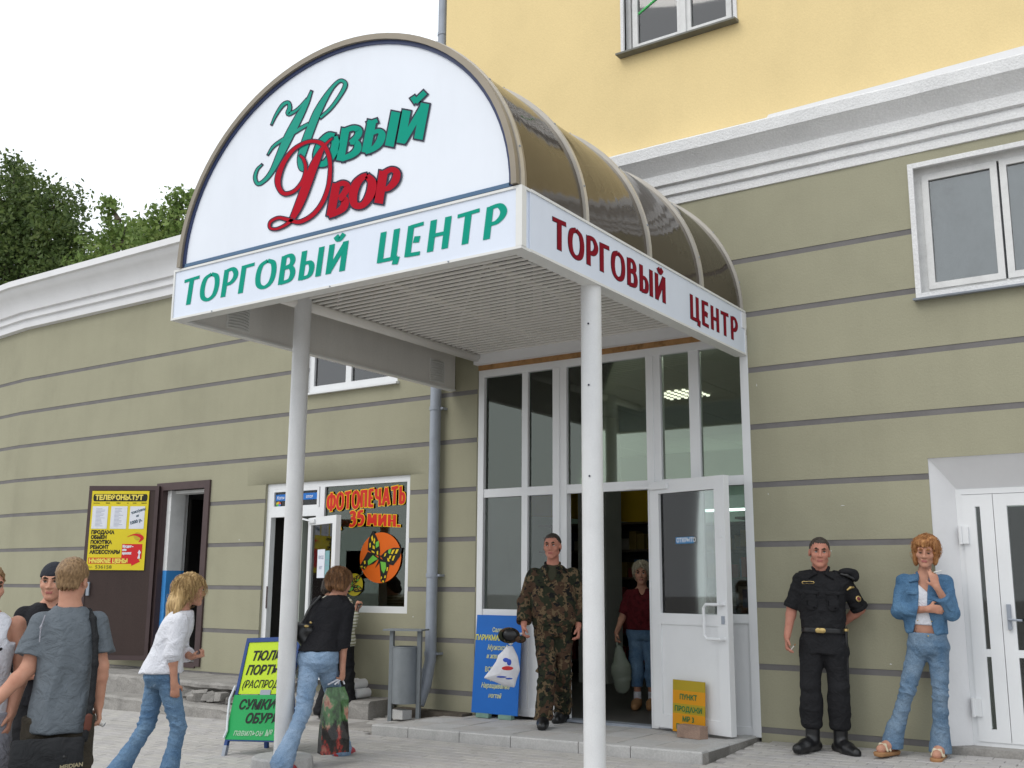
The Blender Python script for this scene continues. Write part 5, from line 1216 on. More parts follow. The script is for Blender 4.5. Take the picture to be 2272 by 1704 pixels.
# ---- shared recipes for the other figures
def build_body(R, hd, nb, tor, A, B, LA, LB, toes, hands, skin, fem=False, h=.006, nr=.054):
    ar = (.043, .036, .035, .025) if fem else (.050, .042, .041, .029); lr = (.070, .047, .043, .034) if fem else (.076, .052, .049, .037)
    fl = [foot(np.array(L[2]), t, .036 if fem else .042) for L, t in zip((LA, LB), toes)]
    b = U([hd.skull(), hd.neck(nb, nr), torso([(z, a, c, w * .9, d * .9, *r) for z, a, c, w, d, *r in tor]), arm(*A, ar), arm(*B, ar), leg(*LA, lr), leg(*LB, lr)] + fl + hands, .018)
    return solid('body', b, skin, R, h)
def build_top(R, name, m, tor, A, B, ta, tb, zlo, zhi, ex=.014, amp=.008, seed=1, neck=None, flare=0.0, fem=False, loose=.01, extra=(), h=.007, front=(0, -1), shoulder=.05, rr=None):
    r = rr or ((.045, .040, .040, .032) if fem else (.050, .044, .043, .036))
    sl = [(z, a, c, w + ex + flare * max(0, (zlo + .15 - z) / .15), d + ex + .004 + flare * max(0, (zlo + .15 - z) / .15), *q) for z, a, c, w, d, *q in tor]
    mid = np.mean([A[0], B[0]], 0)
    s = U([torso(sl, zlo, zhi)] + [cone(along(mid, P[0], .5) + np.array([0, 0, .022]), np.array(P[0]) - np.array([0, 0, .006]), shoulder - .016, shoulder - .002) for P in (A, B)] + [sleeve(P[0], P[1], P[2], t, ex, r, loose) for P, t in ((A, ta), (B, tb)) if t > 0] + list(extra), .022)
    s = disp(disp(s, wrinkle(amp * 1.0, 19, seed, .55), amp), wrinkle(amp * .4, 46, seed + 1, .7), amp * .4)
    if neck is not None: s = minus(s, neck, .008)
    return solid(name, clip(s, (0, 0, zlo), (0, 0, -1), .006), m, R, h)
def build_pants(R, m, tor, LA, LB, hem, waist, rad=(.100, .072, .068, .075), ex=.010, amp=.009, seed=2, flare=0.0, name='trousers', n=3, zk=.5, h=.007, zsc=1.2):
    rows = [r for r in sorted(tor) if r[0] < waist + .08]
    f = lambda L: [cone(along(L[1], L[2], .55), along(L[1], L[2], 1.02), rad[2] + .004, rad[3] + flare)] if flare else []
    s = U([torso([(z, a, c, w + ex, d + ex, *q) for z, a, c, w, d, *q in rows], rows[0][0], waist), leg(*LA, rad), leg(*LB, rad)] + f(LA) + f(LB), .022)
    s = disp(s, wrinkle(amp * .8, 44, seed, zsc * 1.3, lambda P: .55 + .8 * np.exp(-((P[:, 2] - zk) / .13) ** 2) + .4 * np.exp(-((P[:, 2] - .1) / .08) ** 2)), amp * 1.6)
    s = clip(s, (0, 0, waist), (0, 0, 1), .004)
    da = np.array(LA[2]) - np.array(LA[1]); db = np.array(LB[2]) - np.array(LB[1])
    if hem is not None: s = clip(s, (0, 0, hem), (0, 0, -1), .006)
    return solid(name, s, m, R, h)
def shoe(R, ankle, toe, m, ex=.010, h=.006, top=.06):
    s = clip(clip(grow(foot(np.array(ankle), toe, .04), ex), (0, 0, ankle[2] + top - .04), (0, 0, 1), .01), (0, 0, toe[2] - .034), (0, 0, -1))
    return solid('shoe', s, m, R, h)

# ---- man in camouflage stepping out of the entrance
R = person('man in camouflage jacket and trousers stepping out of the entrance', -5.56, -.42, PT(-5.56))
hd = Head((.04, -.05, 1.700), yaw=-14, pitch=0, tilt=-2, sc=1.03)
tor = [(.84, .05, .01, .16, .12), (.93, .052, 0, .185, .145), (1.05, .055, -.015, .20, .165), (1.18, .055, -.012, .205, .160), (1.33, .055, 0, .198, .140), (1.43, .052, .01, .165, .11), (1.50, .045, .012, .10, .08), (1.545, .042, .012, .066, .062)]
A = ((-.130, .01, 1.425), (-.225, .03, 1.165), (-.235, -.10, .945)); B = ((.240, .02, 1.425), (.295, .05, 1.17), (.290, -.06, .935))
LA = ((-.035, .0, .88), (-.01, -.10, .50), (-.045, -.09, .10)); LB = ((.135, .02, .88), (.135, .06, .50), (.145, .36, .12))
TA, TB = (-.06, -.245, .035), (.075, .255, .035)
h1, gp = hand(A[2], (-.05, -.1, -1), (1, 0, 0), 1, .62); h2, _ = hand(B[2], (0, -.05, -1), (-1, .1, 0), -1, .5)
build_body(R, hd, (.045, .015, 1.50), tor, A, B, LA, LB, (TA, TB), [h1, h2], M_skinr); face(hd, R, look=-.002)
solid('hair', hd.hair(.006, .082, .016, -.060, seed=4, rough=.0012, taper=.05), H_dark, R, .005)
nk = cone((.03, -.16, 1.38), (.042, -.01, 1.56), .035, .066)
solid('undershirt', clip(torso([(z, a, b, w * .93, d * .97) for z, a, b, w, d in tor], 1.30, 1.535), (0, 0, 1.32), (0, 0, -1)), cloth('olive_undershirt', (.055, .055, .035)), R, .007)
jo = build_top(R, 'jacket', M_camo, tor, A, B, 1.88, 1.88, .945, 1.525, .020, .010, 21, nk, .0, loose=.016, rr=(.058, .052, .050, .044))
solid('waistband', clip(clip(torso([(z, a, b, w + .020, d + .022) for z, a, b, w, d in tor], .9, 1.1), (0, 0, 1.005), (0, 0, 1), .01), (0, 0, .945), (0, 0, -1), .01), M_camo, jo, .007)
for sx in (-1, 1):
    solid('collar', U([cone((.042 + sx * .066, .01, 1.54), (.038 + sx * .055, -.075, 1.49), .018, .016), cone((.038 + sx * .055, -.075, 1.49), (.036 + sx * .062, -.125, 1.405), .018, .010)], .01), M_camo, jo, .006)
    solid('pocket_flap', cone((.05 + sx * .075, -.165, 1.335), (.05 + sx * .145, -.148, 1.335), .022, .022, ((0, 1, 0), .3)), M_camo, jo, .006)
build_pants(R, M_camo, tor, LA, LB, .075, .965, (.108, .088, .086, .090), amp=.014, seed=23)
shoe(R, (-.045, -.09, .10), TA, M_boot, .012); shoe(R, (.145, .36, .10), TB, M_boot, .012)
cp = held('camouflage_cap', 'camouflage peaked cap held upside down by the man in camouflage', 'cap', R)
solid('crown', minus(clip(ell((-.375, -.16, .855), (.105, .085, .075)), (-.36, -.235, .855), (.2, -1, .1), .006), ell((-.365, -.20, .86), (.078, .075, .058)), .006), M_camo, cp, .006)
solid('lining', ell((-.365, -.185, .858), (.082, .045, .062)), M_boot, cp, .007); solid('peak', ell((-.265, -.19, .82), (.055, .05, .035)), M_camo, cp, .006)
bg_ = held('plastic_bag', 'white plastic carrier bag with a red and blue print held by the man in camouflage', 'bag', R)
M_bagw = mat('white_plastic_film', (.66, .66, .70), .4, .10, 9, bump=.4, bscale=18, spec=.4)
bs = polybag([(-.400, .76), (-.335, .76), (-.285, .66), (-.262, .536), (-.322, .371), (-.425, .387), (-.605, .462), (-.50, .615)], -.16, .055)
bsol = disp(bs, wrinkle(.010, 40, 31, .6), .010)
solid('bag_body', bsol, M_bagw, bg_, .006)
for c, r_, m_ in (((-.40, -.16, .63), (.030, .020), mat('print_blue', (.03, .08, .45), .5, .1)), ((-.37, -.16, .61), (.022, .030), MATS['print_blue']), ((-.385, -.16, .555), (.055, .020), mat('print_red', (.55, .03, .03), .5, .1)), ((-.44, -.16, .475), (.050, .009), MATS['print_blue']), ((-.37, -.16, .46), (.035, .008), MATS['print_blue'])):
    solid('print_mark', decal(bsol, c, r_), m_, bg_, .0035)
solid('handle', chain([gp + np.array([0, 0, .02]), (-.30, -.16, .86), (-.36, -.16, .78)], [.010, .013, .02]), M_bagw, bg_, .005)

# ---- woman in red blouse inside the doorway
R = person('woman with short grey blond hair, dark red blouse and cropped jeans inside the doorway', -5.44, 1.25, .052)
hd = Head((.035, -.02, 1.435), yaw=-6, pitch=4, sc=1.0, female=True)
tor = [(.72, .04, .01, .13, .11), (.80, .04, .01, .175, .135), (.90, .04, 0, .165, .13), (1.02, .04, -.01, .16, .13), (1.12, .038, -.01, .165, .135), (1.20, .037, 0, .15, .10), (1.26, .036, .01, .10, .07), (1.29, .036, .012, .056, .055)]
A = ((-.105, .01, 1.205), (-.170, .0, .985), (-.245, -.09, .800)); B = ((.185, .01, 1.205), (.235, .03, .98), (.22, -.02, .78))
LA = ((-.035, .01, .76), (-.03, -.01, .44), (-.03, .02, .085)); LB = ((.115, .01, .76), (.125, -.01, .44), (.125, .02, .085))
TA, TB = (-.06, -.15, .035), (.10, -.15, .035)
h1, gp = hand(A[2], (-.1, 0, -1), (1, 0, 0), 1, .6, .9); h2, _ = hand(B[2], (0, 0, -1), (-1, 0, 0), -1, .4, .9)
build_body(R, hd, (.036, .012, 1.25), tor, A, B, LA, LB, (TA, TB), [h1, h2], M_skin, True, .007, .048); face(hd, R)
solid('hair', U([hd.hair(.022, .060, -.05, -.085, 1.1, 8, .005), hd.E((0, .0, .10), (.07, .08, .03))], .02), H_grey, R, .006); strands(hd, R.children[-1], H_grey, 90, .06, .028, 4)
build_top(R, 'blouse', M_redb, tor, A, B, .95, .95, .83, 1.275, .014, .007, 41, cone((.036, -.12, 1.22), (.036, -.02, 1.34), .035, .056), .01, True)
build_pants(R, M_jeansb, tor, LA, LB, .23, .88, (.095, .070, .064, .060), seed=43)
for L, T in ((LA, TA), (LB, TB)):
    solid('sock', cone(along(L[1], L[2], .78), L[2], .042, .040), M_tank, R, .007); shoe(R, L[2], T, M_sole, .008)
b2 = held('carrier_bag', 'greenish translucent carrier bag held by the woman inside the doorway', 'bag', R)
solid('bag_body', disp(U([cone((-.22, -.10, .62), (-.20, -.10, .40), .05, .11, ((0, 1, 0), .45)), cone((-.20, -.10, .40), (-.19, -.10, .25), .11, .09, ((0, 1, 0), .45))], .03), wrinkle(.012, 24, 5), .012), mat('green_plastic_film', (.22, .25, .20), .4, .15, 6), b2, .008)
solid('handle', chain([gp, (-.24, -.10, .68), (-.22, -.10, .62)], [.009, .012, .02]), MATS['green_plastic_film'], b2, .006)

# ---- woman in black jacket and jeans striding past the left post
R = person('woman in black jacket and light blue jeans striding away, shopping bag in her hand', -6.486, -2.54, G(-6.486, -2.54))
hd = Head((.120, .20, 1.500), yaw=128, pitch=14, sc=.99, female=True)
tor = [(.76, -.04, -.02, .11, .10, -40), (.84, -.045, -.03, .172, .138, -40), (.91, -.04, -.025, .168, .130, -40), (.99, -.02, .0, .142, .108, -40), (1.10, .008, .04, .138, .102, -38), (1.22, .045, .10, .158, .112, -35), (1.31, .072, .14, .158, .098, -33), (1.38, .092, .165, .10, .07, -33), (1.415, .10, .175, .055, .05, -33)]
A = ((-.060, .21, 1.325), (-.165, .17, 1.105), (-.06, .33, 1.06)); B = ((.198, .05, 1.285), (.165, -.03, 1.03), (.165, -.03, .795))
LA = ((-.105, -.03, .83), (-.145, -.18, .46), (-.285, -.46, .11)); LB = ((.025, -.02, .83), (.125, .18, .50), (.185, .40, .085))
TA, TB = (-.21, -.36, .035), (.275, .52, .035)
h1, _ = hand(A[2], (.6, .8, 0), (0, 0, -1), 1, .5, .92); h2, gp = hand(B[2], (.02, 0, -1), (-.8, .6, 0), 1, .7, .92)
build_body(R, hd, (.098, .17, 1.37), tor, A, B, LA, LB, (TA, TB), [h1, h2], M_skin, True, .006, .047); face(hd, R)
hr = U([hd.hair(.026, .055, -.06, -.072, 1.1, 3, .003), hd.E((0, .06, .055), (.075, .06, .06)), hd.E((-.065, .01, -.02), (.03, .05, .055)), hd.E((.065, .01, -.02), (.03, .05, .055))], .02)
ho = solid('hair', disp(hr, wrinkle(.003, 70, 7, .4), .003), H_brown, R, .005); strands(hd, ho, H_brown, 420, .07, .029, 7)
build_top(R, 'jacket', M_blackj, tor, A, B, 1.9, 1.30, .935, 1.40, .014, .007, 51, cone((.11, .22, 1.42), (.115, .24, 1.52), .045, .055), .012, True, loose=.010, rr=(.048, .043, .042, .040))
po = build_pants(R, M_jeansl, tor, LA, LB, None, .955, (.094, .066, .060, .068), amp=.0075, seed=53, flare=.026)
solid('pocket_patch', cone((.04, -.165, .85), (.085, -.120, .85), .028, .028, ((-.6, .8, 0), .2)), M_jeansb, po, .006)
for L, T in ((LA, TA), (LB, TB)): shoe(R, L[2], T, M_redshoe, .008)
hb = held('shoulder_bag', 'black leather shoulder bag under the arm of the woman in the black jacket', 'bag', R)
solid('bag_body', U([cone((-.235, .06, 1.135), (-.13, .02, 1.10), .040, .055), cone((-.20, .04, 1.08), (-.125, .02, .98), .06, .055)], .03), M_boot, hb, .006)
solid('strap', chain([(-.20, .05, 1.15), (-.12, .10, 1.30), (-.045, .15, 1.385), (-.06, .22, 1.30), (-.16, .13, 1.12)], [.010] * 5), M_boot, hb, .005)
solid('buckle', U([ell((-.15, -.02, 1.14), (.022, .012, .012)), ell((-.115, -.015, 1.17), (.012, .012, .012))], .005), M_gold, hb, .004)
sb_ = held('shopping_bag', 'glossy printed shopping bag in green, red and black carried by the woman in black jacket', 'bag', R)
def picture_mat():
    m, nt, p = _nm('bag_print'); n = noise(nt, 8, 4, .6, mapscale=(1.4, 1.4, .8)); tc = nt.nodes.new('ShaderNodeTexCoord'); sp = nt.nodes.new('ShaderNodeSeparateXYZ'); nt.links.new(tc.outputs['Object'], sp.inputs[0])
    up = ramp(nt, n.outputs['Fac'], [(.36, (.03, .05, .025)), (.46, (.05, .13, .04)), (.54, (.10, .20, .09)), (.60, (.42, .24, .17)), (.70, (.30, .10, .07))])
    lo = ramp(nt, n.outputs['Fac'], [(.40, (.012, .012, .012)), (.54, (.03, .025, .022)), (.60, (.30, .03, .025)), (.68, (.36, .15, .10))])
    ad = nt.nodes.new('ShaderNodeMath'); ad.operation = 'MULTIPLY_ADD'; ad.inputs[1].default_value = .35; nt.links.new(n.outputs['Fac'], ad.inputs[0]); nt.links.new(sp.outputs[2], ad.inputs[2])
    f = ramp(nt, ad.outputs[0], [(.50, (0,) * 3), (.54, (1,) * 3)]); mx = nt.nodes.new('ShaderNodeMixRGB'); nt.links.new(f, mx.inputs[0]); nt.links.new(lo, mx.inputs[1]); nt.links.new(up, mx.inputs[2]); nt.links.new(mx.outputs[0], p.inputs['Base Color'])
    p.inputs['Roughness'].default_value = .25; return m
q = MB(); zs = [.66, .56, .40, .24, .13]; wd = [.075, .100, .115, .122, .122]; dp = [.012, .03, .05, .055, .05]; rb_ = random.Random(3)
for z, w, d in zip(zs, wd, dp):
    for (sx, sy) in ((-1, -1), (-.33, -1.25), (.33, -1.2), (1, -1), (1, 1), (.33, 1.2), (-.33, 1.2), (-1, 1)):
        x, y = sx * w + rb_.gauss(0, .006), sy * d + rb_.gauss(0, .006); c, s = math.cos(.35), math.sin(.35)
        q.v.append((gp[0] - .035 + x * c - y * s, gp[1] + x * s + y * c, z - .02 + rb_.gauss(0, .006)))
for i in range(4):
    for k in range(8): q.f.append((i * 8 + k, i * 8 + (k + 1) % 8, (i + 1) * 8 + (k + 1) % 8, (i + 1) * 8 + k))
q.f.append(tuple(32 + k for k in range(8)))
part('bag_body', q, picture_mat(), sb_)
for dx, dy in ((-.045, -.02), (.04, .015)):
    part('handle', MB().tube([(gp[0] - .035 + dx - .02, gp[1] + dy, .66), tuple(gp + np.array([-.012 + dx * .2, dy, -.015])), tuple(gp + np.array([.012 + dx * .2, dy, -.015])), (gp[0] - .035 + dx + .035, gp[1] + dy, .66)], .008, 6), M_tank, sb_)

# ---- person in striped top behind her
R = person('person in striped top and black trousers bent at the photo shop window', -8.19, -.52, -.08)
hd = Head((-.13, .22, 1.38), yaw=150, pitch=20, sc=.97, female=True)
tor = [(.72, -.02, -.02, .12, .11, -30), (.80, -.02, -.02, .17, .13, -30), (.92, -.02, .0, .16, .12, -30), (1.05, -.035, .06, .155, .115, -30), (1.17, -.06, .12, .16, .11, -30), (1.25, -.08, .16, .14, .09, -30), (1.30, -.10, .18, .09, .065, -30), (1.325, -.11, .19, .055, .05, -30)]
A = ((-.20, .2, 1.23), (-.24, .18, 1.0), (-.14, .30, .95)); B = ((.055, .08, 1.22), (.115, .02, 1.0), (.155, .07, 1.15))
LA = ((-.085, -.02, .78), (-.09, -.02, .44), (-.16, .0, .09)); LB = ((.045, .0, .78), (.08, .02, .44), (.10, .05, .09))
TA, TB = (-.12, .16, .035), (.16, .2, .035)
h1, _ = hand(A[2], (.5, .8, 0), (0, 0, -1), 1, .5, .9); h2, gp = hand(B[2], (.2, 0, 1), (.8, -.3, 0), 1, .7, .9)
build_body(R, hd, (-.10, .18, 1.28), tor, A, B, LA, LB, (TA, TB), [h1, h2], M_skin, True, .007, .047); face(hd, R)
solid('hair', hd.hair(.02, .06, -.05, -.08, 1.05, 9, .005), H_dark, R, .006)
def stripes():
    m, nt, p = _nm('striped_cloth'); w = nt.nodes.new('ShaderNodeTexWave'); w.bands_direction = 'Z'; w.inputs['Scale'].default_value = 9; w.inputs['Distortion'].default_value = .8; tc = nt.nodes.new('ShaderNodeTexCoord'); nt.links.new(tc.outputs['Object'], w.inputs[0])
    nt.links.new(ramp(nt, w.outputs['Fac'], [(.0, (.55, .54, .46)), (.72, (.55, .54, .46)), (.78, (.20, .20, .10))]), p.inputs['Base Color']); p.inputs['Roughness'].default_value = .9; return m
build_top(R, 'striped_top', stripes(), tor, A, B, 1.9, 1.82, .76, 1.31, .014, .008, 61, None, .02, True, loose=.012)
build_pants(R, M_black, tor, LA, LB, .045, .90, (.105, .085, .08, .085), seed=63, flare=.02)
for L, T in ((LA, TA), (LB, TB)): shoe(R, L[2], T, M_boot, .008)
b3 = held('hand_bag', 'small dark brown handbag dangling from a raised hand at the photo window', 'bag', R)
M_bbag = mat('brown_leather', (.045, .020, .016), .35, .15, 8, spec=.5)
solid('bag_body', cone((.10, -.02, .87), (.085, -.02, .775), .038, .045, ((0, 1, 0), .6)), M_bbag, b3, .006); solid('flap', cone((.075, -.05, .885), (.12, -.05, .885), .022, .022, ((0, 1, 0), .4)), M_bbag, b3, .005)
part('strap', MB().tube([(.075, -.02, .90), tuple(gp + np.array([-.01, 0, -.01])), tuple(gp + np.array([.01, 0, -.01])), (.13, -.02, .90)], .006, 6), M_bbag, b3)

# ---- blonde girl in white jumper walking right
gx_, gy_ = -6.98, -3.78
R = person('girl with long wavy blond hair, white jumper and blue jeans walking towards the entrance', gx_, gy_, G(gx_, gy_))
hd = Head((.165, .0, 1.500), yaw=97, pitch=3, sc=.96, female=True)
tor = [(.76, -.02, 0, .11, .09, 80), (.84, -.02, 0, .160, .122, 80), (.92, -.01, 0, .155, .115, 80), (1.04, .015, 0, .135, .100, 80), (1.16, .055, 0, .148, .112, 80), (1.26, .080, 0, .150, .100, 80), (1.32, .098, 0, .10, .07, 80), (1.36, .108, 0, .054, .05, 80)]
A = ((.090, -.145, 1.265), (.055, -.165, 1.015), (.080, -.165, .800)); B = ((.105, .145, 1.265), (.12, .16, 1.02), (.20, .02, .985))
LA = ((.030, -.075, .83), (.135, -.07, .47), (.075, -.07, .085)); LB = ((-.045, .07, .83), (-.10, .07, .47), (-.30, .07, .12))
TA, TB = (.20, -.08, .035), (-.17, .08, .035)
h1, _ = hand(A[2], (.12, 0, -1), (0, 1, 0), 1, .45, .9); h2, gp = hand(B[2], (.9, -.3, .1), (0, 0, 1), 1, .7, .9)
build_body(R, hd, (.105, 0, 1.315), tor, A, B, LA, LB, (TA, TB), [h1, h2], M_skin, True, .006, .044); face(hd, R)
wave = lambda P: (.004 * np.sin(P[:, 2] * 48 + 2.5 * np.sin(P[:, 0] * 30 + P[:, 1] * 40)) + .002 * np.sin(P[:, 1] * 170 + P[:, 0] * 120 + P[:, 2] * 30)).astype(F4)
hr = U([hd.hair(.022, .050, -.07, -.10, 1.08, 6, .003), hd.E((0, .05, .04), (.085, .07, .08)), cone((.11, .0, 1.52), (.065, .0, 1.40), .082, .075), cone((.065, .0, 1.40), (.015, -.01, 1.26), .075, .040), cone((.09, -.07, 1.48), (.06, -.085, 1.32), .035, .026), cone((.09, .07, 1.48), (.06, .085, 1.32), .035, .026), cone((.05, -.03, 1.30), (-.005, -.035, 1.18), .04, .014)], .025)
ho = solid('hair', disp(hr, wave, .014), H_blond, R, .005); strands(hd, ho, H_blond, 460, .17, .026, 9, 1.5)
build_top(R, 'jumper', M_white, tor, A, B, 1.02, 1.7, .865, 1.345, .020, .009, 71, cone((.115, .0, 1.36), (.13, 0, 1.45), .045, .05), .022, True, loose=.014)
po = build_pants(R, M_jeansb, tor, LA, LB, None, .93, (.086, .061, .056, .068), amp=.0085, seed=73, flare=.022)
solid('back_pocket', cone((-.105, -.085, .80), (-.075, -.115, .80), .035, .035, ((-.6, -.6, 0), .25)), M_jeansw, po, .006)
for L, T in ((LA, TA), (LB, TB)): shoe(R, L[2], T, M_tank, .008)

# ---- young man in grey T-shirt seen from behind
gx_, gy_ = -5.69, -5.50
R = person('young man in grey T-shirt seen from behind with a black shoulder bag', gx_, gy_, G(gx_, gy_), group=None)
hd = Head((.012, .02, 1.622), yaw=160, pitch=2, tilt=-2, sc=1.03)
tor = [(.80, .0, 0, .135, .12), (.90, .0, 0, .145, .12), (1.02, .005, 0, .135, .112), (1.18, .012, 0, .146, .118), (1.30, .016, .0, .156, .116), (1.385, .016, .0, .136, .10), (1.445, .012, .0, .084, .072), (1.49, .012, .005, .064, .06)]
A = ((-.132, .0, 1.370), (-.185, -.03, 1.125), (-.385, -.10, .90)); B = ((.158, .02, 1.370), (.205, -.02, 1.13), (.21, .05, .90))
LA = ((-.085, 0, .84), (-.10, .05, .45), (-.10, .0, .09)); LB = ((.085, 0, .84), (.11, -.05, .45), (.12, -.1, .09))
TA, TB = (-.12, .16, .035), (.14, .05, .035)
h1, _ = hand(A[2], (-.8, -.2, -.5), (0, 1, -.3), -1, .4); h2, gp = hand(B[2], (.12, .05, -1), (-1, 0, 0), 1, .6)
build_body(R, hd, (.012, .01, 1.45), tor, A, B, LA, LB, (TA, TB), [h1, h2], M_skin, False, .006, .058); face(hd, R)
solid('hair', disp(hd.hair(.015, .066, .010, -.050, .9, 4, .001, .14), wrinkle(.0016, 120, 5), .002), H_fair, R, .005)
to_ = build_top(R, 'tshirt', M_greyt, tor, A, B, .72, .72, .765, 1.475, .022, .010, 81, cone((.012, .06, 1.49), (.012, .05, 1.60), .056, .066), .018, loose=.02, rr=(.056, .056, .05, .04))
solid('seam', chain([(-.118, -.095, 1.425), (-.135, -.118, 1.36), (-.135, -.125, 1.28)], [.004] * 3), M_sweat, to_, .003)
build_pants(R, cloth('olive_trousers', (.045, .038, .028)), tor, LA, LB, .06, .86, (.112, .090, .085, .088), seed=83)
for L, T in ((LA, TA), (LB, TB)): shoe(R, L[2], T, M_boot, .012)
ph = held('paper_roll', 'small roll of white paper in the hand of the man in grey T-shirt', 'paper', R)
part('roll', MB().tube([tuple(gp + np.array([.0, 0, .015])), tuple(gp + np.array([.055, -.02, -.02]))], .017, 12), M_cig, ph); part('core', MB().tube([tuple(gp + np.array([.0551, -.02004, -.0201])), tuple(gp + np.array([.056, -.0204, -.0206]))], .012, 12), M_zinc, ph)
mbag = held('messenger_bag', 'dark grey canvas messenger bag with printed lettering on the back of the young man', 'bag', R)
M_bag = cloth('black_canvas', (.020, .021, .023), .3, 8)
bgs = torso([(.30, -.045, -.175, .185, .055), (.50, -.045, -.185, .195, .065), (.68, -.045, -.175, .190, .050), (.75, -.045, -.165, .182, .034)], .30, .745, 5.0)
bb = solid('bag_body', disp(bgs, wrinkle(.006, 24, 91), .006), M_bag, mbag, .006)
fl_ = torso([(.40, -.045, -.200, .188, .055), (.52, -.045, -.202, .194, .060), (.70, -.045, -.190, .190, .045), (.755, -.045, -.175, .186, .036)], .42, .757, 5.0)
bf = solid('flap', clip(disp(fl_, wrinkle(.005, 26, 92), .005), (0, -.17, 0), (0, 1, 0), .01), M_bag, mbag, .006)
solid('pocket', clip(ell((-.085, -.262, .50), (.070, .02, .075)), (0, 0, .56), (0, 0, 1), .01), M_bag, mbag, .006); solid('stud', ell((.045, -.262, .665), (.010, .006, .010)), M_boot, mbag, .004)
for i, (tx, sz) in enumerate((('MEIDIAN', .030), ('* * *', .022), ('FASHION BAG', .017), ('SPORT LINE', .017), ('1998', .017))):
    line(mbag, mat('bag_ink', (.30, .26, .16), .7, .1), tx, sz, lambda u, v, d: (u, -.272 - d, v + u * .10), .085, .60 - i * .032, 'CENTER', .001)
st = mbag
solid('strap', chain([(.145, -.15, .74), (.165, -.13, .95), (.170, -.128, 1.15), (.160, -.118, 1.30), (.140, -.085, 1.405), (.115, .0, 1.445), (.08, .10, 1.39)], [.017] * 7), M_bag, mbag, .006)
solid('strap_pad', cone((.158, -.152, .86), (.154, -.154, .80), .021, .021, ((0, 1, 0), .4)), mat('brown_tag', (.10, .03, .018), .6, .1), mbag, .005)

# ---- man in black long sleeved shirt and cap behind him
gx_, gy_ = -6.80, -4.90
R = person('man in black long sleeved top and dark cap behind the man in grey', gx_, gy_, G(gx_, gy_))
hd = Head((.0, -.02, 1.605), yaw=-14, pitch=4, sc=1.04)
tor = [(.80, .0, 0, .15, .12), (.90, .0, 0, .165, .125), (1.02, .0, 0, .155, .115), (1.18, .0, 0, .170, .122), (1.32, .0, .0, .185, .122), (1.39, .0, .0, .165, .10), (1.45, .0, .0, .105, .075), (1.48, .0, .005, .064, .06)]
A = ((-.165, .0, 1.375), (-.215, .03, 1.095), (-.110, -.14, .985)); B = ((.165, .0, 1.375), (.22, .03, 1.10), (.12, -.15, 1.02))
LA = ((-.085, 0, .84), (-.11, -.02, .45), (-.12, .0, .09)); LB = ((.085, 0, .84), (.10, -.02, .45), (.11, 0, .09)); TA, TB = (-.15, -.15, .035), (.14, -.15, .035)
h1, _ = hand(A[2], (.9, -.3, -.1), (0, 0, 1), 1, .5); h2, _ = hand(B[2], (-.9, -.3, 0), (0, 0, 1), -1, .5)
build_body(R, hd, (0, .01, 1.44), tor, A, B, LA, LB, (TA, TB), [h1, h2], M_skin, False, .007); face(hd, R)
solid('hair', hd.hair(.006, .07, .0, -.06, seed=3), H_dark, R, .006)
ck = clip(hd.E((0, .016, .036), (.088, .108, .098)), hd.p(0, 0, .028), hd.R @ np.array([0, -.15, -1]), .006)
co_ = solid('cap', ck, cloth('grey_cap', (.028, .030, .038)), R, .006)
build_top(R, 'shirt', M_blackj, tor, A, B, 1.55, 1.55, .78, 1.465, .018, .010, 95, cone((0, -.10, 1.47), (0, -.03, 1.58), .05, .066), .012, loose=.014)
po = build_pants(R, M_black, tor, LA, LB, .06, .86, (.108, .088, .084, .090), seed=96)
solid('side_stripe', chain([(-.192, -.01, .80), (-.200, -.03, .55), (-.205, -.03, .30), (-.21, 0, .1)], [.007] * 4), M_tank, po, .005)
for L, T in ((LA, TA), (LB, TB)): shoe(R, L[2], T, M_boot, .012)

# ---- man in white vest at the left edge
gx_, gy_ = -6.095, -5.768
R = person('man in white sleeveless vest and grey sweatpants cut off by the left edge', gx_, gy_, G(gx_, gy_))
hd = Head((.0, -.02, 1.60), yaw=20, pitch=4, sc=1.04)
A = ((-.175, .0, 1.385), (-.22, .03, 1.10), (-.20, -.03, .87)); B = ((.175, .0, 1.385), (.225, .02, 1.11), (.185, -.05, .88))
h1, _ = hand(A[2], (0, 0, -1), (1, 0, 0), 1, .5); h2, _ = hand(B[2], (-.1, -.1, -1), (-1, 0, 0), -1, .5)
build_body(R, hd, (0, .01, 1.44), tor, A, B, LA, LB, (TA, TB), [h1, h2], M_skin, False, .007); face(hd, R)
solid('hair', hd.hair(.010, .066, .0, -.06, seed=3), H_fair, R, .006)
vs = disp(torso([(z, a, c, w * .97 + .006, d + .010) for z, a, c, w, d in tor], .86, 1.46), wrinkle(.007, 28, 97), .007)
for sx in (-1, 1): vs = minus(vs, cone((sx * .185, -.10, 1.32), (sx * .175, .10, 1.40), .060, .060), .006)
vo = solid('vest', minus(clip(vs, (0, 0, .86), (0, 0, -1), .005), cone((0, -.12, 1.46), (0, 0, 1.55), .06, .07), .006), M_tank, R, .006)
for (a_, b_) in (((.03, -.128, 1.22), (.10, -.118, 1.25)), ((.02, -.132, 1.12), (.07, -.126, 1.17)), ((.03, -.13, 1.04), (.10, -.118, 1.06)), ((.0, -.128, .97), (.08, -.12, .99))): solid('print_mark', cone(a_, b_, .020, .010, ((0, 1, 0), .4)), M_black, vo, .005)
build_pants(R, M_sweat, tor, LA, LB, .06, .89, (.118, .100, .098, .10), amp=.013, seed=98)
for L, T in ((LA, TA), (LB, TB)): shoe(R, L[2], T, M_tank, .012)
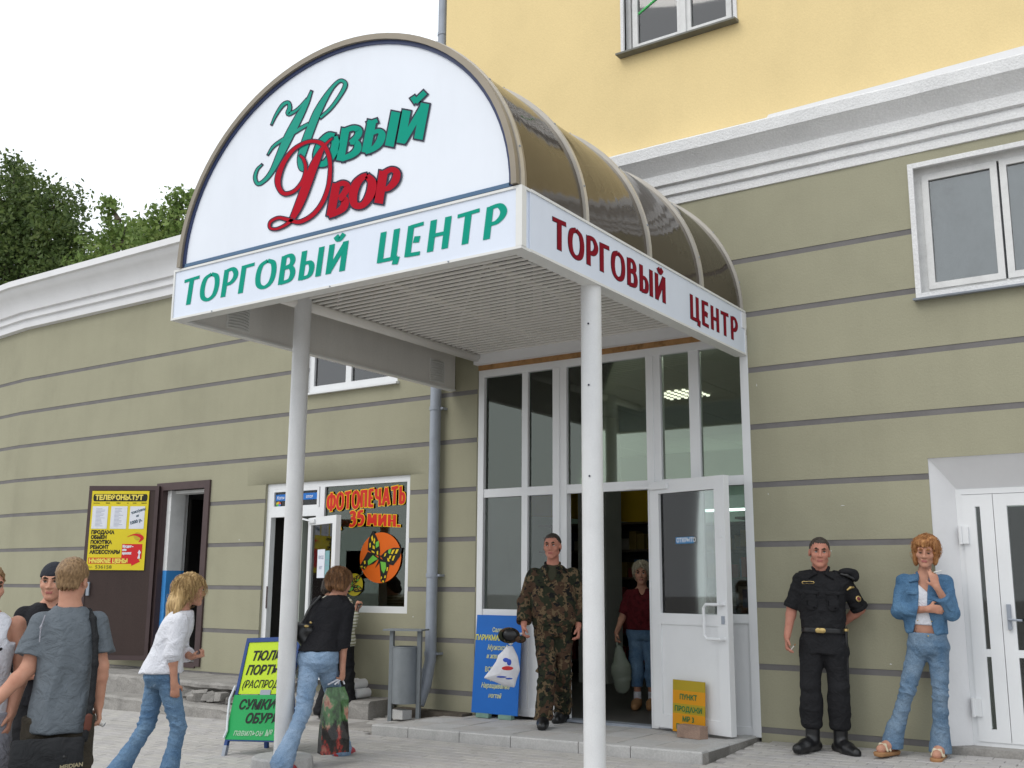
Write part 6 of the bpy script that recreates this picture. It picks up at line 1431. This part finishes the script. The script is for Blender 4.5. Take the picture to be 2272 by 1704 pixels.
# ================================================================== signs and small things
INK = mat('black_ink', (.012, .012, .012), .6, 0)
def paper(F, u0, u1, v0, v1, d0, d1): m = MB().box(u0, u1, d0, d1, v0, v1); m.v = [tuple(F(x, z, y)) for x, y, z in m.v]; return m
# yellow phone poster on the brown door
pos = thing('phone_poster', 'yellow phone shop poster with papers and black text on the open brown door', 'poster', fl(.93, .036, 1.52)); 
pf = lambda u, v, d: fl(.93 - u, .036 + d, 1.52 + v)
M_pyel = mat('poster_yellow', (.72, .58, .012), .45, .04, 3, spec=.4); M_pred = mat('poster_red', (.62, .018, .02), .5, .03); M_pap = mat('white_paper', (.72, .74, .80), .8, .05, 8)
part('sheet', paper(pf, 0, .80, 0, 1.07, 0, .004), M_pyel, pos)
bn = MB(); pts = [(.04 + .02 * math.cos(t), .9775 + .05 * math.sin(t)) for t in [math.pi / 2 + k * math.pi / 8 for k in range(9)]] + [(.76 + .02 * math.cos(t), .9775 + .05 * math.sin(t)) for t in [-math.pi / 2 + k * math.pi / 8 for k in range(9)]]
bn.v = [tuple(pf(a, b, .0055)) for a, b in pts]; bn.f = [tuple(range(len(pts)))]
part('banner', bn, mat('poster_black', (.018, .02, .01), .5, .1), pos)
def pl(t, s, u, v, m, **k): return line(pos, m, t, s, pf, u, v, **{'offset': .004, **k})
pl('ТЕЛЕФОНЫ.ТУТ', .088, .05, .950, mat('poster_pale_yellow', (.80, .66, .12), .5, 0), sx=.96, depth=.007, offset=.005)
for i, (t, u) in enumerate((('Sony Ericsson', .03), ('SIEMENS', .20), ('SIEMENS', .35), ('LG', .50), ('NOKIA', .58), ('SAMSUNG', .70))): pl(t, .020, u, .897, INK, depth=.006, offset=.0005, sx=.8)
for u0, u1 in ((.025, .24), (.285, .51), (.55, .755)):
    part('paper', paper(pf, u0, u1, .555, .860, .0045, .007), M_pap, pos)
    if u0 < .5:
        q = MB(); r_ = random.Random(int(u0 * 1000))
        for k in range(14): q.add(paper(pf, u0 + .05, u0 + .05 + r_.uniform(.06, .13), .825 - k * .018, .829 - k * .018, .0075, .0082))
        part('printed_lines', q, mat('grey_ink', (.25, .27, .38), .7, 0), pos, kind='stuff')
pl('телефоны', .042, .575, .755, mat('slate_ink', (.10, .14, .18), .6, 0), rot=.30, depth=.008); pl('от', .035, .645, .715, MATS['slate_ink'], rot=.30, depth=.008); pl('1000 р.', .056, .565, .610, MATS['slate_ink'], rot=.30, depth=.008)
for i, t in enumerate(('ПРОДАЖА', 'ОБМЕН', 'ПОКУПКА', 'РЕМОНТ', 'АКСЕССУАРЫ')): pl(t, .066, .03, .485 - i * .0665, INK, depth=.006, sx=.92)
part('red_box', paper(pf, .475, .755, .150, .350, .0045, .0065), M_pred, pos)
for i, t in enumerate(('Кредит –', 'это', 'просто!')): pl(t, .040, .485, .305 - i * .046, M_pap, depth=.0085, sx=.85)
q = MB(); q.v = [tuple(pf(a, b, .0095)) for a, b in ((.70, .155), (.735, .155), (.73, .21), (.745, .235), (.72, .275), (.70, .235), (.715, .21))]; q.f = [(0, 1, 2, 3, 4, 5, 6)]; part('figure_print', q, M_pap, pos)
q = MB(); q.v = [tuple(pf(a, b, .0055)) for a, b in ((.02, .165), (.62, .165), (.70, .165), (.74, .115), (.62, .055), (.62, .085), (.02, .085))]; q.f = [tuple(range(7))]; part('red_arrow', q, M_pred, pos)
pl('НИЗКИЕ ЦЕНЫ', .072, .03, .098, MATS['poster_pale_yellow'], depth=.008, sx=1.02, offset=.005)
pl('536158', .062, .12, .020, mat('olive_ink', (.16, .14, .02), .6, 0), depth=.006, sx=1.25, offset=.001); pl('тел.', .03, .03, .03, MATS['olive_ink'], depth=.006, offset=0)
q = MB(); q.v = [tuple(pf(.68 + .055 * math.cos(t * .5236), .455 + .055 * math.sin(t * .5236), .0065)) for t in range(12)]; q.f = [tuple(range(12))]; part('ball_print', q, mat('poster_gold', (.55, .42, .03), .4, .15, 20), pos)
q = MB(); ribbon_mb(q, [np.array(p) for p in catmull([(.535, .445, .004), (.62, .475, .018), (.70, .465, .04), (.745, .43, .045), (.70, .375, .006)], 5)], lambda p: pf(p[0], p[1], .0075)); part('swoosh', q, M_pred, pos)

# photo shop window lettering and butterflies
M_forange = mat('letter_red', (.60, .018, .008), .45, .05); M_fyel = mat('letter_yellow', (.85, .52, .01), .45, .05)
wl = thing('window_lettering', 'red and yellow photo print lettering stuck on the photo shop window', 'lettering', (-8.4, .05, 1.1))
wf = lambda u, v, d: (u, .055 - d, v)
kw = dict(wv=.26, wh=.18, outline=M_fyel, out_w=.10)
spell('ФОТОПЕЧАТЬ', wl, M_forange, lambda u, v, d: wf(-9.03 + u, 2.225 + v + .035 * u, d), .20, 1.22, serif=.09, gap=.13, **kw)
spell('ЗА', wl, M_forange, lambda u, v, d: wf(-9.03 + u, 1.965 + v + .10 * u, d), .115, .24, **kw)
spell('35', wl, M_forange, lambda u, v, d: wf(-8.665 + u, 2.025 + v + .06 * u, d), .17, .24, **kw)
spell('МИН.', wl, M_forange, lambda u, v, d: wf(-8.37 + u, 2.03 + v - .06 * u, d), .135, .50, **kw)
def disc(cx, cz, rx, rz, d): q = MB(); q.v = [wf(cx + rx * math.cos(t * math.pi / 20), cz + rz * math.sin(t * math.pi / 20), d) for t in range(40)]; q.f = [tuple(range(40))]; return q
bfl = {'k': [[(-80, -295), (-125, -190), (-130, -80), (-65, -30), (0, -10), (5, -70), (-5, -150), (-40, -230)], [(-65, -40), (-130, -60), (-170, 20), (-215, 100), (-160, 140), (-130, 95), (-60, 70), (-5, 15)], [(10, -10), (75, -75), (150, -100), (240, -95), (215, 0), (150, 90), (95, 80), (40, 30)], [(5, 10), (75, 50), (110, 90), (85, 190), (80, 230), (60, 285), (20, 260), (15, 180), (0, 60)], [(-12, -20), (12, -20), (4, 60), (-45, 120), (-10, 40)]],
 'g': [[(-70, -22), (-15, 20), (-60, 45), (-118, 88), (-125, 40)], [(12, 48), (70, 58), (76, 120), (52, 175), (28, 140)], [(-45, -160), (-10, -180), (-8, -120), (-40, -100)], [(95, -78), (128, -88), (112, -30), (92, -45)]],
 'y': [[(-95, -215), (-80, -240), (-70, -190), (-85, -170)], [(-60, -215), (-50, -190), (-55, -140), (-70, -160)], [(-112, -150), (-98, -160), (-95, -110), (-110, -105)], [(-75, -130), (-55, -120), (-50, -85), (-75, -95)], [(-85, -75), (-55, -60), (-50, -42), (-82, -55)], [(-30, -60), (-15, -70), (-12, -25), (-28, -28)], [(140, -75), (165, -82), (140, -30), (122, -35)], [(180, -80), (205, -82), (185, -35), (165, -35)], [(112, -15), (130, -15), (118, 20), (100, 18)], [(150, -10), (170, -15), (150, 40), (135, 35)], [(60, -40), (75, -45), (65, -10), (48, -5)], [(85, 10), (105, 20), (110, 50), (90, 45)], [(-165, 40), (-150, 35), (-145, 70), (-162, 75)], [(-205, 98), (-180, 90), (-175, 108), (-195, 112)], [(-165, 110), (-148, 100), (-150, 128)], [(85, 110), (98, 108), (92, 150), (80, 150)], [(62, 200), (75, 195), (74, 225), (60, 225)], [(35, 255), (55, 250), (58, 275), (45, 270)], [(25, 205), (38, 215), (30, 240), (22, 230)]]}
def butterfly(cx, cz, s, rot, th, flip=1):
    c, sn = math.cos(rot), math.sin(rot)
    for key, m, d in (('k', mat('butterfly_black', (.012, .012, .010), .5, 0), .0035), ('g', mat('butterfly_green', (.16, .50, .06), .5, .05), .005), ('y', mat('butterfly_yellow', (.78, .55, .02), .5, .05), .0062)):
        q = MB()
        for i, pg in enumerate(bfl[key]):
            n = len(q.v); q.v += [wf(cx + s * 1.42 * (x * c - y * sn) / 1000, cz - s * 1.056 * (x * sn + y * c) / 1000, d + (i % 5) * .0002) for x, y in pg]; q.f.append(tuple(range(n, n + len(pg))))
        part('wing_print', q, m, th, kind='stuff')
b1 = thing('butterfly_sticker', 'large orange round sticker with a butterfly on the photo shop window', 'sticker', (-8.155, .05, 1.65)); part('disc', disc(-8.155, 1.654, .315, .29, .001), mat('sticker_orange', (.72, .13, .006), .45, .04), b1); butterfly(-8.165, 1.66, 1.0, 0, b1)
b2_ = thing('butterfly_sticker', 'small yellow round sticker with a butterfly on the photo shop window', 'sticker', (-8.545, .05, 1.35)); part('disc', disc(-8.545, 1.345, .135, .13, .001), mat('sticker_yellow', (.66, .52, .02), .45, .04), b2_); butterfly(-8.55, 1.345, .47, .9, b2_)
# papers on the photo door and the blue strip in the transom
dp = lambda u, v, d: fp(u, -.006 - d, v)
n1 = thing('door_notice', 'white paper notice behind the glass of the open photo shop door', 'notice', fp(.36, -.01, 1.5)); part('sheet', paper(dp, .26, .47, 1.42, 1.75, .0, .002), M_pap, n1)
line(n1, MATS['grey_ink'], 'ВХОД', .05, dp, .365, 1.64, 'CENTER', .001); line(n1, MATS['grey_ink'], 'АРТ', .05, dp, .365, 1.52, 'CENTER', .001)
n2 = thing('door_notice', 'pale teal paper notice beside the white one on the photo shop door', 'notice', fp(.55, -.01, 1.5)); part('sheet', paper(dp, .48, .60, 1.42, 1.73, .0, .002), mat('teal_paper', (.20, .38, .40), .7, .1), n2); part('printed_lines', paper(dp, .50, .58, 1.62, 1.63, .003, .0035).add(paper(dp, .50, .56, 1.56, 1.57, .003, .0035)), MATS['grey_ink'], n2, kind='stuff')
bx_ = thing('cardboard_box', 'brown cardboard box behind the glass of the photo shop door', 'box', (-8.9, .2, 1.2)); part('carton', MB().box(-8.98, -8.72, .12, .30, 1.18, 1.40), mat('cardboard', (.33, .20, .10), .85, .12, 5), bx_); part('tape', MB().box(-8.87, -8.83, .118, .12, 1.18, 1.40), M_pap, bx_)
ts = thing('transom_sign', 'blue photo shop strip sign behind the transom glass', 'sign', (-9.57, .09, 2.35)); tf = lambda u, v, d: (u, .064 - d, v)
part('board', paper(tf, -9.93, -9.21, 2.375, 2.455, 0, .004), mat('strip_blue', (.02, .16, .52), .5, .05), ts); line(ts, M_pap, 'Копи', .055, tf, -9.91, 2.395, offset=.001, depth=.006); line(ts, M_pap, 'отоя', .055, tf, -9.40, 2.395, offset=.001, depth=.006)
for i, c in enumerate(((.6, .1, .05), (.65, .5, .03), (.08, .4, .1), (.05, .2, .5))):
    a0 = i * math.pi / 2; q = MB(); q.v = [tf(-9.88, 2.335, .002)] + [tf(-9.88 + .045 * math.cos(a0 + k * math.pi / 8), 2.335 + .032 * math.sin(a0 + k * math.pi / 8), .002) for k in range(5)]; q.f = [(0, 1, 2, 3, 4, 5)]; part('colour_segment', q, mat('segment_%s' % 'abcd'[i], c, .5, 0), ts)

# A-board advertising curtains and bags
ax_, ay_, aa, aroll, alean, aw, ah = -7.614, -2.609, .076, .057, .295, .646, 1.061
ae = Vector((math.cos(aa), math.sin(aa), 0)); an_ = Vector((math.sin(aa), -math.cos(aa), 0)); au = Vector((0, 0, 1)) * math.cos(alean) - an_ * math.sin(alean)
ae2 = ae * math.cos(aroll) + au * math.sin(aroll); au2 = au * math.cos(aroll) - ae * math.sin(aroll); ad = ae2.cross(au2); ao = Vector((ax_, ay_, G(ax_, ay_)))
af = lambda u, v, d: tuple(ao + ae2 * u + au2 * v + ad * d)
abd = thing('pavement_sign', 'blue framed folding pavement sign with lime and green panels behind the left post', 'sign', tuple(ao))
M_frame = mat('blue_frame', (.02, .055, .20), .45, .12, 6); M_lime = mat('lime_panel', (.50, .68, .02), .5, .04, 3); M_grn = mat('green_panel', (.010, .33, .085), .5, .05, 3)
def abox(u0, u1, v0, v1, d0, d1): return paper(af, u0, u1, v0, v1, d0, d1)
part('front_frame', abox(0, .035, .0, ah, -.03, 0).add(abox(aw - .035, aw, .0, ah, -.03, 0)).add(abox(.035, aw - .035, ah - .04, ah, -.03, 0)).add(abox(.035, aw - .035, .14, .17, -.03, 0)), M_frame, abd)
part('leg_tip', abox(-.002, .037, -.001, .10, -.032, .002).add(abox(aw - .037, aw + .002, -.001, .10, -.032, .002)), M_zinc, abd)
part('upper_panel', abox(.035, aw - .02, .55, ah - .035, -.02, -.008), M_lime, abd); part('lower_panel', abox(.0, aw, .15, .54, -.02, .004), M_grn, abd)
back = MB()
bk = lambda u, v, d: tuple(ao + ae * u - an_ * (.44 - .13 * v / 1.06) + Vector((0, 0, 1)) * v + an_ * d)
for (u0, u1, v0, v1) in ((.10, .135, .03, 1.0), (.43, .465, .03, 1.0), (.135, .43, .96, 1.0), (.135, .43, .2, .24)): back.add(paper(bk, u0, u1, v0, v1, -.03, 0))
part('back_frame', back, M_frame, abd)
def al(t, s, u, v, m, **k): return line(abd, m, t, s, af, u, v, **{'offset': .004, 'shear': .22, **k})
al('ТЮЛЬ', .115, .10, .855, INK, depth=-.004); al('ПОРТЬЕРЫ', .115, .07, .725, INK, depth=-.004, sx=.95); al('(РАСПРОДАЖА)', .095, .06, .605, INK, depth=-.004, sx=.85, offset=.001)
al('СУМКИ', .115, .08, .415, INK, depth=.008); al('ОБУВЬ', .115, .19, .295, INK, depth=.008); al('павильон № 6', .075, .09, .185, mat('pale_green_ink', (.35, .55, .38), .6, 0), depth=.008, offset=.001)
part('plate', abox(.30, .42, .535, .585, -.004, .002), M_zinc, abd); part('cord', MB().tube([af(-.005, .62, .01), af(-.03, .50, .02), af(-.01, .36, .02), af(.02, .22, .02), af(.0, .16, .02)], .010, 6), M_pap, abd)

# litter bin
LX, LY = -7.36, -.40; lz = .0
bin_ = thing('litter_bin', 'grey metal litter bin hung between two posts under a flat lid beside the drain pipe', 'litter bin', (LX, LY, lz))
M_bin = mat('bin_grey', (.215, .235, .25), .5, .12, 7, metal=.15, spec=.4)
o = part('drum', MB().tube([(LX, LY, lz + .125), (LX, LY, lz + .70)], .135, 24, False).tube([(LX, LY, lz + .13), (LX, LY, lz + .135)], .134, 24).tube([(LX, LY, lz + .50), (LX, LY, lz + .505)], .128, 24), M_bin, bin_); autosmooth(o, 40)
o = part('rim', MB().tube([(LX + .135 * math.cos(t * math.pi / 12), LY + .135 * math.sin(t * math.pi / 12), lz + .70) for t in range(25)], .006, 6), M_bin, bin_)
ca2, sa2 = math.cos(.35), math.sin(.35)
for sx in (-1, 1):
    px, py = LX + sx * .155 * ca2, LY + sx * .155 * sa2; m = MB().box(-.02, .02, -.028, .028, lz - .06, lz + .87); m.xf(Matrix.Translation((px, py, 0)) @ Matrix.Rotation(.35, 4, 'Z')); part('post', m, M_bin, bin_)
m = MB().box(-.215, .215, -.13, .13, lz + .868, lz + .885); m.xf(Matrix.Translation((LX, LY, 0)) @ Matrix.Rotation(.35, 4, 'Z')); part('lid', m, M_bin, bin_)
m = MB().box(-.10, .10, -.06, .06, -.03, .06); m.xf(Matrix.Translation((LX - .02, LY - .02, .0)) @ Matrix.Rotation(-.25, 4, 'Z')); part('foot_block', m, M_kerb, bin_)

# blue hairdresser board leaning beside the entrance
hbd = thing('salon_board', 'blue hairdressing salon board with yellow text leaning left of the entrance', 'sign', (-6.4, -.1, .03))
hf = lambda u, v, d: (-6.690 + u + .012 * v, -.125 + .07 * v - d, .055 + v)
part('board', paper(hf, 0, .575, 0, .985, -.012, 0), mat('board_blue', (.012, .135, .50), .5, .06, 3), hbd)
M_lt = mat('pale_yellow_ink', (.52, .55, .33), .6, 0); M_ly = mat('yellow_ink', (.70, .66, .08), .6, 0)
for t, s, v, m, sh in (('Салон', .062, .815, M_lt, 0), ('ПАРИКМАХЕРСКАЯ', .074, .730, M_ly, 0), ('Мужской', .070, .635, M_lt, .25), ('и женский', .065, .550, M_lt, .25), ('ВСЕ ВИДЫ', .066, .415, M_lt, 0), ('услуг', .062, .335, M_lt, .25), ('Наращивание', .066, .255, M_lt, .25), ('ногтей', .062, .160, M_lt, .25)):
    line(hbd, m, t, s, hf, .285, v, 'CENTER', .002, sh, .80)
for u in (.08, .36): part('foot', paper(hf, u, u + .16, -.04, .002, -.03, .03), mat('green_foam', (.18, .30, .25), .8, .2, 9), hbd)
# orange sign and brick holding the open door
osn = thing('player_sign', 'orange and ochre striped sign with green text leaning on the open entrance door', 'sign', fe(.3, -.1, .05))
of = lambda u, v, d: fe(.285 + u, -.075 - .04 * (.45 - v) - d, .062 + v)
for i, (v0, v1, c) in enumerate(((0, .16, 'a'), (.16, .245, 'b'), (.245, .36, 'a'), (.36, .45, 'b'))): part('stripe', paper(of, 0, .385, v0, v1, -.006, 0), mat('sign_orange', (.62, .27, .005), .5, .06) if c == 'a' else mat('sign_ochre', (.40, .29, .015), .5, .06), osn)
M_gi = mat('green_ink', (.02, .16, .05), .6, 0)
for t, v in (('ПУНКТ', .285), ('ПРОДАЖИ', .180), ('МР 3', .095), ('ПЛЕЕРОВ', .025)): line(osn, M_gi, t, .062, of, .19, v, 'CENTER', .002)
bk_ = MB().box(-.125, .125, -.055, .055, 0, .105); bk_.v = [(x + rnd.gauss(0, .003), y + rnd.gauss(0, .003), z + rnd.gauss(0, .002)) for x, y, z in bk_.v]
bc = fe(.62, -.20, 0); bk_.xf(Matrix.Translation((bc[0], bc[1], PT(bc[0]) + .002)) @ Matrix.Rotation(-.22, 4, 'Z'))
single('door_stop_brick', bk_, mat('pale_brick', (.32, .22, .17), .9, .18, 9, fine=.15, bump=.6), 'pale brown brick holding the open entrance door', 'brick', (bc[0], bc[1], PT(bc[0])))
# bundle of white paper rolls on the ledge
rl = thing('paper_roll_pack', 'pack of white paper rolls lying on the concrete ledge beside the photo window', 'paper rolls', (-8.25, -.25, .117)); rr_ = .052
for j in range(2):
    for i in range(3 - j):
        cx, cz = -8.33 + i * .108 + j * .054, .117 + rr_ + j * .095
        o = part('roll', MB().tube([(cx, -.36, cz), (cx, -.13, cz)], rr_, 16), mat('tissue', (.78, .78, .80), .9, .05, 12, bump=.4), rl); autosmooth(o, 40); part('core', MB().tube([(cx, -.3605, cz), (cx, -.36, cz)], .012, 10), mat('cardboard_core', (.30, .26, .22), .9, 0), o)
# ================================================================== trees behind the low wing
def leaf_mat(name, c1, c2, c3):
    m, nt, p = _nm(name); n = noise(nt, 1.1, 3, .6); n2 = noise(nt, 9, 2, .5)
    mx = nt.nodes.new('ShaderNodeMath'); mx.operation = 'ADD'; ml = nt.nodes.new('ShaderNodeMath'); ml.operation = 'MULTIPLY'; ml.inputs[1].default_value = .5
    nt.links.new(n.outputs['Fac'], mx.inputs[0]); nt.links.new(n2.outputs['Fac'], mx.inputs[1]); nt.links.new(mx.outputs[0], ml.inputs[0])
    c = ramp(nt, ml.outputs[0], [(.35, c1), (.5, c2), (.65, c3)]); nt.links.new(c, p.inputs['Base Color'])
    p.inputs['Roughness'].default_value = .55; p.inputs['Specular IOR Level'].default_value = .25
    o = nt.nodes['Material Output']; t = nt.nodes.new('ShaderNodeBsdfTranslucent'); nt.links.new(c, t.inputs[0])
    s = nt.nodes.new('ShaderNodeMixShader'); s.inputs[0].default_value = .3; nt.links.new(p.outputs[0], s.inputs[1]); nt.links.new(t.outputs[0], s.inputs[2]); nt.links.new(s.outputs[0], o.inputs[0])
    return m
M_bark = mat('bark', (.10, .08, .06), .95, .3, 6, bump=1, bscale=20)
M_leafd = leaf_mat('dark_leaves', (.035, .062, .018), (.075, .115, .030), (.15, .19, .055))
M_leafl = leaf_mat('light_leaves', (.09, .15, .035), (.16, .235, .060), (.27, .32, .10))
def tree(name, x, y, h, lobes, m, nleaf, lsz, seed, label):
    r = np.random.RandomState(seed); t = thing(name, label, 'tree', (x, y, 0), group='trees behind the low wing')
    mb = MB().tube([(x, y, -.2), (x + .1, y, h * .3), (x - .1, y, h * .6), (x, y, h * .85)], [.30, .24, .15, .05], 10)
    limbs = MB()
    for (lx, ly, lz, lr) in lobes:
        limbs.tube([(x, y, max(lz - lr * 1.6, h * .25)), (x + lx * .5, y + ly * .5, lz - lr * .7), (x + lx, y + ly, lz + lr * .4)], [.10, .06, .02], 6)
    part('trunk', mb, M_bark, t); part('limbs', limbs, M_bark, t, kind='stuff')
    V = []; F = []
    tot = sum(l[3] ** 2 for l in lobes)
    for (lx, ly, lz, lr) in lobes:
        n = int(nleaf * lr ** 2 / tot); nc = max(6, int(n / 45))
        d = r.normal(size=(nc, 3)); d /= np.linalg.norm(d, axis=1)[:, None]
        cc = np.array([x + lx, y + ly, lz]) + d * (lr * r.uniform(.45, 1.08, nc) ** .7)[:, None] * np.array([1, 1, 1.1])
        for c in cc:
            k = 45; p = c + r.normal(size=(k, 3)) * np.array([.30, .30, .22]) * (lr / 1.3) ** .5
            for q in p:
                a = r.normal(size=3); a /= np.linalg.norm(a); b = np.cross(a, r.normal(size=3)); b /= np.linalg.norm(b)
                s = lsz * r.uniform(.6, 1.3); i = len(V)
                V += [q - a * s, q + b * s * .55, q + a * s, q - b * s * .55]; F.append((i, i + 1, i + 2, i + 3))
    me = bpy.data.meshes.new('crown'); me.from_pydata([tuple(v) for v in V], [], F); me.materials.append(m); me.update()
    me.transform(Matrix.Translation((-x, -y, 0))); o = link('crown', me, t); o['kind'] = 'stuff'
tree('linden_tree', -33.6, 9.5, 17, [(-.3, 0, 15.5, .6), (-.5, 0, 14.7, .95), (.3, 0, 14.2, .8), (1.2, 0, 13.9, 1.0), (2.2, .2, 13.5, .9), (-.9, 0, 13.4, 1.3), (.6, .3, 13.0, 1.3), (2.2, .2, 12.3, 1.4), (3.3, -.3, 12.3, .8), (.3, .2, 11.8, 1.7), (-1.6, 0, 12.0, 1.6), (1.7, .4, 10.9, 1.6), (3.3, 0, 10.9, 1.1), (-.5, 0, 10.0, 2.0), (4.1, .2, 10.8, .6)], M_leafd, 30000, .092, 1, 'tall dark leafy tree behind the low wing at the left edge')
tree('ash_tree', -27.6, 9.5, 13.4, [(-.4, 0, 12.9, .30), (-.6, .2, 12.1, .5), (.4, 0, 12.0, .42), (-1.0, 0, 11.3, .65), (.2, .1, 11.3, .75), (1.2, 0, 12.0, .32), (1.2, .2, 11.2, .55), (-.3, 0, 10.5, 1.0), (-1.8, 0, 10.6, .6), (1.4, 0, 10.4, .6)], M_leafl, 5200, .092, 2, 'light green ash tree behind the low wing, between the dark tree and the canopy')
tree('ash_tree', -24.4, 9.2, 12.9, [(.3, 0, 12.3, .38), (-.7, .2, 11.7, .5), (.9, .2, 12.0, .42), (-.1, 0, 11.3, .75), (1.1, 0, 11.0, .75), (-1.3, 0, 10.9, .6), (.2, 0, 10.3, .95)], M_leafl, 4800, .092, 3, 'light green ash tree just left of the arched canopy sign')
